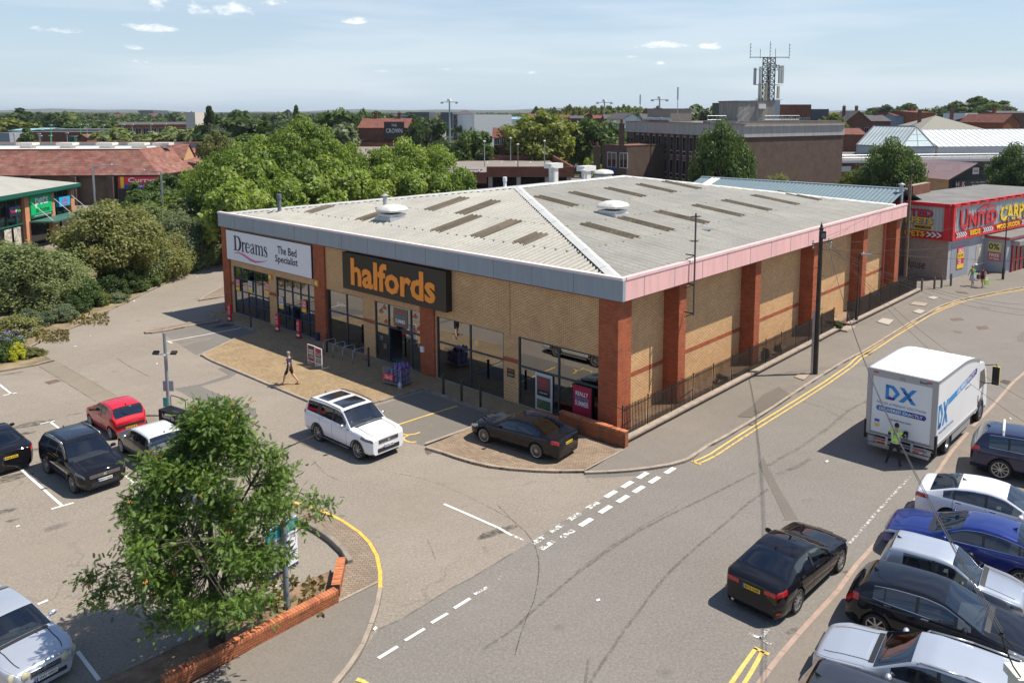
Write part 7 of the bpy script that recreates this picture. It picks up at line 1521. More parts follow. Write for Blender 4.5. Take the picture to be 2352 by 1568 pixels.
def carpet_shop():
 r=thing('carpet_shop','grey rendered carpet shop with a red framed corrugated sign band','shop building',S0,0);a,b=SA_,SB_;L1,L2=7.2,24.0
 def quad(p,q,z0,z1,off=0.,n=None):n=n or Vector();return[p+n*off+Z*z0,q+n*off+Z*z0,q+n*off+Z*z1,p+n*off+Z*z1]
 na=Vector((-a.y,a.x,0));nb=Vector((b.y,-b.x,0))
 if na.dot(b)>0:na=-na
 if nb.dot(a)>0:nb=-nb
 pts=[Vector((0,0,0)),b*L2,b*L2+a*L1,a*L1]
 MB().prism([(p.x,p.y)for p in pts],0,6.3).build('core_wall',GREYB,r)
 MB().add(quad(Vector(),a*L1,0,3.5,.01,na),[(0,1,2,3)]).add(quad(a*L1,a*L1+b*.1,0,3.5),[(0,1,2,3)]).build('side_wall',ROUGHC,r)
 rp=[p*1.0 for p in pts];MB().prism([(p.x,p.y)for p in rp],6.3,6.42).build('flat_roof',FELT,r)
 CORG=brickmat('corrugated sign sheet',(.42,.46,.46),(.36,.40,.41),(.22,.25,.26),bw=.28,rh=9,off=0,ms=.03)
 mb=MB()
 for d_,L_,n in((a,L1,na),(b,L2,nb)):
  mb.add(quad(n*.12,d_*L_+n*.12,3.48,6.45),[(0,1,2,3)])
 sh=mb.build('sign_sheet',plain('sign sheet',(.40,.44,.44),.5),r)
 mb=MB()
 for d_,L_,n in((a,L1,na),(b,L2,nb)):
  for i in range(int(L_/.3)):mb.obox(n*.135+d_*(i*.3+.1)+Z*5.15,d_*.035,n*.02,Z*1.05)
 mb.build('sheet_ribs',plain('sheet rib',(.50,.55,.54),.5),r)
 fr,rb=MB(),MB()
 for d_,L_,n in((a,L1,na),(b,L2,nb)):
  fr.obox(d_*L_/2+n*.15+Z*6.4,d_*L_/2,n*.13,Z*.16);fr.obox(d_*L_/2+n*.15+Z*3.48,d_*L_/2,n*.12,Z*.06);fr.obox(d_*.2+n*.16+Z*4.95,d_*.2,n*.12,Z*1.5);rb.obox(d_*(L_/2+.2)+n*.14+Z*3.82,d_*(L_/2-.2),n*.05,Z*.32)
 fr.build('red_frame',RED,r);rb.build('red_band',plain('deep red',(.42,.012,.02),.5),r)
 mb=MB();[mb.obox(b*(1.4+i*1.85)+nb*.42+Z*6.5,b*.15,nb*.22,Z*.05)for i in range(8)];mb.build('sign_spotlight',MBLACK,r)
 UB=plain('lettering blue',(.03,.05,.30),.5)
 def tx(s_,m,d_,n,rt,x,z,w_,h,bold=.04,off=.2,sh=False):
  if sh:text(s_,UB,r,d_*x+n*(off-.03)+Z*(z-.05)+rt*.05,rt,Z,w_,h,bold=bold,depth=.05)
  text(s_,m,r,d_*x+n*off+Z*z,rt,Z,w_,h,bold=bold,depth=.06)
 rb_=b;ra_=-a
 tx('U',RED,b,nb,rb_,2.1,5.10,1.4,1.75,.05,sh=True);tx('NITED',RED,b,nb,rb_,5.9,4.95,5.6,1.2,.05,sh=True);tx('CARPETS',YELLOW,b,nb,rb_,13.6,4.98,8.4,1.4,.05,sh=True)
 for s_,x,w_ in(('BEDS',4.4,2.0),('WOODFLOOR',11.3,5.2)):tx(s_,YELLOW,b,nb,rb_,x,3.82,w_,.42,.04)
 tx('>>>>>',TXW,b,nb,rb_,1.75,3.82,1.9,.5,.03);tx('>>>>>',TXW,b,nb,rb_,7.0,3.82,2.0,.5,.03);tx('>>>>>',TXW,b,nb,rb_,15.3,3.82,1.9,.5,.03)
 MB().add([b*4.2+nb*.21+Z*5.62,b*6.2+nb*.21+Z*6.1,b*8.4+nb*.21+Z*5.86,b*8.3+nb*.21+Z*5.74,b*6.2+nb*.21+Z*5.86],[(0,1,4),(1,2,3,4)]).build('roof_swoosh',RED,r)
 tx('UNITED',RED,a,na,ra_,3.2,5.65,3.7,.62,.05,sh=True);tx('CARPETS',YELLOW,a,na,ra_,3.05,4.98,3.5,.55,.05,sh=True);tx('BEDS &',YELLOW,a,na,ra_,3.95,4.42,1.6,.35,.04)
 MB().obox(a*2.1+na*.18+Z*4.42,a*.78,na*.02,Z*.2).build('yellow_panel',YELLOW,r);tx('WOODFLOOR',TXN,a,na,ra_,2.1,4.42,1.4,.25,.03,.22);tx('CARPETS',YELLOW,a,na,ra_,3.4,3.84,2.9,.48,.04);tx('>>>',TXW,a,na,ra_,1.15,3.84,1.2,.5,.03)
 text('House',plain('spray paint',(.03,.028,.028),.8),r,a*2.7+na*.03+Z*1.15,ra_,Z,1.75,.75,bold=.0,name='graffiti',shear=.2)
 MB().obox(b*2.2+nb*.012+Z*1.45,b*1.65,nb*.01,Z*1.45).build('recess_panel',plain('panel grey',(.27,.28,.31),.8),r);MB().obox(b*2.2+nb*.03+Z*2.93,b*1.7,nb*.05,Z*.05).build('recess_lintel',GREYB,r)
 MB().obox(b*2.25+nb*.05+Z*1.75,b*.62,nb*.012,Z*.92).build('sale_poster',RED,r);MB().obox(b*2.25+nb*.065+Z*1.95,b*.6,nb*.004,Z*.24).build('poster_band',YELLOW,r);MB().obox(b*2.25+nb*.065+Z*1.02,b*.6,nb*.004,Z*.18).build('poster_band',YELLOW,r)
 text('SALE',TXW,r,b*2.25+nb*.07+Z*2.4,rb_,Z,.95,.36,bold=.04);text('15% OFF',TXK,r,b*2.25+nb*.07+Z*1.95,rb_,Z,.95,.26,bold=.03);text('FREE',TXW,r,b*2.1+nb*.07+Z*1.55,rb_,Z,.5,.16,bold=.03);text('FREE',TXW,r,b*2.1+nb*.07+Z*1.32,rb_,Z,.5,.16,bold=.03)
 MB().obox(b*6.15+nb*.01+Z*1.65,b*.8,nb*.015,Z*.85).build('boarded_window',plain('board',(.40,.38,.33),.8,var=.1),r);MB().obox(b*6.15+nb*.03+Z*1.8,b*.25,nb*.005,Z*.4).build('notice',OFFWHITE,r);MB().obox(b*6.15+nb*.06+Z*.78,b*.9,nb*.08,Z*.04).build('sill',OFFWHITE,r)
 MB().lathe([(.16,-.05),(.16,.05),(.001,.08)],tuple(b*6.35+nb*.1+Z*3.15),'y',12).build('round_vent',OFFWHITE,r)
 p0=b*7.0;pp=[p0,p0+nb*1.9,b*L2+nb*1.9,b*L2];MB().prism([(p.x,p.y)for p in pp],0,3.15).build('porch',GREYB,r);MB().prism([(p.x,p.y)for p in[p0-b*.15,p0+nb*2.15-b*.15,b*L2+nb*2.15,b*L2]],3.2,3.3,top=0).build('porch_roof',FELT,r)
 MB().prism([(p.x,p.y)for p in[p0-b*.1,p0+nb*2.1-b*.1,b*L2+nb*2.1,b*L2]],3.05,3.2).build('porch_fascia',RED,r)
 q=p0-b*.02;plate(MB(),q+nb*.9+Z*2.3,nb,Z,1.1,.85,.02).build('poster_yellow',plain('faded yellow',(.62,.58,.16),.6),r);plate(MB(),q+nb*.9+Z*1.45,nb,Z,1.1,.75,.02).build('poster_red',plain('faded red poster',(.55,.10,.09),.6),r)
 text('0%',TXN,r,q+nb*.85-b*.03+Z*2.35,nb,Z,.9,.55,bold=.04);text('FREE',TXW,r,q+nb*.9-b*.03+Z*1.58,nb,Z,.85,.28,bold=.04);text('FITTING',TXW,r,q+nb*.9-b*.03+Z*1.25,nb,Z,.85,.2,bold=.03)
 o=p0+nb*1.9;MB().obox(o+b*3.3+nb*.06+Z*1.25,b*2.3,nb*.04,Z*1.2).build('entrance_glass',FLAT_GLASS,r);mb=MB();[mb.obox(o+b*(1.0+i*.92)+nb*.12+Z*1.25,b*.07,nb*.04,Z*1.25)for i in range(6)];mb.obox(o+b*3.3+nb*.12+Z*1.15,b*2.3,nb*.03,Z*.08);mb.build('entrance_frame',RED,r);MB().obox(o+b*3.3+nb*.35+Z*2.72,b*2.5,nb*.35,Z*.2).build('shutter_box',STEEL,r)
 return r
carpet_shop()
r,_=block('chimney_stack','short brick parapet stack on the back of the carpet shop roof','brick stack',G('D2',848,285,6.4),G('D2',1085,235,6.4),1.0,.6,BR_DKRED,KERB,z0=6.35)
flue(43.5,2.0,6.4,1.9,.16,STEEL,'grey steel flue behind the far corner of the shop')
def teal():
 r=thing('teal_roofed_shed','long low shed with a teal sheet roof behind the big shop','shed',BL(38.6,1.9),BR);MB().box(0,11.4,.3,19.2,0,6.0).build('wall',BR_BROWN,r)
 mb=corr('x',0,19.6,lambda t:-.3,lambda t:5.7,lambda s:6.15+(s+.3)*.26,0,.36,.03);mb.add([(5.7,0,7.7),(5.7,19.6,7.7),(11.7,19.6,6.1),(11.7,0,6.1)],[(0,3,2,1)]);mb.build('roof',TEALR,r)
 MB().box(5.55,5.85,-.1,19.7,7.68,7.78).box(-.3,5.7,19.55,19.7,6.1,6.25).build('ridge_capping',plain('pale teal trim',(.38,.46,.50),.5),r);mb=corr('x',17.5,18.5,lambda t:-.3,lambda t:5.6,lambda s:6.17+(s+.3)*.26,.03,.36,.03);mb.build('rooflight',OFFWHITE,r)
teal()
def huk():
 a=Vector((55.7,109.0,0));b=Vector((64.7,112.6,0));rz,L_=rframe(a,b);r=thing('workshop','black gabled workshop with a purple brown sheet roof','workshop',a,rz);dp=10.5;BG=plain('black render',(.02,.022,.026),.7)
 MB().prism([(.05,.06),(L_-.05,.06),(L_-.05,dp),(.05,dp)],0,5.2).build('side_wall',BR_BUFF,r);g=MB().add([(0,0,0),(L_,0,0),(L_,0,5.2),(L_/2,0,7.1),(0,0,5.2)],[(0,1,2,3,4)]);g.build('gable_wall',BG,r)
 mb=MB();n=40
 for s_ in(0,1):
  x0,x1=(-.35,L_/2)if s_==0 else(L_+.35,L_/2)
  for i in range(n):
   y0=-.4+(dp+.8)*i/n;y1=y0+(dp+.8)/n*.5;z=.05
   mb.add([(x0,y0,5.12),(x1,y0,7.25),(x1,y1,7.25),(x0,y1,5.12),(x0,y1,5.12+z),(x1,y1,7.25+z),(x1,y1+(y1-y0),7.25+z),(x0,y1+(y1-y0),5.12+z)],[(0,3,2,1),(4,7,6,5)]if s_==0 else[(0,1,2,3),(4,5,6,7)])
 mb.build('roof',PURR,r);mb=MB();mb.bar((-.4,-.42,5.05),(L_/2,-.42,7.2),.08,.25);mb.bar((L_+.4,-.42,5.05),(L_/2,-.42,7.2),.08,.25);mb.build('barge_board',MBLACK,r)
 MB().box(L_*.1,L_*.9,-.06,0,2.8,4.95).build('sign_board',SIGN_K,r);plate(MB(),(L_*.5,-.02,6.2),X,Z,1.2,.9,.02).build('white_sign',TXW,r);text('Smile',TXR,r,(L_*.5,-.05,6.2),X,Z,.85,.4,bold=.02,shear=.4)
 text('H  K',TXW,r,(L_*.22,-.07,4.45),X,Z,1.7,.65,bold=.05);text('U',TXR,r,(L_*.225,-.07,4.42),X,Z,.5,.75,bold=.05);text('GROUP',TXW,r,(L_*.22,-.07,3.85),X,Z,1.7,.4,bold=.05)
 for k,s_ in enumerate(('CARS · VANS · SERVICE · TYRES','REPAIRS · SERVICING · MOT','BRAKES · EXHAUSTS')):text(s_,TXW,r,(L_*.6,-.07,4.6-.35*k),X,Z,3.6-.6*k,.16,bold=.03)
 MB().box(-.02,.0,3,4.6,2.4,4.2).build('side_window',FLAT_GLASS,r);text('HUK',TXW,r,(-.02,7.2,3.9),RT,UPV,1.8,.8,bold=.05)
huk()
def office():
 c=GD(1710,300,110);c.z=0;l=GD(1439.6,300,143);l.z=0;e=GD(1937.5,300,122);e.z=0
 rz,L_=rframe(l,c);r=thing('office_block','brown brick office block with a concrete band along its roof edge','office building',l,rz);inv=Matrix.Rotation(-rz,3,'Z');E_=inv@(e-l);C_=Vector((L_,0,0));bk=E_+Vector((-L_*.9,14,0));H_=10.8
 K_=inv@(e*1.16+Vector((-5,0,0))-l);pl=[(0,0),(C_.x,0),(E_.x,E_.y),(K_.x,K_.y),(0,26)]
 MB().prism(pl,0,H_).build('wall',BR_BROWN,r);k=sum(p[0]for p in pl)/5,sum(p[1]for p in pl)/5
 MB().prism([(k[0]+(x-k[0])*1.012,k[1]+(y-k[1])*1.012)for x,y in pl],H_,12.55).build('concrete_band',streaky('stained concrete',(.40,.38,.36),.85,.3),r);MB().prism([(k[0]+(x-k[0])*.99,k[1]+(y-k[1])*.99)for x,y in pl],12.55,12.62).build('roof',FELT,r)
 mb=MB();[mb.bar((pl[i][0]*1.013,pl[i][1]*1.013-.15,12.6),(pl[(i+1)%5][0]*1.013,pl[(i+1)%5][1]*1.013-.15,12.6),.25,.12)for i in range(5)];mb.build('roof_edge_trim',plain('rust trim',(.22,.13,.08),.7),r)
 n=16;x0=3.5;w_=(L_-x0-.8)/n;fin=MB();PIN=plain('brown panel',(.19,.125,.10),.7)
 for i in range(n+1):fin.box(x0+i*w_-.16,x0+i*w_+.16,-.45,0,.5,H_-.02)
 fin.build('brick_fins',BR_BROWN,r)
 for i in range(n):
  xa,xb=x0+i*w_+.2,x0+(i+1)*w_-.2
  MB().box(xa,xb,-.05,-.0,.5,H_-.05).build('spandrel',PIN,r)
  for zz in(H_-3.3,H_-6.9,H_-10.4):
   f=MB().box(xa+.1,xb-.1,-.09,-.05,zz,zz+2.9).build('window',WINW,r);MB().box(xa+.16,xb-.16,-.10,-.09,zz+.75,zz+2.85).box(xa+.16,xb-.16,-.10,-.09,zz+.08,zz+.65).build('pane',FLAT_GLASS,f)
 for zz in(H_-2.2,H_-6.5):
  for xx in(.7,2.0):MB().box(xx-.35,xx+.35,-.05,0,zz,zz+1.1).build('small_window',FLAT_GLASS,r)
 def ot(name,label,cat,px,py,D,fn):
  p=GD(px,py,D);t=thing(name,label,cat,(p.x,p.y,12.6),R(20));fn(t);return t
 v=lambda x:(2800+x/3.647)/1.7415
 ot('plant_room','stained concrete plant room on the office roof','plant room',v(590),290,117,lambda t:(MB().box(-.5,5.8,0,5,0,3.1).build('wall',streaky('dirty concrete',(.30,.28,.25),.9,.5),t),MB().box(2.8,4.0,-.35,0,2.1,2.8).build('vent_hood',OFFWHITE,t),MB().box(-.6,5.9,-.1,5.1,3.1,3.25).build('roof',FELT,t)))
 ot('green_container','dark green equipment cabin on the office roof','cabin',v(330),290,121,lambda t:(MB().box(0,4.4,0,3,0,3.0).build('wall',plain('olive green',(.06,.075,.045),.6),t),MB().box(2.5,4.3,-.05,0,1,2.6).build('louvre',MBLACK,t),MB().box(2.5,4.3,-.12,-.05,2.4,2.5).box(2.5,4.3,-.12,-.05,1.7,1.8).build('louvre_blade',OFFWHITE,t)))
 def rails(t):
  mb=MB();[mb.tube((x,0,0),(x,0,1.1),.03,n=5)for x in(-3.5,-2,-.5,6,7.5,9,10.5,12)];[mb.tube((-3.5,0,z),(-.5,0,z),.025,n=5)for z in(.55,1.1)];[mb.tube((6,0,z),(12,0,z),.025,n=5)for z in(.55,1.1)];mb.tube((1,-.3,0),(3.2,-.3,1.6),.03,n=5);mb.tube((1,-.3,1),(3.2,-.3,2.6),.025,n=5);mb.build('handrail',STEEL,t);MB().box(-3,20,.3,2.0,0,.35).build('walkway',FELT,t)
 ot('roof_handrail','galvanised handrails round the plant on the office roof','handrail',v(420),290,115,rails)
 p=GD(1487,262,141);t=thing('roof_cabin','plain brown cabin at the far left of the office roof','cabin',(p.x,p.y,12.6),rz);MB().box(0,8.0,0,4,0,2.1).build('wall',plain('tan panel',(.26,.215,.18),.8),t);MB().box(-.1,8.1,-.1,4.1,2.1,2.2).build('roof',FELT,t)
 p=GD(1450,268,140);t=thing('roof_pipe','fat grey duct lying on the office roof edge','duct',(p.x+2,p.y-1,13.0),rz);MB().tube((0,0,0),(9,0,0),.3,n=10).build('pipe',STEEL,t,smooth=True);MB().tube((2,0,0),(3,0,0),.4,n=10).tube((6,0,0),(6.4,0,0),.42,n=10).build('flange',STEEL,t)
 for px_,D,h,lab in((1470,140,4.6,'thin whip aerial at the left of the office roof'),(1556,128,5.5,'slim grey panel aerial in the middle of the office roof')):
  p=GD(px_,262,D);t=thing('aerial_pole',lab,'aerial',(p.x,p.y,12.6));MB().tube((0,0,0),(0,0,h),.06,n=6).build('pole',STEEL,t);MB().lathe([(.12,h*.65),(.12,h)],n=8).build('panel',STEEL,t);MB().tube((-.6,0,0),(0,0,1.4),.04).tube((.6,0,0),(0,0,1.4),.04).build('stay',STEEL,t)
 p=GD(v(985),250,121);t=thing('telecom_mast','dark lattice mobile phone mast with pale panel antennas on the office roof','mast',(p.x,p.y,12.6),R(15));H2=9.6;a_=.64
 mb=MB();cs=[(-a_,-a_),(a_,-a_),(a_,a_),(-a_,a_)]
 for x,y in cs:mb.tube((x,y,0),(x,y,H2),.075,n=6)
 for i in range(11):
  z0_,z1_=i*H2/11,(i+1)*H2/11
  for k_ in range(4):
   p_,q_=cs[k_],cs[(k_+1)%4];mb.tube((*p_,z0_),(*q_,z1_),.04,n=4);mb.tube((*q_,z0_),(*p_,z1_),.04,n=4);mb.tube((*p_,z1_),(*q_,z1_),.045,n=4)
 mb.tube((0,0,0),(0,0,H2-1),.13,n=6);mb.build('lattice',plain('mast steel',(.05,.065,.075),.6),t)
 mb=MB();mb.tube((-3.2,0,H2+.0),(3.3,0,H2+.1),.07,n=6);[mb.tube((x,0,H2-.2),(x,0,H2+z),.035,n=5)for x,z in((-3.15,2.0),(.1,2.4),(3.3,2.1),(-1.5,1.2),(1.0,1.3))]
 for x,z in((-3.15,3.0),(.1,3.6),(3.3,3.3)):[mb.tube((x,0,H2+.4+k_*.5),(x+.18,0,H2+.4+k_*.5),.05,n=4)for k_ in range(4)]
 mb.build('whip_antenna',plain('mast steel',(.05,.065,.075),.6),t)
 PAL=plain('antenna panel',(.50,.52,.50),.5);TANP=plain('antenna tan',(.34,.31,.22),.6)
 for x,y,z,h,m in((-2.4,.2,7.0,3.0,STEEL),(-1.85,-.5,7.2,3.0,PAL),(1.75,-.4,7.3,3.1,PAL),(2.4,-.2,7.3,3.2,PAL),(-1.95,-.6,4.0,3.2,TANP),(1.25,-.9,4.5,2.2,plain('antenna cream',(.55,.50,.36),.6)),(-1.1,-1.1,4.1,3.1,TANP)):MB().box(x*.9-.17,x*.9+.17,y-.13,y+.13,z*.8,z*.8+h*.82).build('panel_antenna',m,t)
 for z in(3.5,5.6,7.8):MB().tube((-2.2,-.3,z),(2.3,-.3,z),.05,n=5).build('outrigger',BLACK,t)
 for x,z in((-.9,8.4),(.3,8.3),(.8,8.2)):MB().lathe([(.3,-.25),(.28,-.05),(.1,.0)],(x,-1.1,z),'y',10).build('dish',OFFWHITE,t)
 a,b=GV('Q2',1992,560,128),GV('Q2',2176,560,124);a.z=b.z=0;r2,L2=block('office_wing','lower brown brick wing with a red roof beside the office block','office wing',a,b,9.0,16,BR_BROWN,plain('red felt',(.26,.10,.07),.8),parapet=.15)
 for x,w2 in((L2*.4,2.0),(L2*.88,1.7)):
  f=MB().box(x-w2/2,x+w2/2,-.05,0,5.6,8.0).build('window',WINW,r2);MB().box(x-w2/2+.1,x-.05,-.06,-.05,5.7,7.9).box(x+.05,x+w2/2-.1,-.06,-.05,5.7,7.9).build('pane',FLAT_GLASS,f);MB().box(x-w2/2+.1,x+w2/2-.1,-.07,-.06,4.6 if x<L2/2 else 5.7,5.65 if x<L2/2 else 5.75).build('blue_panel',plain('blue panel',(.02,.07,.22),.5),f)
 MB().box(L2*.12,L2*.6,-.8,0,3.9,4.1).build('canopy',OFFWHITE,r2);f=MB().box(L2*.4,L2*.62,-.05,0,1.2,2.3).box(L2*.85,L2*.98,-.05,0,1.2,2.3).build('window',WINW,r2)
 for(x,y,px0,px1,top,D,lab)in((0,0,2122,2158,228,127,'tall dark brick chimney beside the office block'),(0,0,1932,1978,400,120,'stubby brown brick chimney before the office wing')):
  a=GV('Q2',px0,450,D);b=GV('Q2',px1,450,D);z=GV('Q2',px0,top,D).z;a.z=b.z=0;q,l_=block('brick_chimney',lab,'chimney',a,b,z,1.6,BR_BROWN,KERB,parapet=.25);MB().lathe([(.25,z+.25),(.2,z+.9)],(l_/2,.8,0),n=8).build('pot',TILE,q)
office()
def deck():
 A,B,C2,D2=Vector((-7.5,116.3,0)),Vector((5.0,116.3,0)),Vector((2.6,147,0)),Vector((-10,147,0));r=thing('parking_deck','brick multi storey car park with an open top deck','car park building',A,0);o=A
 top=[A-o,B-o,C2-o,D2-o];ext=[Vector((-9,0,0)),Vector((0,0,0)),D2-o+Vector((0,0,0)),Vector((-4,36,0)),Vector((-6,60,0)),Vector((-22,90,0)),Vector((-40,90,0)),Vector((-34,30,0)),Vector((-30,2,0))]
 DK=asphalt('deck surface',(.22,.19,.17),(.27,.24,.21),.25)
 MB().prism([(p.x,p.y)for p in top],4.9,5.5).build('deck_slab',DK,r);MB().prism([(p.x,p.y)for p in ext],4.85,5.48).build('deck_slab',DK,r)
 def wl(p,q,z0,z1,t_=.35):p,q=Vector(p),Vector(q);mb.bar(p+Z*(z0+z1)/2,q+Z*(z0+z1)/2,t_,z1-z0)
 mb=MB();wl((0,-.1,0),B-o+Vector((0,-.1,0)),4.95,6.42);wl(B-o,C2-o,4.9,6.42);wl(C2-o,D2-o,5.5,6.42);wl(D2-o,(-4.5,37,0),5.5,6.4);wl((-4.5,37,0),(-7.6,40.4,0),5.5,6.4);wl((-7.6,40.4,0),(-9.4,66,0),5.5,6.4);wl((-3,-.1,0),(0,-.1,0),4.0,5.6);wl((-9,-.1,0),(-3,-.1,0),3.6,4.9);wl((-40,90,0),(-12,90,0),5.4,6.4);mb.build('parapet',BR_DKRED,r)
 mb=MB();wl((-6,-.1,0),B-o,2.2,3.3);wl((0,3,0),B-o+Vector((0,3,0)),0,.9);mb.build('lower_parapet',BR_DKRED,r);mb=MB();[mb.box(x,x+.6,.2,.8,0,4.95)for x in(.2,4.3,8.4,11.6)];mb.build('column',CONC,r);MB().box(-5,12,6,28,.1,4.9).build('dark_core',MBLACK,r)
 mb=MB();mb.tube((-3,-.2,5.7),(-3.0,-.2,6.5),.05);mb.tube((-7.6,-.2,6.0),(-.6,-.2,6.0),.05,n=5);mb.tube((-7.6,-.2,6.0),(-5,-.2,4.9),.05,n=5);mb.tube((-.6,-.2,6.0),(-2.6,-.2,4.9),.05,n=5);[mb.tube((-7.2+i*.3,-.2,5.0),(-7.2+i*.3,-.2,6.0),.02,n=4)for i in range(21)];mb.build('blue_railing',plain('railing blue',(.04,.09,.25),.5),r)
 mb=MB();[mb.box(x,x+.12,y,y+2.2,5.5,5.512)for x in(1,3.5,6,8.5,-1.5)for y in(4,24)];[mb.box(-14+i*2.5,-13.9+i*2.5,20,24,5.5,5.512)for i in range(4)];mb.build('bay_line',WHITE_P,r)
 for v_,x,y0,y1,z in(('Q2',1107,355,540,5.5),('Q2',1303,330,500,5.5),('Q2',1358,378,540,5.5),('Q2',1558,352,537,5.5)):
  p=G(v_,x,y1,z);t=thing('deck_lamp','slim lamp post on the car park top deck, '+{1107:'first from the left',1303:'second from the left',1358:'third from the left',1558:'rightmost'}[x],'street lamp',(p.x,p.y,z));h=GV(v_,x,y0,p.y).z-z;MB().tube((0,0,0),(0,0,h),.09,.06,8).build('post',WOOD if x==1358 else STEEL,t);MB().lathe([(.18,h),(.22,h+.15),(.1,h+.25)],n=8).build('lamp_head',OFFWHITE,t)
 p=G('Q2',310,378,5.5);t=thing('brick_gable','triangular brick gable wall rising from the car park deck','wall',(p.x,p.y,5.4));MB().add([(-7,0,0),(7,0,0),(0,0,5.6),(-7,.6,0),(7,.6,0),(0,.6,5.6)],[(0,1,2),(5,4,3),(0,2,5,3),(1,4,5,2)]).build('brickwork',BR_WALL,t);MB().box(-.3,.3,-.15,0,0,4.8).box(-3.2,-2.8,-.15,0,0,2.2).box(2.8,3.2,-.15,0,0,2.2).build('buttress',BR_BUFF,t)
 a,b=GV('Q2',1178,430,150),GV('Q2',1274,430,150);a.z=b.z=0;block('stair_tower','brick stair tower with a tiled roof beside the car park deck','stair tower',a,b,GV('Q2',1178,318,150).z,6,BR_DKRED,roof=('gable',1.7,TILE),wins=(1,2,.8,1.2,8.3,0))
deck()
def store():
 r=thing('tile_roofed_store','large store with a weathered red tiled roof on the left','shop building',(-58.5,123.9,0));o=Vector((-58.5,123.9,0));P_=lambda x,y,z:Vector((x,y,z))-o
 E0,E1,E2,E3=P_(-150,119.5,4.6),P_(-58.5,123.9,4.6),P_(-60.6,138.8,4.6),P_(-58.2,165,4.6);R0,R1,R2=P_(-152,122.5,8.4),P_(-63.2,127.8,8.4),P_(-64.6,160,8.4)
 def up(a,b,c,d):return(a,b,c,d)
 MB().add([E0,E1,R1,R0],[(0,1,2,3)]).add([E1,E3,R2,R1],[(0,1,2,3)]).build('tiled_roof',TILE_W,r)
 w0=[P_(-150,120.3,0),P_(-59.3,124.6,0),P_(-61.2,138.8,0),P_(-59,164,0),P_(-150,164,0)];MB().prism([(p.x,p.y)for p in w0],0,4.55).build('wall',brickmat('drab brown brick',(.19,.125,.08),(.15,.10,.065),(.10,.075,.055),var=.3),r)
 MB().prism([(p.x,p.y)for p in[R0+Vector((0,.3,0)),R1+Vector((-.2,.3,0)),R2,P_(-152,160,0)]],4.6,8.2).build('flat_roof',plain('white roof membrane',(.62,.61,.56),.7),r);mb=MB();mb.bar(R0,R1,.3,.14);mb.bar(R1,R2,.3,.14);mb.build('ridge_tiles',plain('orange ridge',(.50,.20,.11),.8),r)
 MB().box(-95,-1.8,21.5,22,7.8,8.75).build('rear_parapet',plain('blue grey parapet',(.22,.27,.32),.6),r);MB().box(-95,-1.8,21.4,22.1,8.75,8.85).build('parapet_capping',plain('orange ridge',(.50,.20,.11),.8),r)
 mb=MB();mb.bar(E0+Z*-.1,E1+Z*-.1,.25,.16);mb.bar(E1+Z*-.1,E3+Z*-.1,.25,.16);mb.build('gutter',MBLACK,r)
 for i,x in enumerate((-28.0,-20.0,-13.2,-7.6)):MB().box(x,x+.8,.2-.6+(x*.047),1.0+(x*.047),0,4.4).build('pilaster',BR_BROWN,r)
 for x in(350,762,1170,1500,1750):
  p=G('Q1',x,492,8.3);t=thing('roof_ventilator','cream box ventilator behind the red tiled roof','roof vent',(p.x,p.y-1.5,8.2),0,'cream ventilators');MB().box(-.9,.9,-.8,.8,0,.5).build('box',OFFWHITE,t);MB().box(-1.4,1.4,-1,1,.5,.9).build('hood',OFFWHITE,t)
 g0=G('Q1',1228,808,4.3);s_=thing('shop_sign','red and blue superstore sign with a yellow stripe, partly hidden by a conifer','sign',(g0.x,123.6,2.6),R(2));W_=7.6
 MB().box(0,W_,-.1,.1,.55,1.75).build('red_panel',RED,s_);MB().box(.9,W_,-.11,-.1,0,.55).box(.9,W_,-.1,.1,0,.55).build('blue_panel',plain('sign blue',(.02,.06,.40),.5),s_);MB().box(.35,.85,-.115,.1,0,1.75).build('yellow_stripe',YELLOW,s_);MB().box(0,.35,-.1,.1,0,.55).build('red_edge',RED,s_);text('Currys',TXW,s_,(3.6,-.13,1.15),X,Z,4.2,.95,bold=.03);text('SUPERSTORE',TXW,s_,(3.8,-.13,.28),X,Z,4.2,.35,bold=.04)
 MB().box(g0.x-o.x+.1,g0.x-o.x+7.4,-.9,0.1,0,2.55).build('dark_entrance',MBLACK,r);MB().box(g0.x-o.x-14,g0.x-o.x-7,-1.2,-.5,1.6,2.0).build('red_band',BR_RED,r)
 p=G('Q1',1965,690,4.6);t=thing('dormer_gable','buff brick gable rising through the red tiled roof','gable',(-60.9,140.5,4.2),R(94));MB().add([(-2.6,0,0),(2.6,0,0),(2.6,0,2.2),(0,0,4.3),(-2.6,0,2.2),(-2.6,3,0),(2.6,3,0),(2.6,3,2.2),(0,3,4.3),(-2.6,3,2.2)],[(0,1,2,3,4),(1,6,7,2),(0,4,9,5)]).build('brickwork',BR_BUFF,t);MB().add([(-2.9,-.2,2.1),(0,-.2,4.5),(2.9,-.2,2.1),(-2.9,4,2.1),(0,4,4.5),(2.9,4,2.1)],[(0,1,4,3),(1,2,5,4)]).build('roof',TILE_W,t)
store()
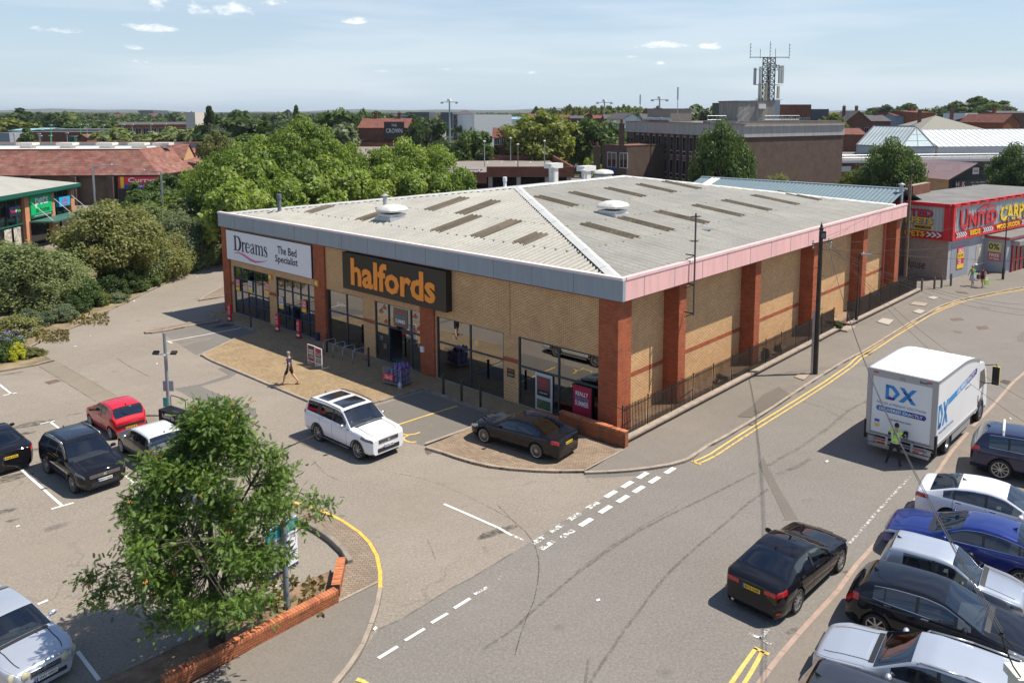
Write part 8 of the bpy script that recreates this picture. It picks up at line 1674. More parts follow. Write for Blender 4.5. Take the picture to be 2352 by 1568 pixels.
def petshop():
 ang=math.atan2(.99872,-.05049);r=thing('pet_shop','pet shop with a shallow pale roof, green trim and brick piers','shop building',(-54.33,93.18,0),ang)
 C_,L_,R_=Vector((.6,-.8,6)),Vector((-48,-.8,6)),Vector((-6.5,6.2,7.6));back=Vector((.6,16,6))
 o=MB().add([L_,C_,R_,Vector((-48,6.2,7.6)),back,Vector((-48,16,6))],[(0,1,2,3),(1,4,2),(4,5,3,2)]).build('roof',ROOF,r)
 mb=MB();mb.bar(L_-Z*.2,C_-Z*.2,.12,.42);mb.bar(C_-Z*.2,back-Z*.2,.12,.42);mb.build('green_fascia',GRN,r);MB().box(-48,0,-.7,.0,5.45,5.6).build('soffit',GRN,r)
 MB().box(-48,-.1,.25,.4,0,5.5).build('glazing',FLAT_GLASS,r);MB().box(-.3,0,.4,15,0,5.6).build('end_wall',BR_BUFF,r)
 for x in(.05,-4.2,-9.1,-16,-23):MB().box(x-.4,x+.4,-.1,.5,0,5.5).build('pier',plain('salmon brick',(.52,.24,.13),.85,var=.15),r)
 mb=MB();[mb.box(x-.05,x+.05,.15,.25,0,5.5)for x in(-1.5,-2.8,-10.6,-12.2,-13.8,-18,-20)];mb.box(-48,-.4,.15,.25,2.55,2.7);mb.build('mullion',GRN,r)
 MB().box(-8.95,-.3,-2.6,-.1,2.6,2.75).build('canopy',plain('canopy green',(.05,.14,.11),.5),r);mb=MB();[mb.tube((x,-.1,4.9),(x,-2.4,2.8),.03,n=5)for x in(-8.6,-4.3,-.6)];mb.build('canopy_rod',OFFWHITE,r)
 mb=MB();[mb.box(a,b,.1,.14,.3,2.4)for a,b in((-3.6,-2.7),(-2.2,-1.3),(-1.1,-.4),(-13,-11.8),(-11.4,-10.2),(-15.4,-14))];mb.build('window_graphics',plain('window graphics',(.45,.42,.36),.6,var=.8,vscale=3),r)
 s_=MB().box(-8.65,-4.55,-.2,.1,3.0,5.46).build('green_sign',plain('pet shop green',(.0,.42,.14),.45),r);text('pets',TXW,s_,(-6.5,-.21,4.65),X,Z,2.5,1.2,bold=.05);text('at home',TXK,s_,(-6.4,-.21,3.8),X,Z,2.6,.55,bold=.02);MB().box(-8.65,-4.55,-.22,-.2,3.0,3.35).build('sign_foot',GRN,s_);text('pet shop | vet surgery | pet grooming',TXW,s_,(-6.5,-.23,3.2),X,Z,3.2,.16,bold=.02)
 s_=MB().box(-3.3,-1.0,-.35,.1,3.65,4.7).build('blue_sign',plain('cyan sign',(.02,.38,.62),.45),r);PNK=plain('magenta lettering',(.55,.02,.30),.5);[text(q,PNK,s_,(-2.15,-.36,z),X,Z,w_,.28,bold=.03)for q,z,w_ in(('the',4.5,.7),('groom',4.18,1.3),('room',3.85,1.1))]
 s_=MB().box(-12.6,-10.7,-.35,.1,3.7,4.65).build('navy_sign',SIGN_NV,r);text('Vets',TXR,s_,(-12.05,-.36,4.2),X,Z,.8,.3,bold=.04);text('4',TXW,s_,(-11.55,-.36,4.2),X,Z,.2,.3,bold=.04);text('Pets',plain('lime lettering',(.1,.55,.05),.5),s_,(-11.1,-.36,4.2),X,Z,.75,.3,bold=.04)
petshop()
def market():
 GR=plain('pale glass roof',(.42,.50,.49),.16,spec=.6,var=.18,vscale=.15);GRW=plain('bright glass roof',(.75,.78,.76),.22,spec=.6,var=.06);FRM=plain('purple grey frame',(.16,.15,.19),.5)
 o=Vector((70.8,179.8,0));r=thing('market_hall','market hall with a hipped glass roof and a long bright glazed roof','market hall',o);P_=lambda x,y,z:Vector((x,y,z))-o
 A,B,C_,D_=P_(77.9,187.9,11),P_(84.4,180.9,11),P_(70.8,179.8,6.9),P_(75.9,169.1,6.9);E_=P_(84.0,171.0,6.9);F_=P_(85.5,189,6.9)
 MB().add([C_,D_,B,A],[(0,1,2,3)]).add([C_,A,P_(78,195,6.9)],[(0,1,2)]).build('glass_slope',GR,r);MB().add([D_,E_,B],[(0,1,2)]).build('glass_gable',GR,r)
 mb=MB();n=12
 for i in range(n+1):t=i/n;mb.bar(C_+(D_-C_)*t+Z*.05,A+(B-A)*t+Z*.05,.09,.08)
 for p,q in((A,B),(D_,B),(E_,B),(C_,A),(C_,D_),(D_,E_)):mb.bar(p+Z*.08,q+Z*.08,.3,.2)
 m_=(D_+E_)/2;mb.bar(m_,B,.12);[mb.bar(D_+(B-D_)*t,E_+(B-E_)*t,.1)for t in(.3,.6)];mb.build('glazing_bars',FRM,r)
 MB().prism([(p.x,p.y)for p in(C_,D_,E_,F_)],4.6,6.85).build('drum_wall',streaky('grey cladding',(.40,.41,.43),.5,.15),r)
 G0,G1,G2,G3=P_(85.3,172.5,6.9),P_(135,184,6.9),P_(135,197,10.2),P_(86.0,184.5,10.2);MB().add([G0,G1,G2,G3],[(0,1,2,3)]).build('bright_glass_roof',GRW,r);mb=MB();[mb.bar(G0+(G1-G0)*i/34+Z*.05,G3+(G2-G3)*i/34+Z*.05,.08)for i in range(35)];mb.bar(G3,G2,.2);mb.build('glazing_bars',plain('pale bars',(.55,.56,.55),.4),r)
 MB().prism([(G0.x,G0.y),(G1.x,G1.y),(G2.x,G2.y),(G3.x,G3.y)],4.6,6.88).build('hall_wall',streaky('grey cladding',(.40,.41,.43),.5,.15),r);MB().prism([(-20,-22),(64,-6),(64,20),(-20,20)],4.2,4.7).build('flat_roof',FELT,r);MB().prism([(-19,-21),(63,-5.2),(63,19),(-19,19)],0,4.2).build('wall',BR_DKRED,r)
 mb=MB();mb.bar((-20,-22.1,4.45),(64,-6.1,4.45),.15,.5);mb.build('white_fascia',plain('lilac white',(.52,.50,.54),.6),r)
 for i in range(14):p=Vector((-16+i*5.6,-21.2+(i*5.6+3)*.19-.1,0));MB().obox(p+Z*3.0,Vector((1.9,.36,0)),Vector((0,.05,0)),Z*.55).build('window_strip',WINW,r)
 mb=MB();[mb.tube((-18+i*4,-20.5+i*.76,4.7),(-18+i*4,-20.5+i*.76,5.7),.04,n=4)for i in range(20)];mb.tube((-18,-20.5,5.7),(58,-6.1,5.7),.04,n=4);mb.tube((-18,-20.5,5.2),(58,-6.1,5.2),.04,n=4);mb.build('roof_rail',STEEL,r)
market()
BRD=BR_DKRED;WR=plain('white render',(.70,.70,.70),.7,var=.06);DKC=plain('dark cladding',(.07,.08,.10),.6)
TOWN=[('Q2',160,525,176,245,210,14,BRD,'gable',TILE,'dark red brick pub with a long tiled roof','pub',(2,6,1.4,1.5,1.2,3.4),(1,2)),('Q2',1030,1308,150,150,330,26,WR,None,None,'tall white rendered industrial building','industrial building',(3,8,1.2,2.4,2,5.5),()),('Q2',872,1026,112,145,420,24,BRD,'hip',SLATE,'red brick apartment house with a hipped slate roof','apartment building',(3,6,1.5,2,2,4.5),()),('Q2',1310,1450,165,182,360,30,WR,'gable',plain('blue roof edge',(.25,.38,.48),.5),'white shed with a pale blue roof','shed',None,()),('Q2',390,548,130,158,520,30,plain('blue shed',(.02,.12,.32),.6),None,None,'blue and white retail shed','retail shed',None,()),('Q2',546,692,130,130,480,30,DKC,None,None,'dark clad retail shed','retail shed',None,()),('Q2',755,815,208,208,330,12,WR,None,None,'small white block among the trees','store building',None,()),('Q2',780,868,132,132,480,20,DKC,None,None,'dark and white shed beside the tall lamp','retail shed',None,()),('Q2',1650,1750,150,168,330,12,BRD,'gable',TILE,'terraced house in the row under the lime avenue, leftmost','house',(1,3,1.3,1.5,5,0),(1,2)),('Q2',1755,1850,155,175,300,12,BRD,'gable',SLATE,'terraced house in the row under the lime avenue, second from the left','house',(1,3,1.3,1.5,4,0),(1,2)),('Q2',1850,1930,140,165,320,12,BRD,'cross',TILE,'gabled red house in the row under the lime avenue, third from the left','house',(1,2,1.3,1.5,5,0),(1,)),('Q2',1930,2015,150,175,310,12,BRD,'gable',TILE,'terraced house in the row under the lime avenue, fourth from the left','house',(1,3,1.3,1.5,4,0),(1,2)),('Q2',2015,2165,148,180,270,14,BRD,'gable',SLATE,'long red brick house with a brown slate roof','house',(1,4,1.3,1.5,4,0),()),('Q2',2150,2290,135,180,250,12,WR,'cross',SLATE,'white gabled house left of the office block','house',(1,2,1.3,1.5,4,0),()),('Q2',1420,1500,140,165,380,12,BRD,'gable',TILE,'red roofed house behind the pale blue shed','house',None,(1,)),('Q2',2290,2352,140,170,280,12,BRD,'gable',SLATE,'slate roofed house just left of the office roof cabin','house',None,(1,)),('Q3',40,335,92,92,230,30,BRD,None,None,'modern red brick block with a grey top storey','office building',(2,4,5,2,6,4.6),()),('Q3',335,503,135,135,245,30,DKC,None,None,'dark slate coloured modern block','office building',None,()),('Q3',-150,40,50,50,225,20,plain('pale cladding',(.45,.46,.47),.6),None,None,'pale stair tower of the modern block','stair tower',None,()),('Q3',665,905,150,255,250,14,BRD,'cross',SLATE,'tall dark red gabled house in the town','house',(2,3,1.3,2,3,4.5),(1,2)),('Q3',905,1090,190,245,260,14,BRD,'gable',SLATE,'slate roofed terrace right of the dark gabled house','terrace',(2,6,1.2,1.8,3,3.6),(1,)),('Q3',1130,1320,168,195,270,10,plain('faded blue boarding',(.22,.32,.42),.7),'gable',TILE,'pale blue boarded loft building','loft building',(1,2,1.6,1.6,8,0),()),('Q3',1330,1540,155,165,265,16,BR_WALL,'gable',TILE,'bright red brick building in the town','town building',(2,3,2,2,5,4),(1,)),('Q3',1370,2000,195,330,215,20,BRD,'hip',streaky('lichened slate',(.27,.26,.22),.8,.3),'large old building with a lichened hipped roof','town building',(1,5,1.6,1.8,4,0),(1,2)),('Q3',1900,2140,218,250,240,14,BRD,'gable',SLATE,'low slate roofed house behind the hipped roof','house',(1,3,1.6,1.6,4,0),(1,)),('Q3',2150,2352,180,260,225,14,BR_WALL,'cross',TILE,'red gabled house at the right edge','house',(1,2,1.6,1.6,4,0),(2,)),('Q3',1790,1940,172,172,300,10,WR,None,None,'white flat topped block among the roofs','town building',None,()),('Q3',2090,2352,150,170,330,16,BRD,'gable',SLATE,'long dark roofed terrace at the right','terrace',None,(1,2)),('Q3',650,860,315,370,195,10,BRD,'gable',TILE,'low red house just right of the office block','house',(1,3,2.4,1.6,3,0),()),('Q1',1240,2065,232,258,300,16,BR_WALL,'gable',SLATE,'long orange brick railway building with small white windows','railway building',(1,12,2.2,2.2,6,0),()),('Q1',95,1160,335,335,262,6,BR_DKRED,None,None,'long red brick railway retaining wall','wall building',None,()),('Q1',1948,2045,130,130,290,8,plain('pale concrete tower',(.55,.50,.45),.7),None,None,'pale concrete tower with a flared top','tower',None,()),('Q1',95,290,298,318,285,16,plain('teal wall',(.10,.20,.22),.7),'gable',plain('light teal roof',(.25,.45,.48),.6),'low teal roofed hall','hall',None,()),('Q1',300,450,292,312,290,16,BRD,'gable',plain('light teal roof',(.25,.45,.48),.6),'second low teal roofed hall','hall',None,()),('Q1',455,1150,300,308,275,10,plain('station canopy',(.30,.30,.29),.7),None,None,'long grey station canopy','station canopy',None,()),('Q1',-60,92,338,345,240,8,plain('grey shelter',(.28,.30,.33),.7),None,None,'grey shelter at the left edge of the railway','shelter',None,()),('Q1',705,770,380,382,235,5,GRN,None,None,'small green hut beside the railway','hut',None,()),('Q1',800,900,358,395,225,7,BRD,'cross',TILE,'tiny gabled brick hut by the railway car park','hut',None,()),('Q1',1455,1610,110,110,1500,60,DKC,None,None,'dark tower block far away on the left','tower block',None,()),('Q1',1120,1230,160,160,1600,80,WR,None,None,'low white sheds far away on the left','warehouse',None,())]
for(v_,x0,x1,yt,ye,D,dp,wm,rk,rm,lab,cat,wn,ch)in TOWN:
 a,b=GV(v_,x0,300,D),GV(v_,x1,300,D);zt,ze=GV(v_,x0,yt,D+(dp/2 if rk in('gable','hip')else 0)).z,GV(v_,x0,ye,D).z;a.z=b.z=0;L_=(b-a).length
 if wm in(BR_WALL,WR):b=b+Vector((0,L_*.38,0));L_=(b-a).length
 if wn and rk is None and wn[4]+wn[5]*(wn[0]-1)+wn[3]>ze:wn=(1,)+wn[1:]
 if wn:wn=(wn[0],wn[1],min(wn[2],L_/wn[1]*.7),wn[3],min(wn[4],ze-wn[3]-.6-wn[5]*(wn[0]-1)),wn[5])
 block(cat.replace(' ','_'),lab,cat,a,b,max(ze,2),dp,wm,FELT,wins=wn,roof=(rk,max(zt-ze,.5),rm)if rk else None,chim=[((k-.5)/max(1,len(ch))*L_ if len(ch)>1 else L_*.75,dp/2,max(zt-ze,1)+1.3)for k in ch])
p=GV('Q2',428,300,209.6);s_=thing('pub_sign','dark pub sign with pale lettering on the red brick pub','sign',(p.x,p.y,0));zz=GV('Q2',428,270,209.5).z;MB().box(-2.6,2.6,-.15,0,zz-2.3,zz+2.3).build('board',SIGN_K,s_);text('CROWN',TXW,s_,(0,-.16,zz),X,Z,4.2,1.1);text('THE',TXW,s_,(0,-.16,zz+1.4),X,Z,1.4,.6)
for v_,x,yt,D,lab in(('Q2',845,38,300,'tall floodlight mast left of centre on the skyline'),('Q2',2007,42,320,'tall floodlight mast above the row of houses'),('A3',1232,85,300,'tall floodlight mast right of the lime avenue')):
 p=GV(v_,x,250,D);h=GV(v_,x,yt,D).z;t=thing('floodlight_mast',lab,'floodlight',(p.x,p.y,0));MB().tube((0,0,0),(0,0,h),.45,.25,8).build('mast',STEEL,t);MB().box(-3,3,-.15,.15,h-.9,h-.7).build('crossarm',STEEL,t);MB().lathe([(.9,h-.5),(.7,h+.4),(.1,h+.5)],n=10).box(-3.2,-2.2,-.5,.5,h-1.4,h-.7).box(2.2,3.2,-.5,.5,h-1.4,h-.7).build('lamp_heads',OFFWHITE,t)
for x,yt,D,g_ in((540,268,250,1),(848,262,250,1),(150,360,240,0),(282,395,230,0),(412,358,240,0),(425,380,225,0),(530,378,235,0),(705,350,245,0),(917,265,240,0),(1090,268,240,0),(1283,258,255,0),(1390,262,235,0),(1585,258,240,0),(1735,255,250,0),(1568,340,215,0),(1300,262,250,1)):
 p=GV('Q1',x,430,D);h=GV('Q1',x,yt,D).z;t=thing('station_lamp',('bright green' if g_ else 'thin grey')+' post standing in the railway car park','lamp post',(p.x,p.y,0),0,'green posts' if g_ else 'grey posts');MB().tube((0,0,0),(0,0,h),.14,.1,6).build('post',plain('bright green post',(.03,.45,.08),.5)if g_ else STEEL,t);MB().box(-.45,.45,-.2,.2,h,h+.25).build('lamp_head',OFFWHITE,t)
ch_={}
for c in bpy.data.objects:
 if c.parent:ch_.setdefault(c.parent.name,[]).append(c)
src=[o for o in bpy.data.objects if o.name.startswith('parked_car')and o.parent is None][:9]
def body_copy(o,loc,rz,label):
 c=o.copy();COL.objects.link(c);c.location=loc;c.rotation_euler=(0,0,rz);c['label']=label;c['group']='cars in the railway car park'
 for k in ch_.get(o.name,[]):
  if k.name.split('.')[0]in('body','windscreen','rear_window','side_window','underbody','cabin_floor'):q=k.copy();COL.objects.link(q);q.parent=c
  elif k.name.split('.')[0]=='wheel':q=k.copy();COL.objects.link(q);q.parent=c
for i,(x,y)in enumerate(((930,395),(975,398),(1045,388),(1095,384),(1500,385),(1525,390),(1555,375),(1590,378),(1625,372),(1660,376),(1580,392),(1640,392))):
 body_copy(src[i%len(src)],G('Q1',x,y+12)*1,R(95+i*3),'tiny parked car in the railway car park beyond the red tiled roof')
for i,(p,rz,sc_,lab)in enumerate((((59.5,127,0),R(20),1.5,'white van half hidden behind the tree right of the office block'),((68,124,0),R(-10),1.0,'pale car glimpsed between the trees behind the black workshop'))):
 t=thing('parked_van',lab,'van',p,rz,None,sc_*.9);MB().prism([(-2.5,-1),(1.2,-1),(1.2,1),(-2.5,1)],.4,2.4).build('load_body',WHITE,t);MB().add([(1.2,-1,.4),(2.6,-1,.4),(2.6,-1,1.1),(1.9,-1,1.3),(1.2,-1,2.2),(1.2,1,.4),(2.6,1,.4),(2.6,1,1.1),(1.9,1,1.3),(1.2,1,2.2)],[(0,1,2,3,4),(9,8,7,6,5),(1,6,7,2),(2,7,8,3),(4,3,8,9)]).build('cab',WHITE,t);MB().obox((1.56,0,1.78),(.34,0,-.44),(0,.9,0),(.02,0,.02)).build('windscreen',FLAT_GLASS,t)
 for x in(-1.6,1.7):[MB().lathe([(.36,-.1),(.36,.1),(.001,.1)],(x,s*.9,.36),'y',14).build('wheel',RUBBER,t)for s in(1,-1)]
a=GV('Q2',1760,460,175);t=thing('railway_wagon','dark railway wagons with a white panel beyond the parking deck','railway wagon',(a.x,a.y,0));zt=GV('Q2',1760,450,175).z;MB().box(0,14,0,3,.8,zt).build('body',plain('wagon grey',(.05,.045,.05),.6),t);MB().box(0,14,-.05,0,zt-.5,zt-.1).build('roof_strip',OFFWHITE,t);text('A2',TXW,t,(1.4,-.06,zt-2.2),X,Z,1.6,1.3,bold=.03)
# ================================================================ TREES AND PLANTS
import numpy as np
RS_=np.random.RandomState(5)
def leafmat(name,c,c2,tip=None,trans=.35,sc=3.0,rough=.55):
 m=bpy.data.materials.new(name);m.use_nodes=True;N=m.node_tree.nodes;L=m.node_tree.links;N.clear()
 o=N.new('ShaderNodeOutputMaterial');d=N.new('ShaderNodeBsdfPrincipled');t=N.new('ShaderNodeBsdfTranslucent');mx=N.new('ShaderNodeMixShader');mx.inputs[0].default_value=trans
 d.inputs['Roughness'].default_value=rough;d.inputs['Specular IOR Level'].default_value=.35
 tc=N.new('ShaderNodeTexCoord');nz=N.new('ShaderNodeTexNoise');nz.inputs['Scale'].default_value=sc;nz.inputs['Detail'].default_value=4;nz.inputs['Roughness'].default_value=.8;L.new(tc.outputs['Object'],nz.inputs['Vector'])
 oi=N.new('ShaderNodeObjectInfo');ad=N.new('ShaderNodeMath');ad.operation='MULTIPLY_ADD';L.new(oi.outputs['Random'],ad.inputs[0]);ad.inputs[1].default_value=.22;L.new(nz.outputs['Fac'],ad.inputs[2])
 cr=N.new('ShaderNodeValToRGB');e=cr.color_ramp.elements;e[0].position=.42;e[0].color=c4(c);e[1].position=.72;e[1].color=c4(c2)
 if tip:x=e.new(.82);x.color=c4(tip)
 L.new(ad.outputs[0],cr.inputs[0]);L.new(cr.outputs[0],d.inputs['Base Color']);
 hs=N.new('ShaderNodeMix');hs.data_type='RGBA';hs.blend_type='MULTIPLY';hs.inputs[0].default_value=1;L.new(cr.outputs[0],hs.inputs[6]);hs.inputs[7].default_value=(1.5,1.6,.7,1);L.new(hs.outputs[2],t.inputs[0])
 L.new(d.outputs[0],mx.inputs[1]);L.new(t.outputs[0],mx.inputs[2]);L.new(mx.outputs[0],o.inputs[0]);return m
LM=dict(bright=leafmat('bright leaves',(.105,.165,.028),(.24,.31,.06),(.37,.42,.13)),olive=leafmat('olive leaves',(.115,.145,.055),(.24,.28,.12),(.40,.42,.24)),brown=leafmat('brownish leaves',(.115,.125,.04),(.22,.225,.08),(.30,.29,.12)),dark=leafmat('dark leaves',(0.0308,0.056,0.0168),(0.07,0.109,0.0308)),mid=leafmat('mid leaves',(0.0532,0.0924,0.0252),(0.112,0.161,0.042)),lime=leafmat('lime leaves',(0.105,0.133,0.0252),(0.21,0.231,0.049)),yell=leafmat('yellow leaves',(0.28,0.308,0.028),(0.476,0.476,0.042)),grey=leafmat('grey leaves',(0.098,0.133,0.07),(0.196,0.231,0.133)),rowan=leafmat('rowan leaves',(.075,.135,.027),(.19,.29,.055),(.34,.42,.14),sc=2.2,trans=.25))
BARK=plain('bark',(.10,.075,.055),.95,var=.35,vscale=3)
def leafquads(P_,nrm,size,asp=.62):
 n=len(P_);a=np.cross(nrm,RS_.normal(size=(n,3)));a/=np.linalg.norm(a,axis=1)[:,None]+1e-9;b=np.cross(nrm,a);b/=np.linalg.norm(b,axis=1)[:,None]+1e-9
 s=(size*RS_.uniform(.6,1.3,n))[:,None];V_=np.stack([P_-a*s,P_-b*s*asp,P_+a*s,P_+b*s*asp],1).reshape(-1,3);return V_
def quadmesh(name,V_,mat):
 n=len(V_)//4;me=bpy.data.meshes.new(name);me.vertices.add(4*n);me.vertices.foreach_set('co',V_.astype('f').ravel());me.loops.add(4*n);me.loops.foreach_set('vertex_index',np.arange(4*n));me.polygons.add(n);me.polygons.foreach_set('loop_start',np.arange(0,4*n,4));me.polygons.foreach_set('loop_total',np.full(n,4));me.update();me.validate();me.materials.append(mat);return me
CR={}
def crown(kind,lod,var):
 k=(kind,lod,var)
 if k in CR:return CR[k]
 n,leaf,nc={'hi':(30000,.027,120),'mid':(9500,.05,64),'low':(1800,.11,30)}[lod]
 cs,rr=[],[]
 while len(cs)<nc:
  u=RS_.normal(size=3);u/=np.linalg.norm(u);r=RS_.uniform(.35,1)**.45
  if kind=='cone':z=RS_.uniform(.05,.98)**1.2;w=(1-z)*.95+.04;t=RS_.uniform(0,6.28);c=np.array([w*math.cos(t)*.8,w*math.sin(t)*.8,z]);q=.11+.12*(1-z)
  elif kind=='bush':c=np.array([u[0]*r*.78,u[1]*r*.78,.08+abs(u[2])*r*.78]);q=RS_.uniform(.10,.26)
  elif kind=='column':c=np.array([u[0]*r*.7,u[1]*r*.7,.52+u[2]*r*.40]);q=RS_.uniform(.14,.22)
  else:c=np.array([u[0]*r*.80,u[1]*r*.80,.58+u[2]*r*.34]);c[:2]*=1-.25*max(0,(c[2]-.6)/.4);q=RS_.uniform(.09,.24)
  cs.append(c);rr.append(q)
 cs=np.array(cs);rr=np.array(rr);idx=RS_.choice(nc,n,p=rr**2/np.sum(rr**2));u=RS_.normal(size=(n,3));u/=np.linalg.norm(u,axis=1)[:,None]
 rad=RS_.uniform(0,1,n)**.42;zs={'cone':.45,'bush':.7,'column':.45}.get(kind,.55);P_=cs[idx]+u*(rad*rr[idx])[:,None]*np.array([1.1,1.1,zs*1.1])
 if kind=='birch':P_[:,2]-=np.abs(RS_.normal(size=n))*.05*(np.hypot(P_[:,0],P_[:,1]))
 nr=u*.8+RS_.normal(size=(n,3))*.55+np.array([0,0,.35]);nr/=np.linalg.norm(nr,axis=1)[:,None]
 P_[:,2]=np.maximum(P_[:,2],.01);V_=leafquads(P_,nr,leaf);
 c0=np.repeat(P_,4,0);V_[:,2]=c0[:,2]+(V_[:,2]-c0[:,2])*.62
 CR[k]=(quadmesh('crown',V_,LM['mid']),cs);return CR[k]
TR={}
def trunkmesh(kind,var,cs):
 if(kind,var)in TR:return TR[kind,var]
 mb=MB();top=.62 if kind!='cone' else.95;mb.tube((0,0,0),(0,0,.28),.055,.042,8);mb.tube((0,0,.28),(.01,0,top),.042,.012,7)
 for c in cs[::3]:
  z0=max(.12,min(c[2]-.18,.5));mb.tube((0,0,z0),(c[0]*.55,c[1]*.55,z0+(c[2]-z0)*.6),.018,.010,5);mb.tube((c[0]*.55,c[1]*.55,z0+(c[2]-z0)*.6),tuple(c),.010,.004,4)
 o=mb.build('trunk',BARK);TR[kind,var]=o.data;bpy.data.objects.remove(o);return TR[kind,var]
NV=[0]
def tree(kind,lod,p,h,r,lm,label,group=None,name='tree',cat='tree',nv=2):
 NV[0]+=1;var=NV[0]%nv;me,cs=crown(kind,lod,var);t=thing(name,label,cat,p,random.uniform(0,6.28),group)
 o=bpy.data.objects.new('crown' if name!='shrub' else 'foliage',me);COL.objects.link(o);o.parent=t;o.scale=(r,r,h);o.material_slots[0].link='OBJECT';o.material_slots[0].material=LM[lm]
 o=bpy.data.objects.new('trunk' if name!='shrub' else 'stems',trunkmesh(kind,var,cs));COL.objects.link(o);o.parent=t;o.scale=(r,r,h);return t
def tpx(kind,lod,px,py,D,r,lm,label,**k):
 q=GD(px,py,D);return tree(kind,lod,(q.x,q.y,0),q.z*1.0,r,lm,label,**k)
for i,(px,py,D,r)in enumerate(((478,372,86,4.2),(520,338,82,4.6),(600,300,90,5.2),(690,268,93,5.6),(770,312,95,5.2),(850,335,96,5.0),(925,318,97,5.0),(1000,330,98,5.0),(565,350,80,4.6),(640,330,84,5.0),(1045,385,92,3.6),(905,368,90,4.6),(740,350,86,5.0),(820,378,86,4.6),(980,388,90,4.2),(540,400,74,4.2),(620,395,78,4.4),(700,400,82,4.4))):
 tpx('broad','hi' if i<8 else 'mid',px,py,D,r,'bright','bright green leafy tree in the dense group behind the shop roof',group='bright green trees behind the shop',nv=3)
for px,py,D,r,lm,k,lab in((345,455,78,4.4,'olive','bush','pale olive tree left of the shop beside the far grey lamp'),(430,445,80,4.6,'olive','bush','pale olive tree tucked against the left end of the shop'),(482,470,77,3.4,'olive','bush','pale olive bushy tree nearest the white shop sign'),(440,500,74,3.4,'olive','bush','rounded olive bush by the kerb left of the shop'),(395,480,72,3.2,'grey','bush','grey green bush beside the blue notice'),(300,500,66,3.4,'olive','bush','light olive bush in the gap of the left shrubbery'),(415,440,88,4.6,'bright','broad','fresh green tree behind the grey green bush'),(350,430,92,4.2,'mid','broad','green tree behind the pale olive one'),(248,462,64,4.7,'brown','broad','large brownish green tree in the middle of the left shrubbery'),(345,515,68,3.8,'brown','bush','brownish bushy tree right of the large brownish one'),(62,545,58,4.6,'olive','bush','big olive evergreen bush at the left edge'),(-25,540,60,4.4,'olive','bush','olive evergreen bush cut by the left edge'),(140,590,58,3.0,'olive','bush','smaller olive bush right of the big one at the left edge'),(310,420,95,3.2,'mid','cone','dark green conifer in front of the superstore sign'),(385,395,100,4.0,'mid','broad','mid green tree right of the superstore sign'),(440,400,108,4.5,'mid','broad','mid green tree at the right end of the tiled roof'),(500,300,140,4.0,'brown','broad','brownish tree above the end of the tiled roof')):
 tpx(k,'hi' if D<80 else 'mid',px,py,D,r,lm,lab)
def shrub(v,x,y,h,r,lm,lab,lod='mid'):
 p=G(v,x,y,.05);return tree('bush',lod,p,h,r,lm,lab,name='shrub',cat='shrub')
for x,y,h,r,lm,lab in((600,400,2.2,1.7,'mid','dark green shrub under the brownish tree'),(700,385,1.2,.9,'lime','fresh green shrub at the kerb'),(430,490,1.2,1.4,'grey','low grey green cushion shrub, right one'),(340,515,1.0,1.1,'grey','low grey green cushion shrub, middle one'),(210,540,1.4,1.2,'grey','rounded grey green shrub, left one'),(90,600,1.5,1.8,'brown','reddish green spreading shrub at the left edge'),(520,440,1.4,1.1,'dark','dark shrub behind the cushion shrubs'),(810,360,.8,1.1,'grey','low grey shrub in the shade by the kerb'),(930,285,1.6,1.6,'mid','green shrub in the shade below the grey lamp'),(1020,250,1.3,1.5,'mid','spreading green shrub by the kerb near the blue notice'),(1090,225,1.2,1.2,'lime','pale green shrub beside the blue notice'),(1240,95,1.4,1.0,'yell','small yellow green bush near the blue notice'),(1050,190,1.8,1.3,'lime','light shrub behind the kerb shrubs'),(230,740,.6,.9,'brown','low brown twiggy shrub on the bare soil'),(110,765,1.1,.75,'yell','bright golden bush on the island'),(45,755,1.6,1.3,'mid','green bush with lilac flower spikes at the left edge'),(480,400,2.2,1.5,'dark','dark shrub beneath the olive trees'),(760,340,2.0,1.7,'dark','dark shrub beneath the brownish tree'),(870,300,2.2,1.7,'dark','dark shrub left of the shaded shrubs'),(1350,60,1.4,1.6,'dark','low dark growth under the trees by the shop'),(1180,150,1.6,1.3,'dark','low dark bush by the notice post')):
 shrub('B1',x,y,h,r,lm,lab)
p=G('B1',45,755,.05);P_=np.array([[p.x+RS_.normal()*.55,p.y+RS_.normal()*.45,.9+RS_.uniform(0,.75)]for _ in range(260)]);o=bpy.data.objects.new('flower_spikes',quadmesh('flower_spikes',leafquads(P_,RS_.normal(size=(260,3)),.07,.4),plain('lilac flowers',(.24,.18,.45),.7)));COL.objects.link(o);tag(o,'lilac flower spikes on the bush at the left edge','flowers')
for x,y,h,r,lab in((1090,975,.9,.3,'leafy weeds growing through the railings, nearest'),(1175,925,.7,.25,'leafy weeds growing through the railings, second'),(800,1110,.5,.4,'small weeds behind the railings'),(1890,560,1.5,.5,'tall weeds growing through the farther railings'),(1570,760,.6,.4,'weeds in the gateway between the railings'),(2040,500,.6,.6,'green weeds at the far end of the railings')):
 p=G('D1',x,y,.3);tree('bush','low',p,h,r,'mid',lab,name='shrub',cat='weeds')
for px,py,D,r,lm,k,lab in((1662,278,86,4.0,'mid','broad','tall leafy tree in front of the office block'),(1795,392,92,3.4,'brown','bush','rounded bush top beyond the teal roof'),(2052,318,94,4.4,'mid','broad','big dark green tree between the office block and the black workshop'),(1960,385,98,3.0,'lime','broad','small pale green tree at the corner of the office block'),(2335,330,104,4.2,'mid','broad','loose tree at the right edge behind the carpet shop'),(2350,350,98,4.0,'dark','broad','dark tree cut by the right edge behind the carpet shop')):
 tpx(k,'hi',px,py,D,r,lm,lab)
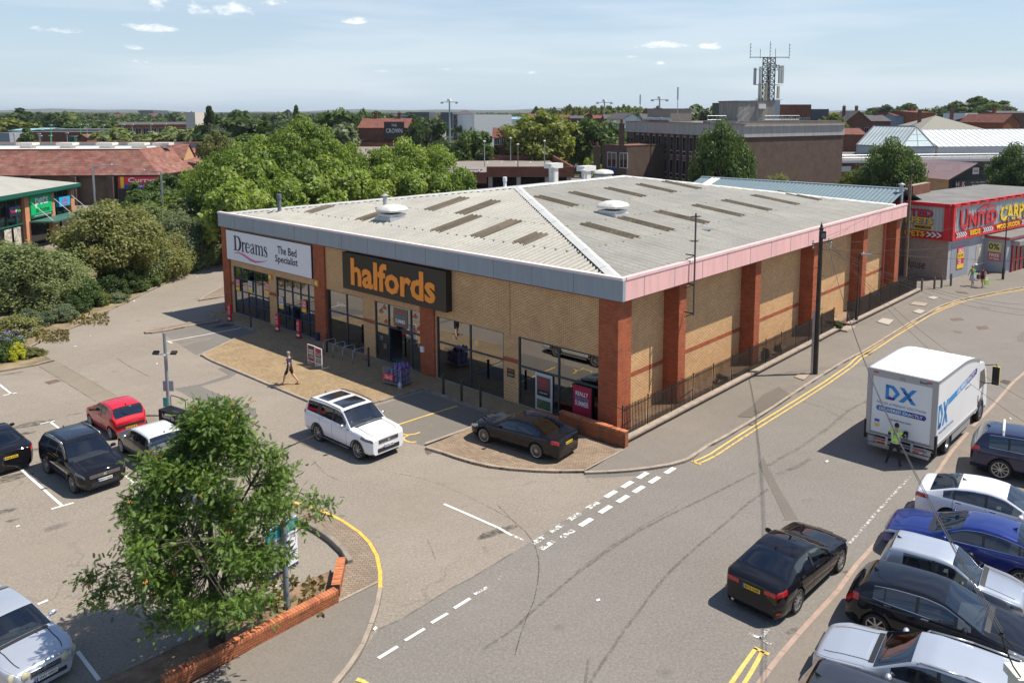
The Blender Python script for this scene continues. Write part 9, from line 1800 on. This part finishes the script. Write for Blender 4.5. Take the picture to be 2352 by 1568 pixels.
for px,py,D,r,lm,k,lab in((1085,290,150,6.0,'mid','birch','drooping birch beside the car park deck'),(1580,0,0,0,'','',''),(1245,250,152,9.0,'lime','broad','large lime tree behind the car park deck'),(1372,268,158,8.6,'mid','broad','round green tree left of the office wing'),(1360,352,140,2.6,'bright','column','small bright tree by the office wing chimney'),(985,265,190,6.5,'dark','broad','dark chestnut tree right of the brick pub'),(1040,345,150,3.5,'mid','broad','hanging green tree behind the deck wall'),(1200,330,156,4,'lime','broad','loose pale willow left of the large lime tree'),(788,242,230,9.5,'mid','broad','big round tree left of the brick pub'),(780,278,200,8,'grey','broad','greyish willow left of the pub, lower'),(720,280,210,8,'grey','broad','greyish low tree behind the bright group'),(848,246,330,8,'mid','broad','domed tree just right of the big round one'),(885,330,170,4,'mid','broad','trees at the side of the pub'),(1915,258,235,6.5,'lime','broad','bright lime green tree behind the office roof'),(2215,228,380,18,'dark','broad','great dark tree on the right skyline'),(2262,218,385,20,'dark','broad','tallest dark tree on the right skyline'),(2285,236,360,14,'mid','broad','mid green tree below the tallest right hand tree'),(2150,240,400,10,'mid','broad','round tree left of the great dark one'),(2030,238,420,15,'dark','broad','dark spreading tree on the skyline right of the office'),(2085,236,430,13,'mid','broad','second spreading tree right of the office'),(2110,252,420,7,'dark','broad','small dark tree among the roofs'),(1985,252,420,12,'mid','broad','low tree group just right of the lime green tree'),(1600,238,270,9,'grey','broad','pale willow left of the roof cabin'),(1572,244,265,8,'grey','broad','second pale willow near the roof cabin'),(1640,240,280,9,'grey','broad','pale willow beside the plant room'),(268,292,215,9,'olive','broad','feathery tree beyond the tiled roof, left of centre'),(310,300,210,7,'olive','broad','smaller feathery tree beyond the tiled roof'),(400,288,205,9,'olive','broad','feathery tree before the long brick railway building, left'),(435,292,200,8,'olive','broad','feathery tree before the long brick railway building, right'),(62,296,225,6,'mid','cone','conifer in front of the railway wall'),(480,248,190,4,'dark','cone','dark spiky conifer rising above the trees'),(530,250,195,10,'dark','broad','dark rounded tree right of the spiky conifer'),(575,262,190,10,'dark','broad','dark broad tree behind the bright group, left'),(625,275,190,9,'dark','broad','dark broad tree behind the bright group, right'),(500,300,170,8,'dark','broad','dark tree below the spiky conifer'),(560,305,165,8,'mid','broad','dark green tree above the tiled roof end'),(680,246,260,4,'dark','cone','pointed dark conifer on the skyline'),(52,248,420,16,'dark','cone','tall cedar on the left skyline'),(30,256,400,16,'dark','broad','spreading tree left of the cedar'),(130,256,420,10,'dark','broad','dark pine on the left skyline'),(35,275,330,12,'lime','broad','pale green tree below the cedar')):
 if r:tpx(k,'mid' if D<170 else 'low',px,py,D,r,lm,lab,nv=3)
random.seed(11)
for i in range(46):
 px=1235+(i%23)*13.2+random.uniform(-4,4);row=i//23;q=GD(px,241+row*10+random.uniform(-3,3)-(3 if 1300<px<1450 else 0),480-70*row);tree('column','low',(q.x,q.y,0),q.z,6.2,'lime' if random.random()<.6 else 'mid','rounded lime tree in the avenue on the skyline above the houses',group='lime avenue',nv=3)
for i in range(150):
 px=random.uniform(-40,1240)if i<110 else random.uniform(1240,2380);D=random.uniform(330,900);top=random.uniform(262,284)-(D-330)/570*12
 if 560<px<720:top-=3
 if i<110 and px<480:D=max(D,340)
 q=GD(px,top,D);tree('broad','low',(q.x,q.y,0),max(q.z,7),random.uniform(7,12),random.choice(('dark','mid','mid','olive','lime' if px<300 else 'dark')),'tree in the broken belt of woodland across the middle distance',group='trees of the middle distance',nv=3)
n=5200;D=RS_.uniform(650,5200,n)**1.0;ax=RS_.uniform(-.80,.72,n);C_=np.stack([ax*D,D,np.zeros(n)],1);k_=16;P_=np.repeat(C_,k_,0)+RS_.normal(size=(n*k_,3))*np.array([7,6,0]);P_[:,2]=RS_.uniform(1,11,n*k_)*RS_.uniform(.7,1.15,n).repeat(k_)
nr=RS_.normal(size=(n*k_,3))+np.array([0,-.4,.6]);nr/=np.linalg.norm(nr,axis=1)[:,None];o=bpy.data.objects.new('far_woodland',quadmesh('far_woodland',leafquads(P_,nr,3.2),leafmat('far leaves',(.04,.06,.025),(.08,.11,.04),sc=.02)));COL.objects.link(o);struct(o,'mass of far off woodland between the town and the horizon','stuff','woodland')
mb=MB()
for i in range(170):
 D_=random.uniform(900,3600);x=random.uniform(-.78,.70)*D_;w_=random.uniform(5,12);z=6+random.uniform(0,3);mb.add([(x-w_,D_,0),(x+w_,D_,0),(x+w_,D_,z),(x-w_,D_,z)],[(0,1,2,3)],random.choice((0,0,1)));mb.add([(x-w_,D_-.5,z),(x+w_,D_-.5,z),(x+w_,D_+5,z+4),(x-w_,D_+5,z+4)],[(0,1,2,3)],2)
struct(mb.build('far_town',[BR_DKRED,plain('far render',(.45,.43,.40),.8),TILE]),'scatter of far off roofs among the trees towards the horizon','stuff','distant town')
for Dh,hh,sd in((5600,34,3),(7600,62,8)):
 random.seed(sd);mb=MB();xs=[-7200+i*240 for i in range(61)];ph=[random.uniform(0,6.3)for _ in range(5)];hs=[hh*(.55+.2*math.sin(x/900+ph[0])+.14*math.sin(x/380+ph[1])+.10*math.sin(x/150+ph[2]))for x in xs]
 vs=[(x,Dh-900,-.5)for x in xs]+[(x,Dh,h)for x,h in zip(xs,hs)]+[(x,Dh+900,-.5)for x in xs];m_=len(xs);mb.add(vs,[(j*m_+i,j*m_+i+1,(j+1)*m_+i+1,(j+1)*m_+i)for j in range(2)for i in range(m_-1)]);struct(mb.build('hills',LAND,smooth='all'),'low wooded hills along the horizon')
def rowan():
 base=G('C1',1500,1300,.05);t=thing('rowan_tree','rowan tree with orange berry clusters beside the dwarf brick wall','tree',base);rg=np.random.RandomState(3)
 tips=[]
 while len(tips)<250:
  z=1.35+5.2*rg.uniform(0,1)**.9;prof=pw([(1.1,1.2),(1.7,2.15),(2.6,2.7),(3.6,2.55),(4.6,2.0),(5.5,1.25),(6.6,.35)],z);a=rg.uniform(0,6.283);r=prof*rg.uniform(.12,1)**.5*(1+.22*math.sin(3*a+z*1.7)+.14*math.sin(5*a-z*2.1))
  tips.append(np.array([r*math.cos(a)-.12+.5*max(0,z-4)/2.6,r*math.sin(a)*.85,z]))
 mb=MB();pth=[(0,0,0,.20),(.02,0,.5,.16),(.0,.02,1.2,.135),(.03,0,2.0,.11)]
 for a,b in zip(pth[:-1],pth[1:]):mb.tube(a[:3],b[:3],a[3],b[3],10)
 mb.tube((.16,.05,0),(.22,.06,1.6),.09,.06,8);mb.tube((.22,.06,1.6),(.5,.1,2.8),.06,.04,7)
 limbs=[]
 for k in range(9):
  a=k*2.4;e=(math.cos(a)*(.8+.1*k%3),math.sin(a)*(.8),2.6+.32*k);s_=(.02,0,1.3+.16*k);mb.tube(s_,e,.045,.025,6);limbs+=[np.array(s_)*(1-q)+np.array(e)*q for q in(.4,.7,1)]
  e2=(e[0]*1.9,e[1]*1.9,e[2]+.55);mb.tube(e,e2,.025,.012,5);limbs+=[np.array(e)*(1-q)+np.array(e2)*q for q in(.5,1)]
 mb.tube((.03,0,2),(0,.05,6.2),.09,.02,7);limbs+=[np.array((0,.03,z))for z in(3.2,4,4.8,5.6)];L_=np.array(limbs)
 for c in tips:q=L_[np.argmin(np.linalg.norm(L_-c-np.array([0,0,-.4]),axis=1))];mid=(q+c)/2+rg.normal(size=3)*.08;mb.tube(tuple(q),tuple(mid),.018,.011,4,cap=False);mb.tube(tuple(mid),tuple(c),.011,.005,4,cap=False)
 mb.build('trunk',plain('rowan bark',(.075,.06,.048),.9,var=.4,vscale=6),t,smooth=True)
 V_=[]
 for c in tips:
  nfr=int(rg.uniform(55,110));sp=rg.uniform(.12,.23)
  for _ in range(nfr):
   p=c+rg.normal(size=3)*sp*np.array([1,1,.7]);d=(p-c)+rg.normal(size=3)*.25+np.array([0,0,-.08]);d/=np.linalg.norm(d)+1e-6;s_=np.cross(d,rg.normal(size=3)+np.array([0,0,1.6]));s_/=np.linalg.norm(s_)+1e-6;up=np.cross(s_,d);ln=rg.uniform(.13,.2)
   for j in range(6):
    q=p+d*ln*(j+.5)/6-up*.0;w_=.052*(1-.35*abs(j-2.5)/3);th=d*.0145;dz=up*-.012
    V_+=[q-s_*w_+dz,q+th,q+s_*w_+dz,q-th]
 o=bpy.data.objects.new('crown',quadmesh('crown',np.array(V_),LM['rowan']));COL.objects.link(o);o.parent=t
 bb=MB()
 for i in range(70):
  c=tips[rg.randint(len(tips))];d=c-np.array([0,0,3.9]);d=d/np.linalg.norm(d);p=c+d*rg.uniform(.05,.35)+rg.normal(size=3)*.14
  for _ in range(7):q=p+rg.normal(size=3)*np.array([.035,.035,.018]);bb.blob(tuple(q),.017,.017,.017,5,3)
 bb.build('berries',plain('orange berries',(.62,.20,.02),.4),t)
 P_=np.array([[rg.normal()*.22,rg.normal()*.16,rg.uniform(.3,1.6)]for _ in range(260)]);o=bpy.data.objects.new('trunk_shoots',quadmesh('trunk_shoots',leafquads(P_,rg.normal(size=(260,3)),.05),LM['rowan']));COL.objects.link(o);o.parent=t
rowan()
P_=[]
for v,x0,x1,y0,y1,n_ in(('B1',250,480,560,640,260),('B1',480,760,440,520,260),('B1',1250,1560,60,110,300),('C2',0,480,830,1100,160)):
 for _ in range(n_):p=G(v,random.uniform(x0,x1),random.uniform(y0,y1),.1);P_.append((p.x,p.y,.14))
P_=np.array(P_);nr=RS_.normal(size=(len(P_),3))*np.array([1,1,.2]);nr/=np.linalg.norm(nr,axis=1)[:,None];o=bpy.data.objects.new('dry_grass',quadmesh('dry_grass',leafquads(P_,nr,.10,.8),leafmat('dry grass blades',(.13,.11,.04),(.24,.20,.09),sc=1.)));COL.objects.link(o);struct(o,'dry grass tufts on the verge','stuff','grass')
# ================================================================ HAZE
hm=bpy.data.materials.new('haze');hm.use_nodes=True;hn=hm.node_tree.nodes;hn.clear();ho=hn.new('ShaderNodeOutputMaterial');hv=hn.new('ShaderNodeVolumePrincipled')
hv.inputs['Color'].default_value=(.80,.88,.98,1);hv.inputs['Density'].default_value=.00008;hv.inputs['Anisotropy'].default_value=.2;hm.node_tree.links.new(hv.outputs[0],ho.inputs['Volume'])
struct(MB().box(-9500,9500,-80,14500,-1.2,80).build('haze',hm),'thin even summer haze lying over the whole town','stuff','haze')
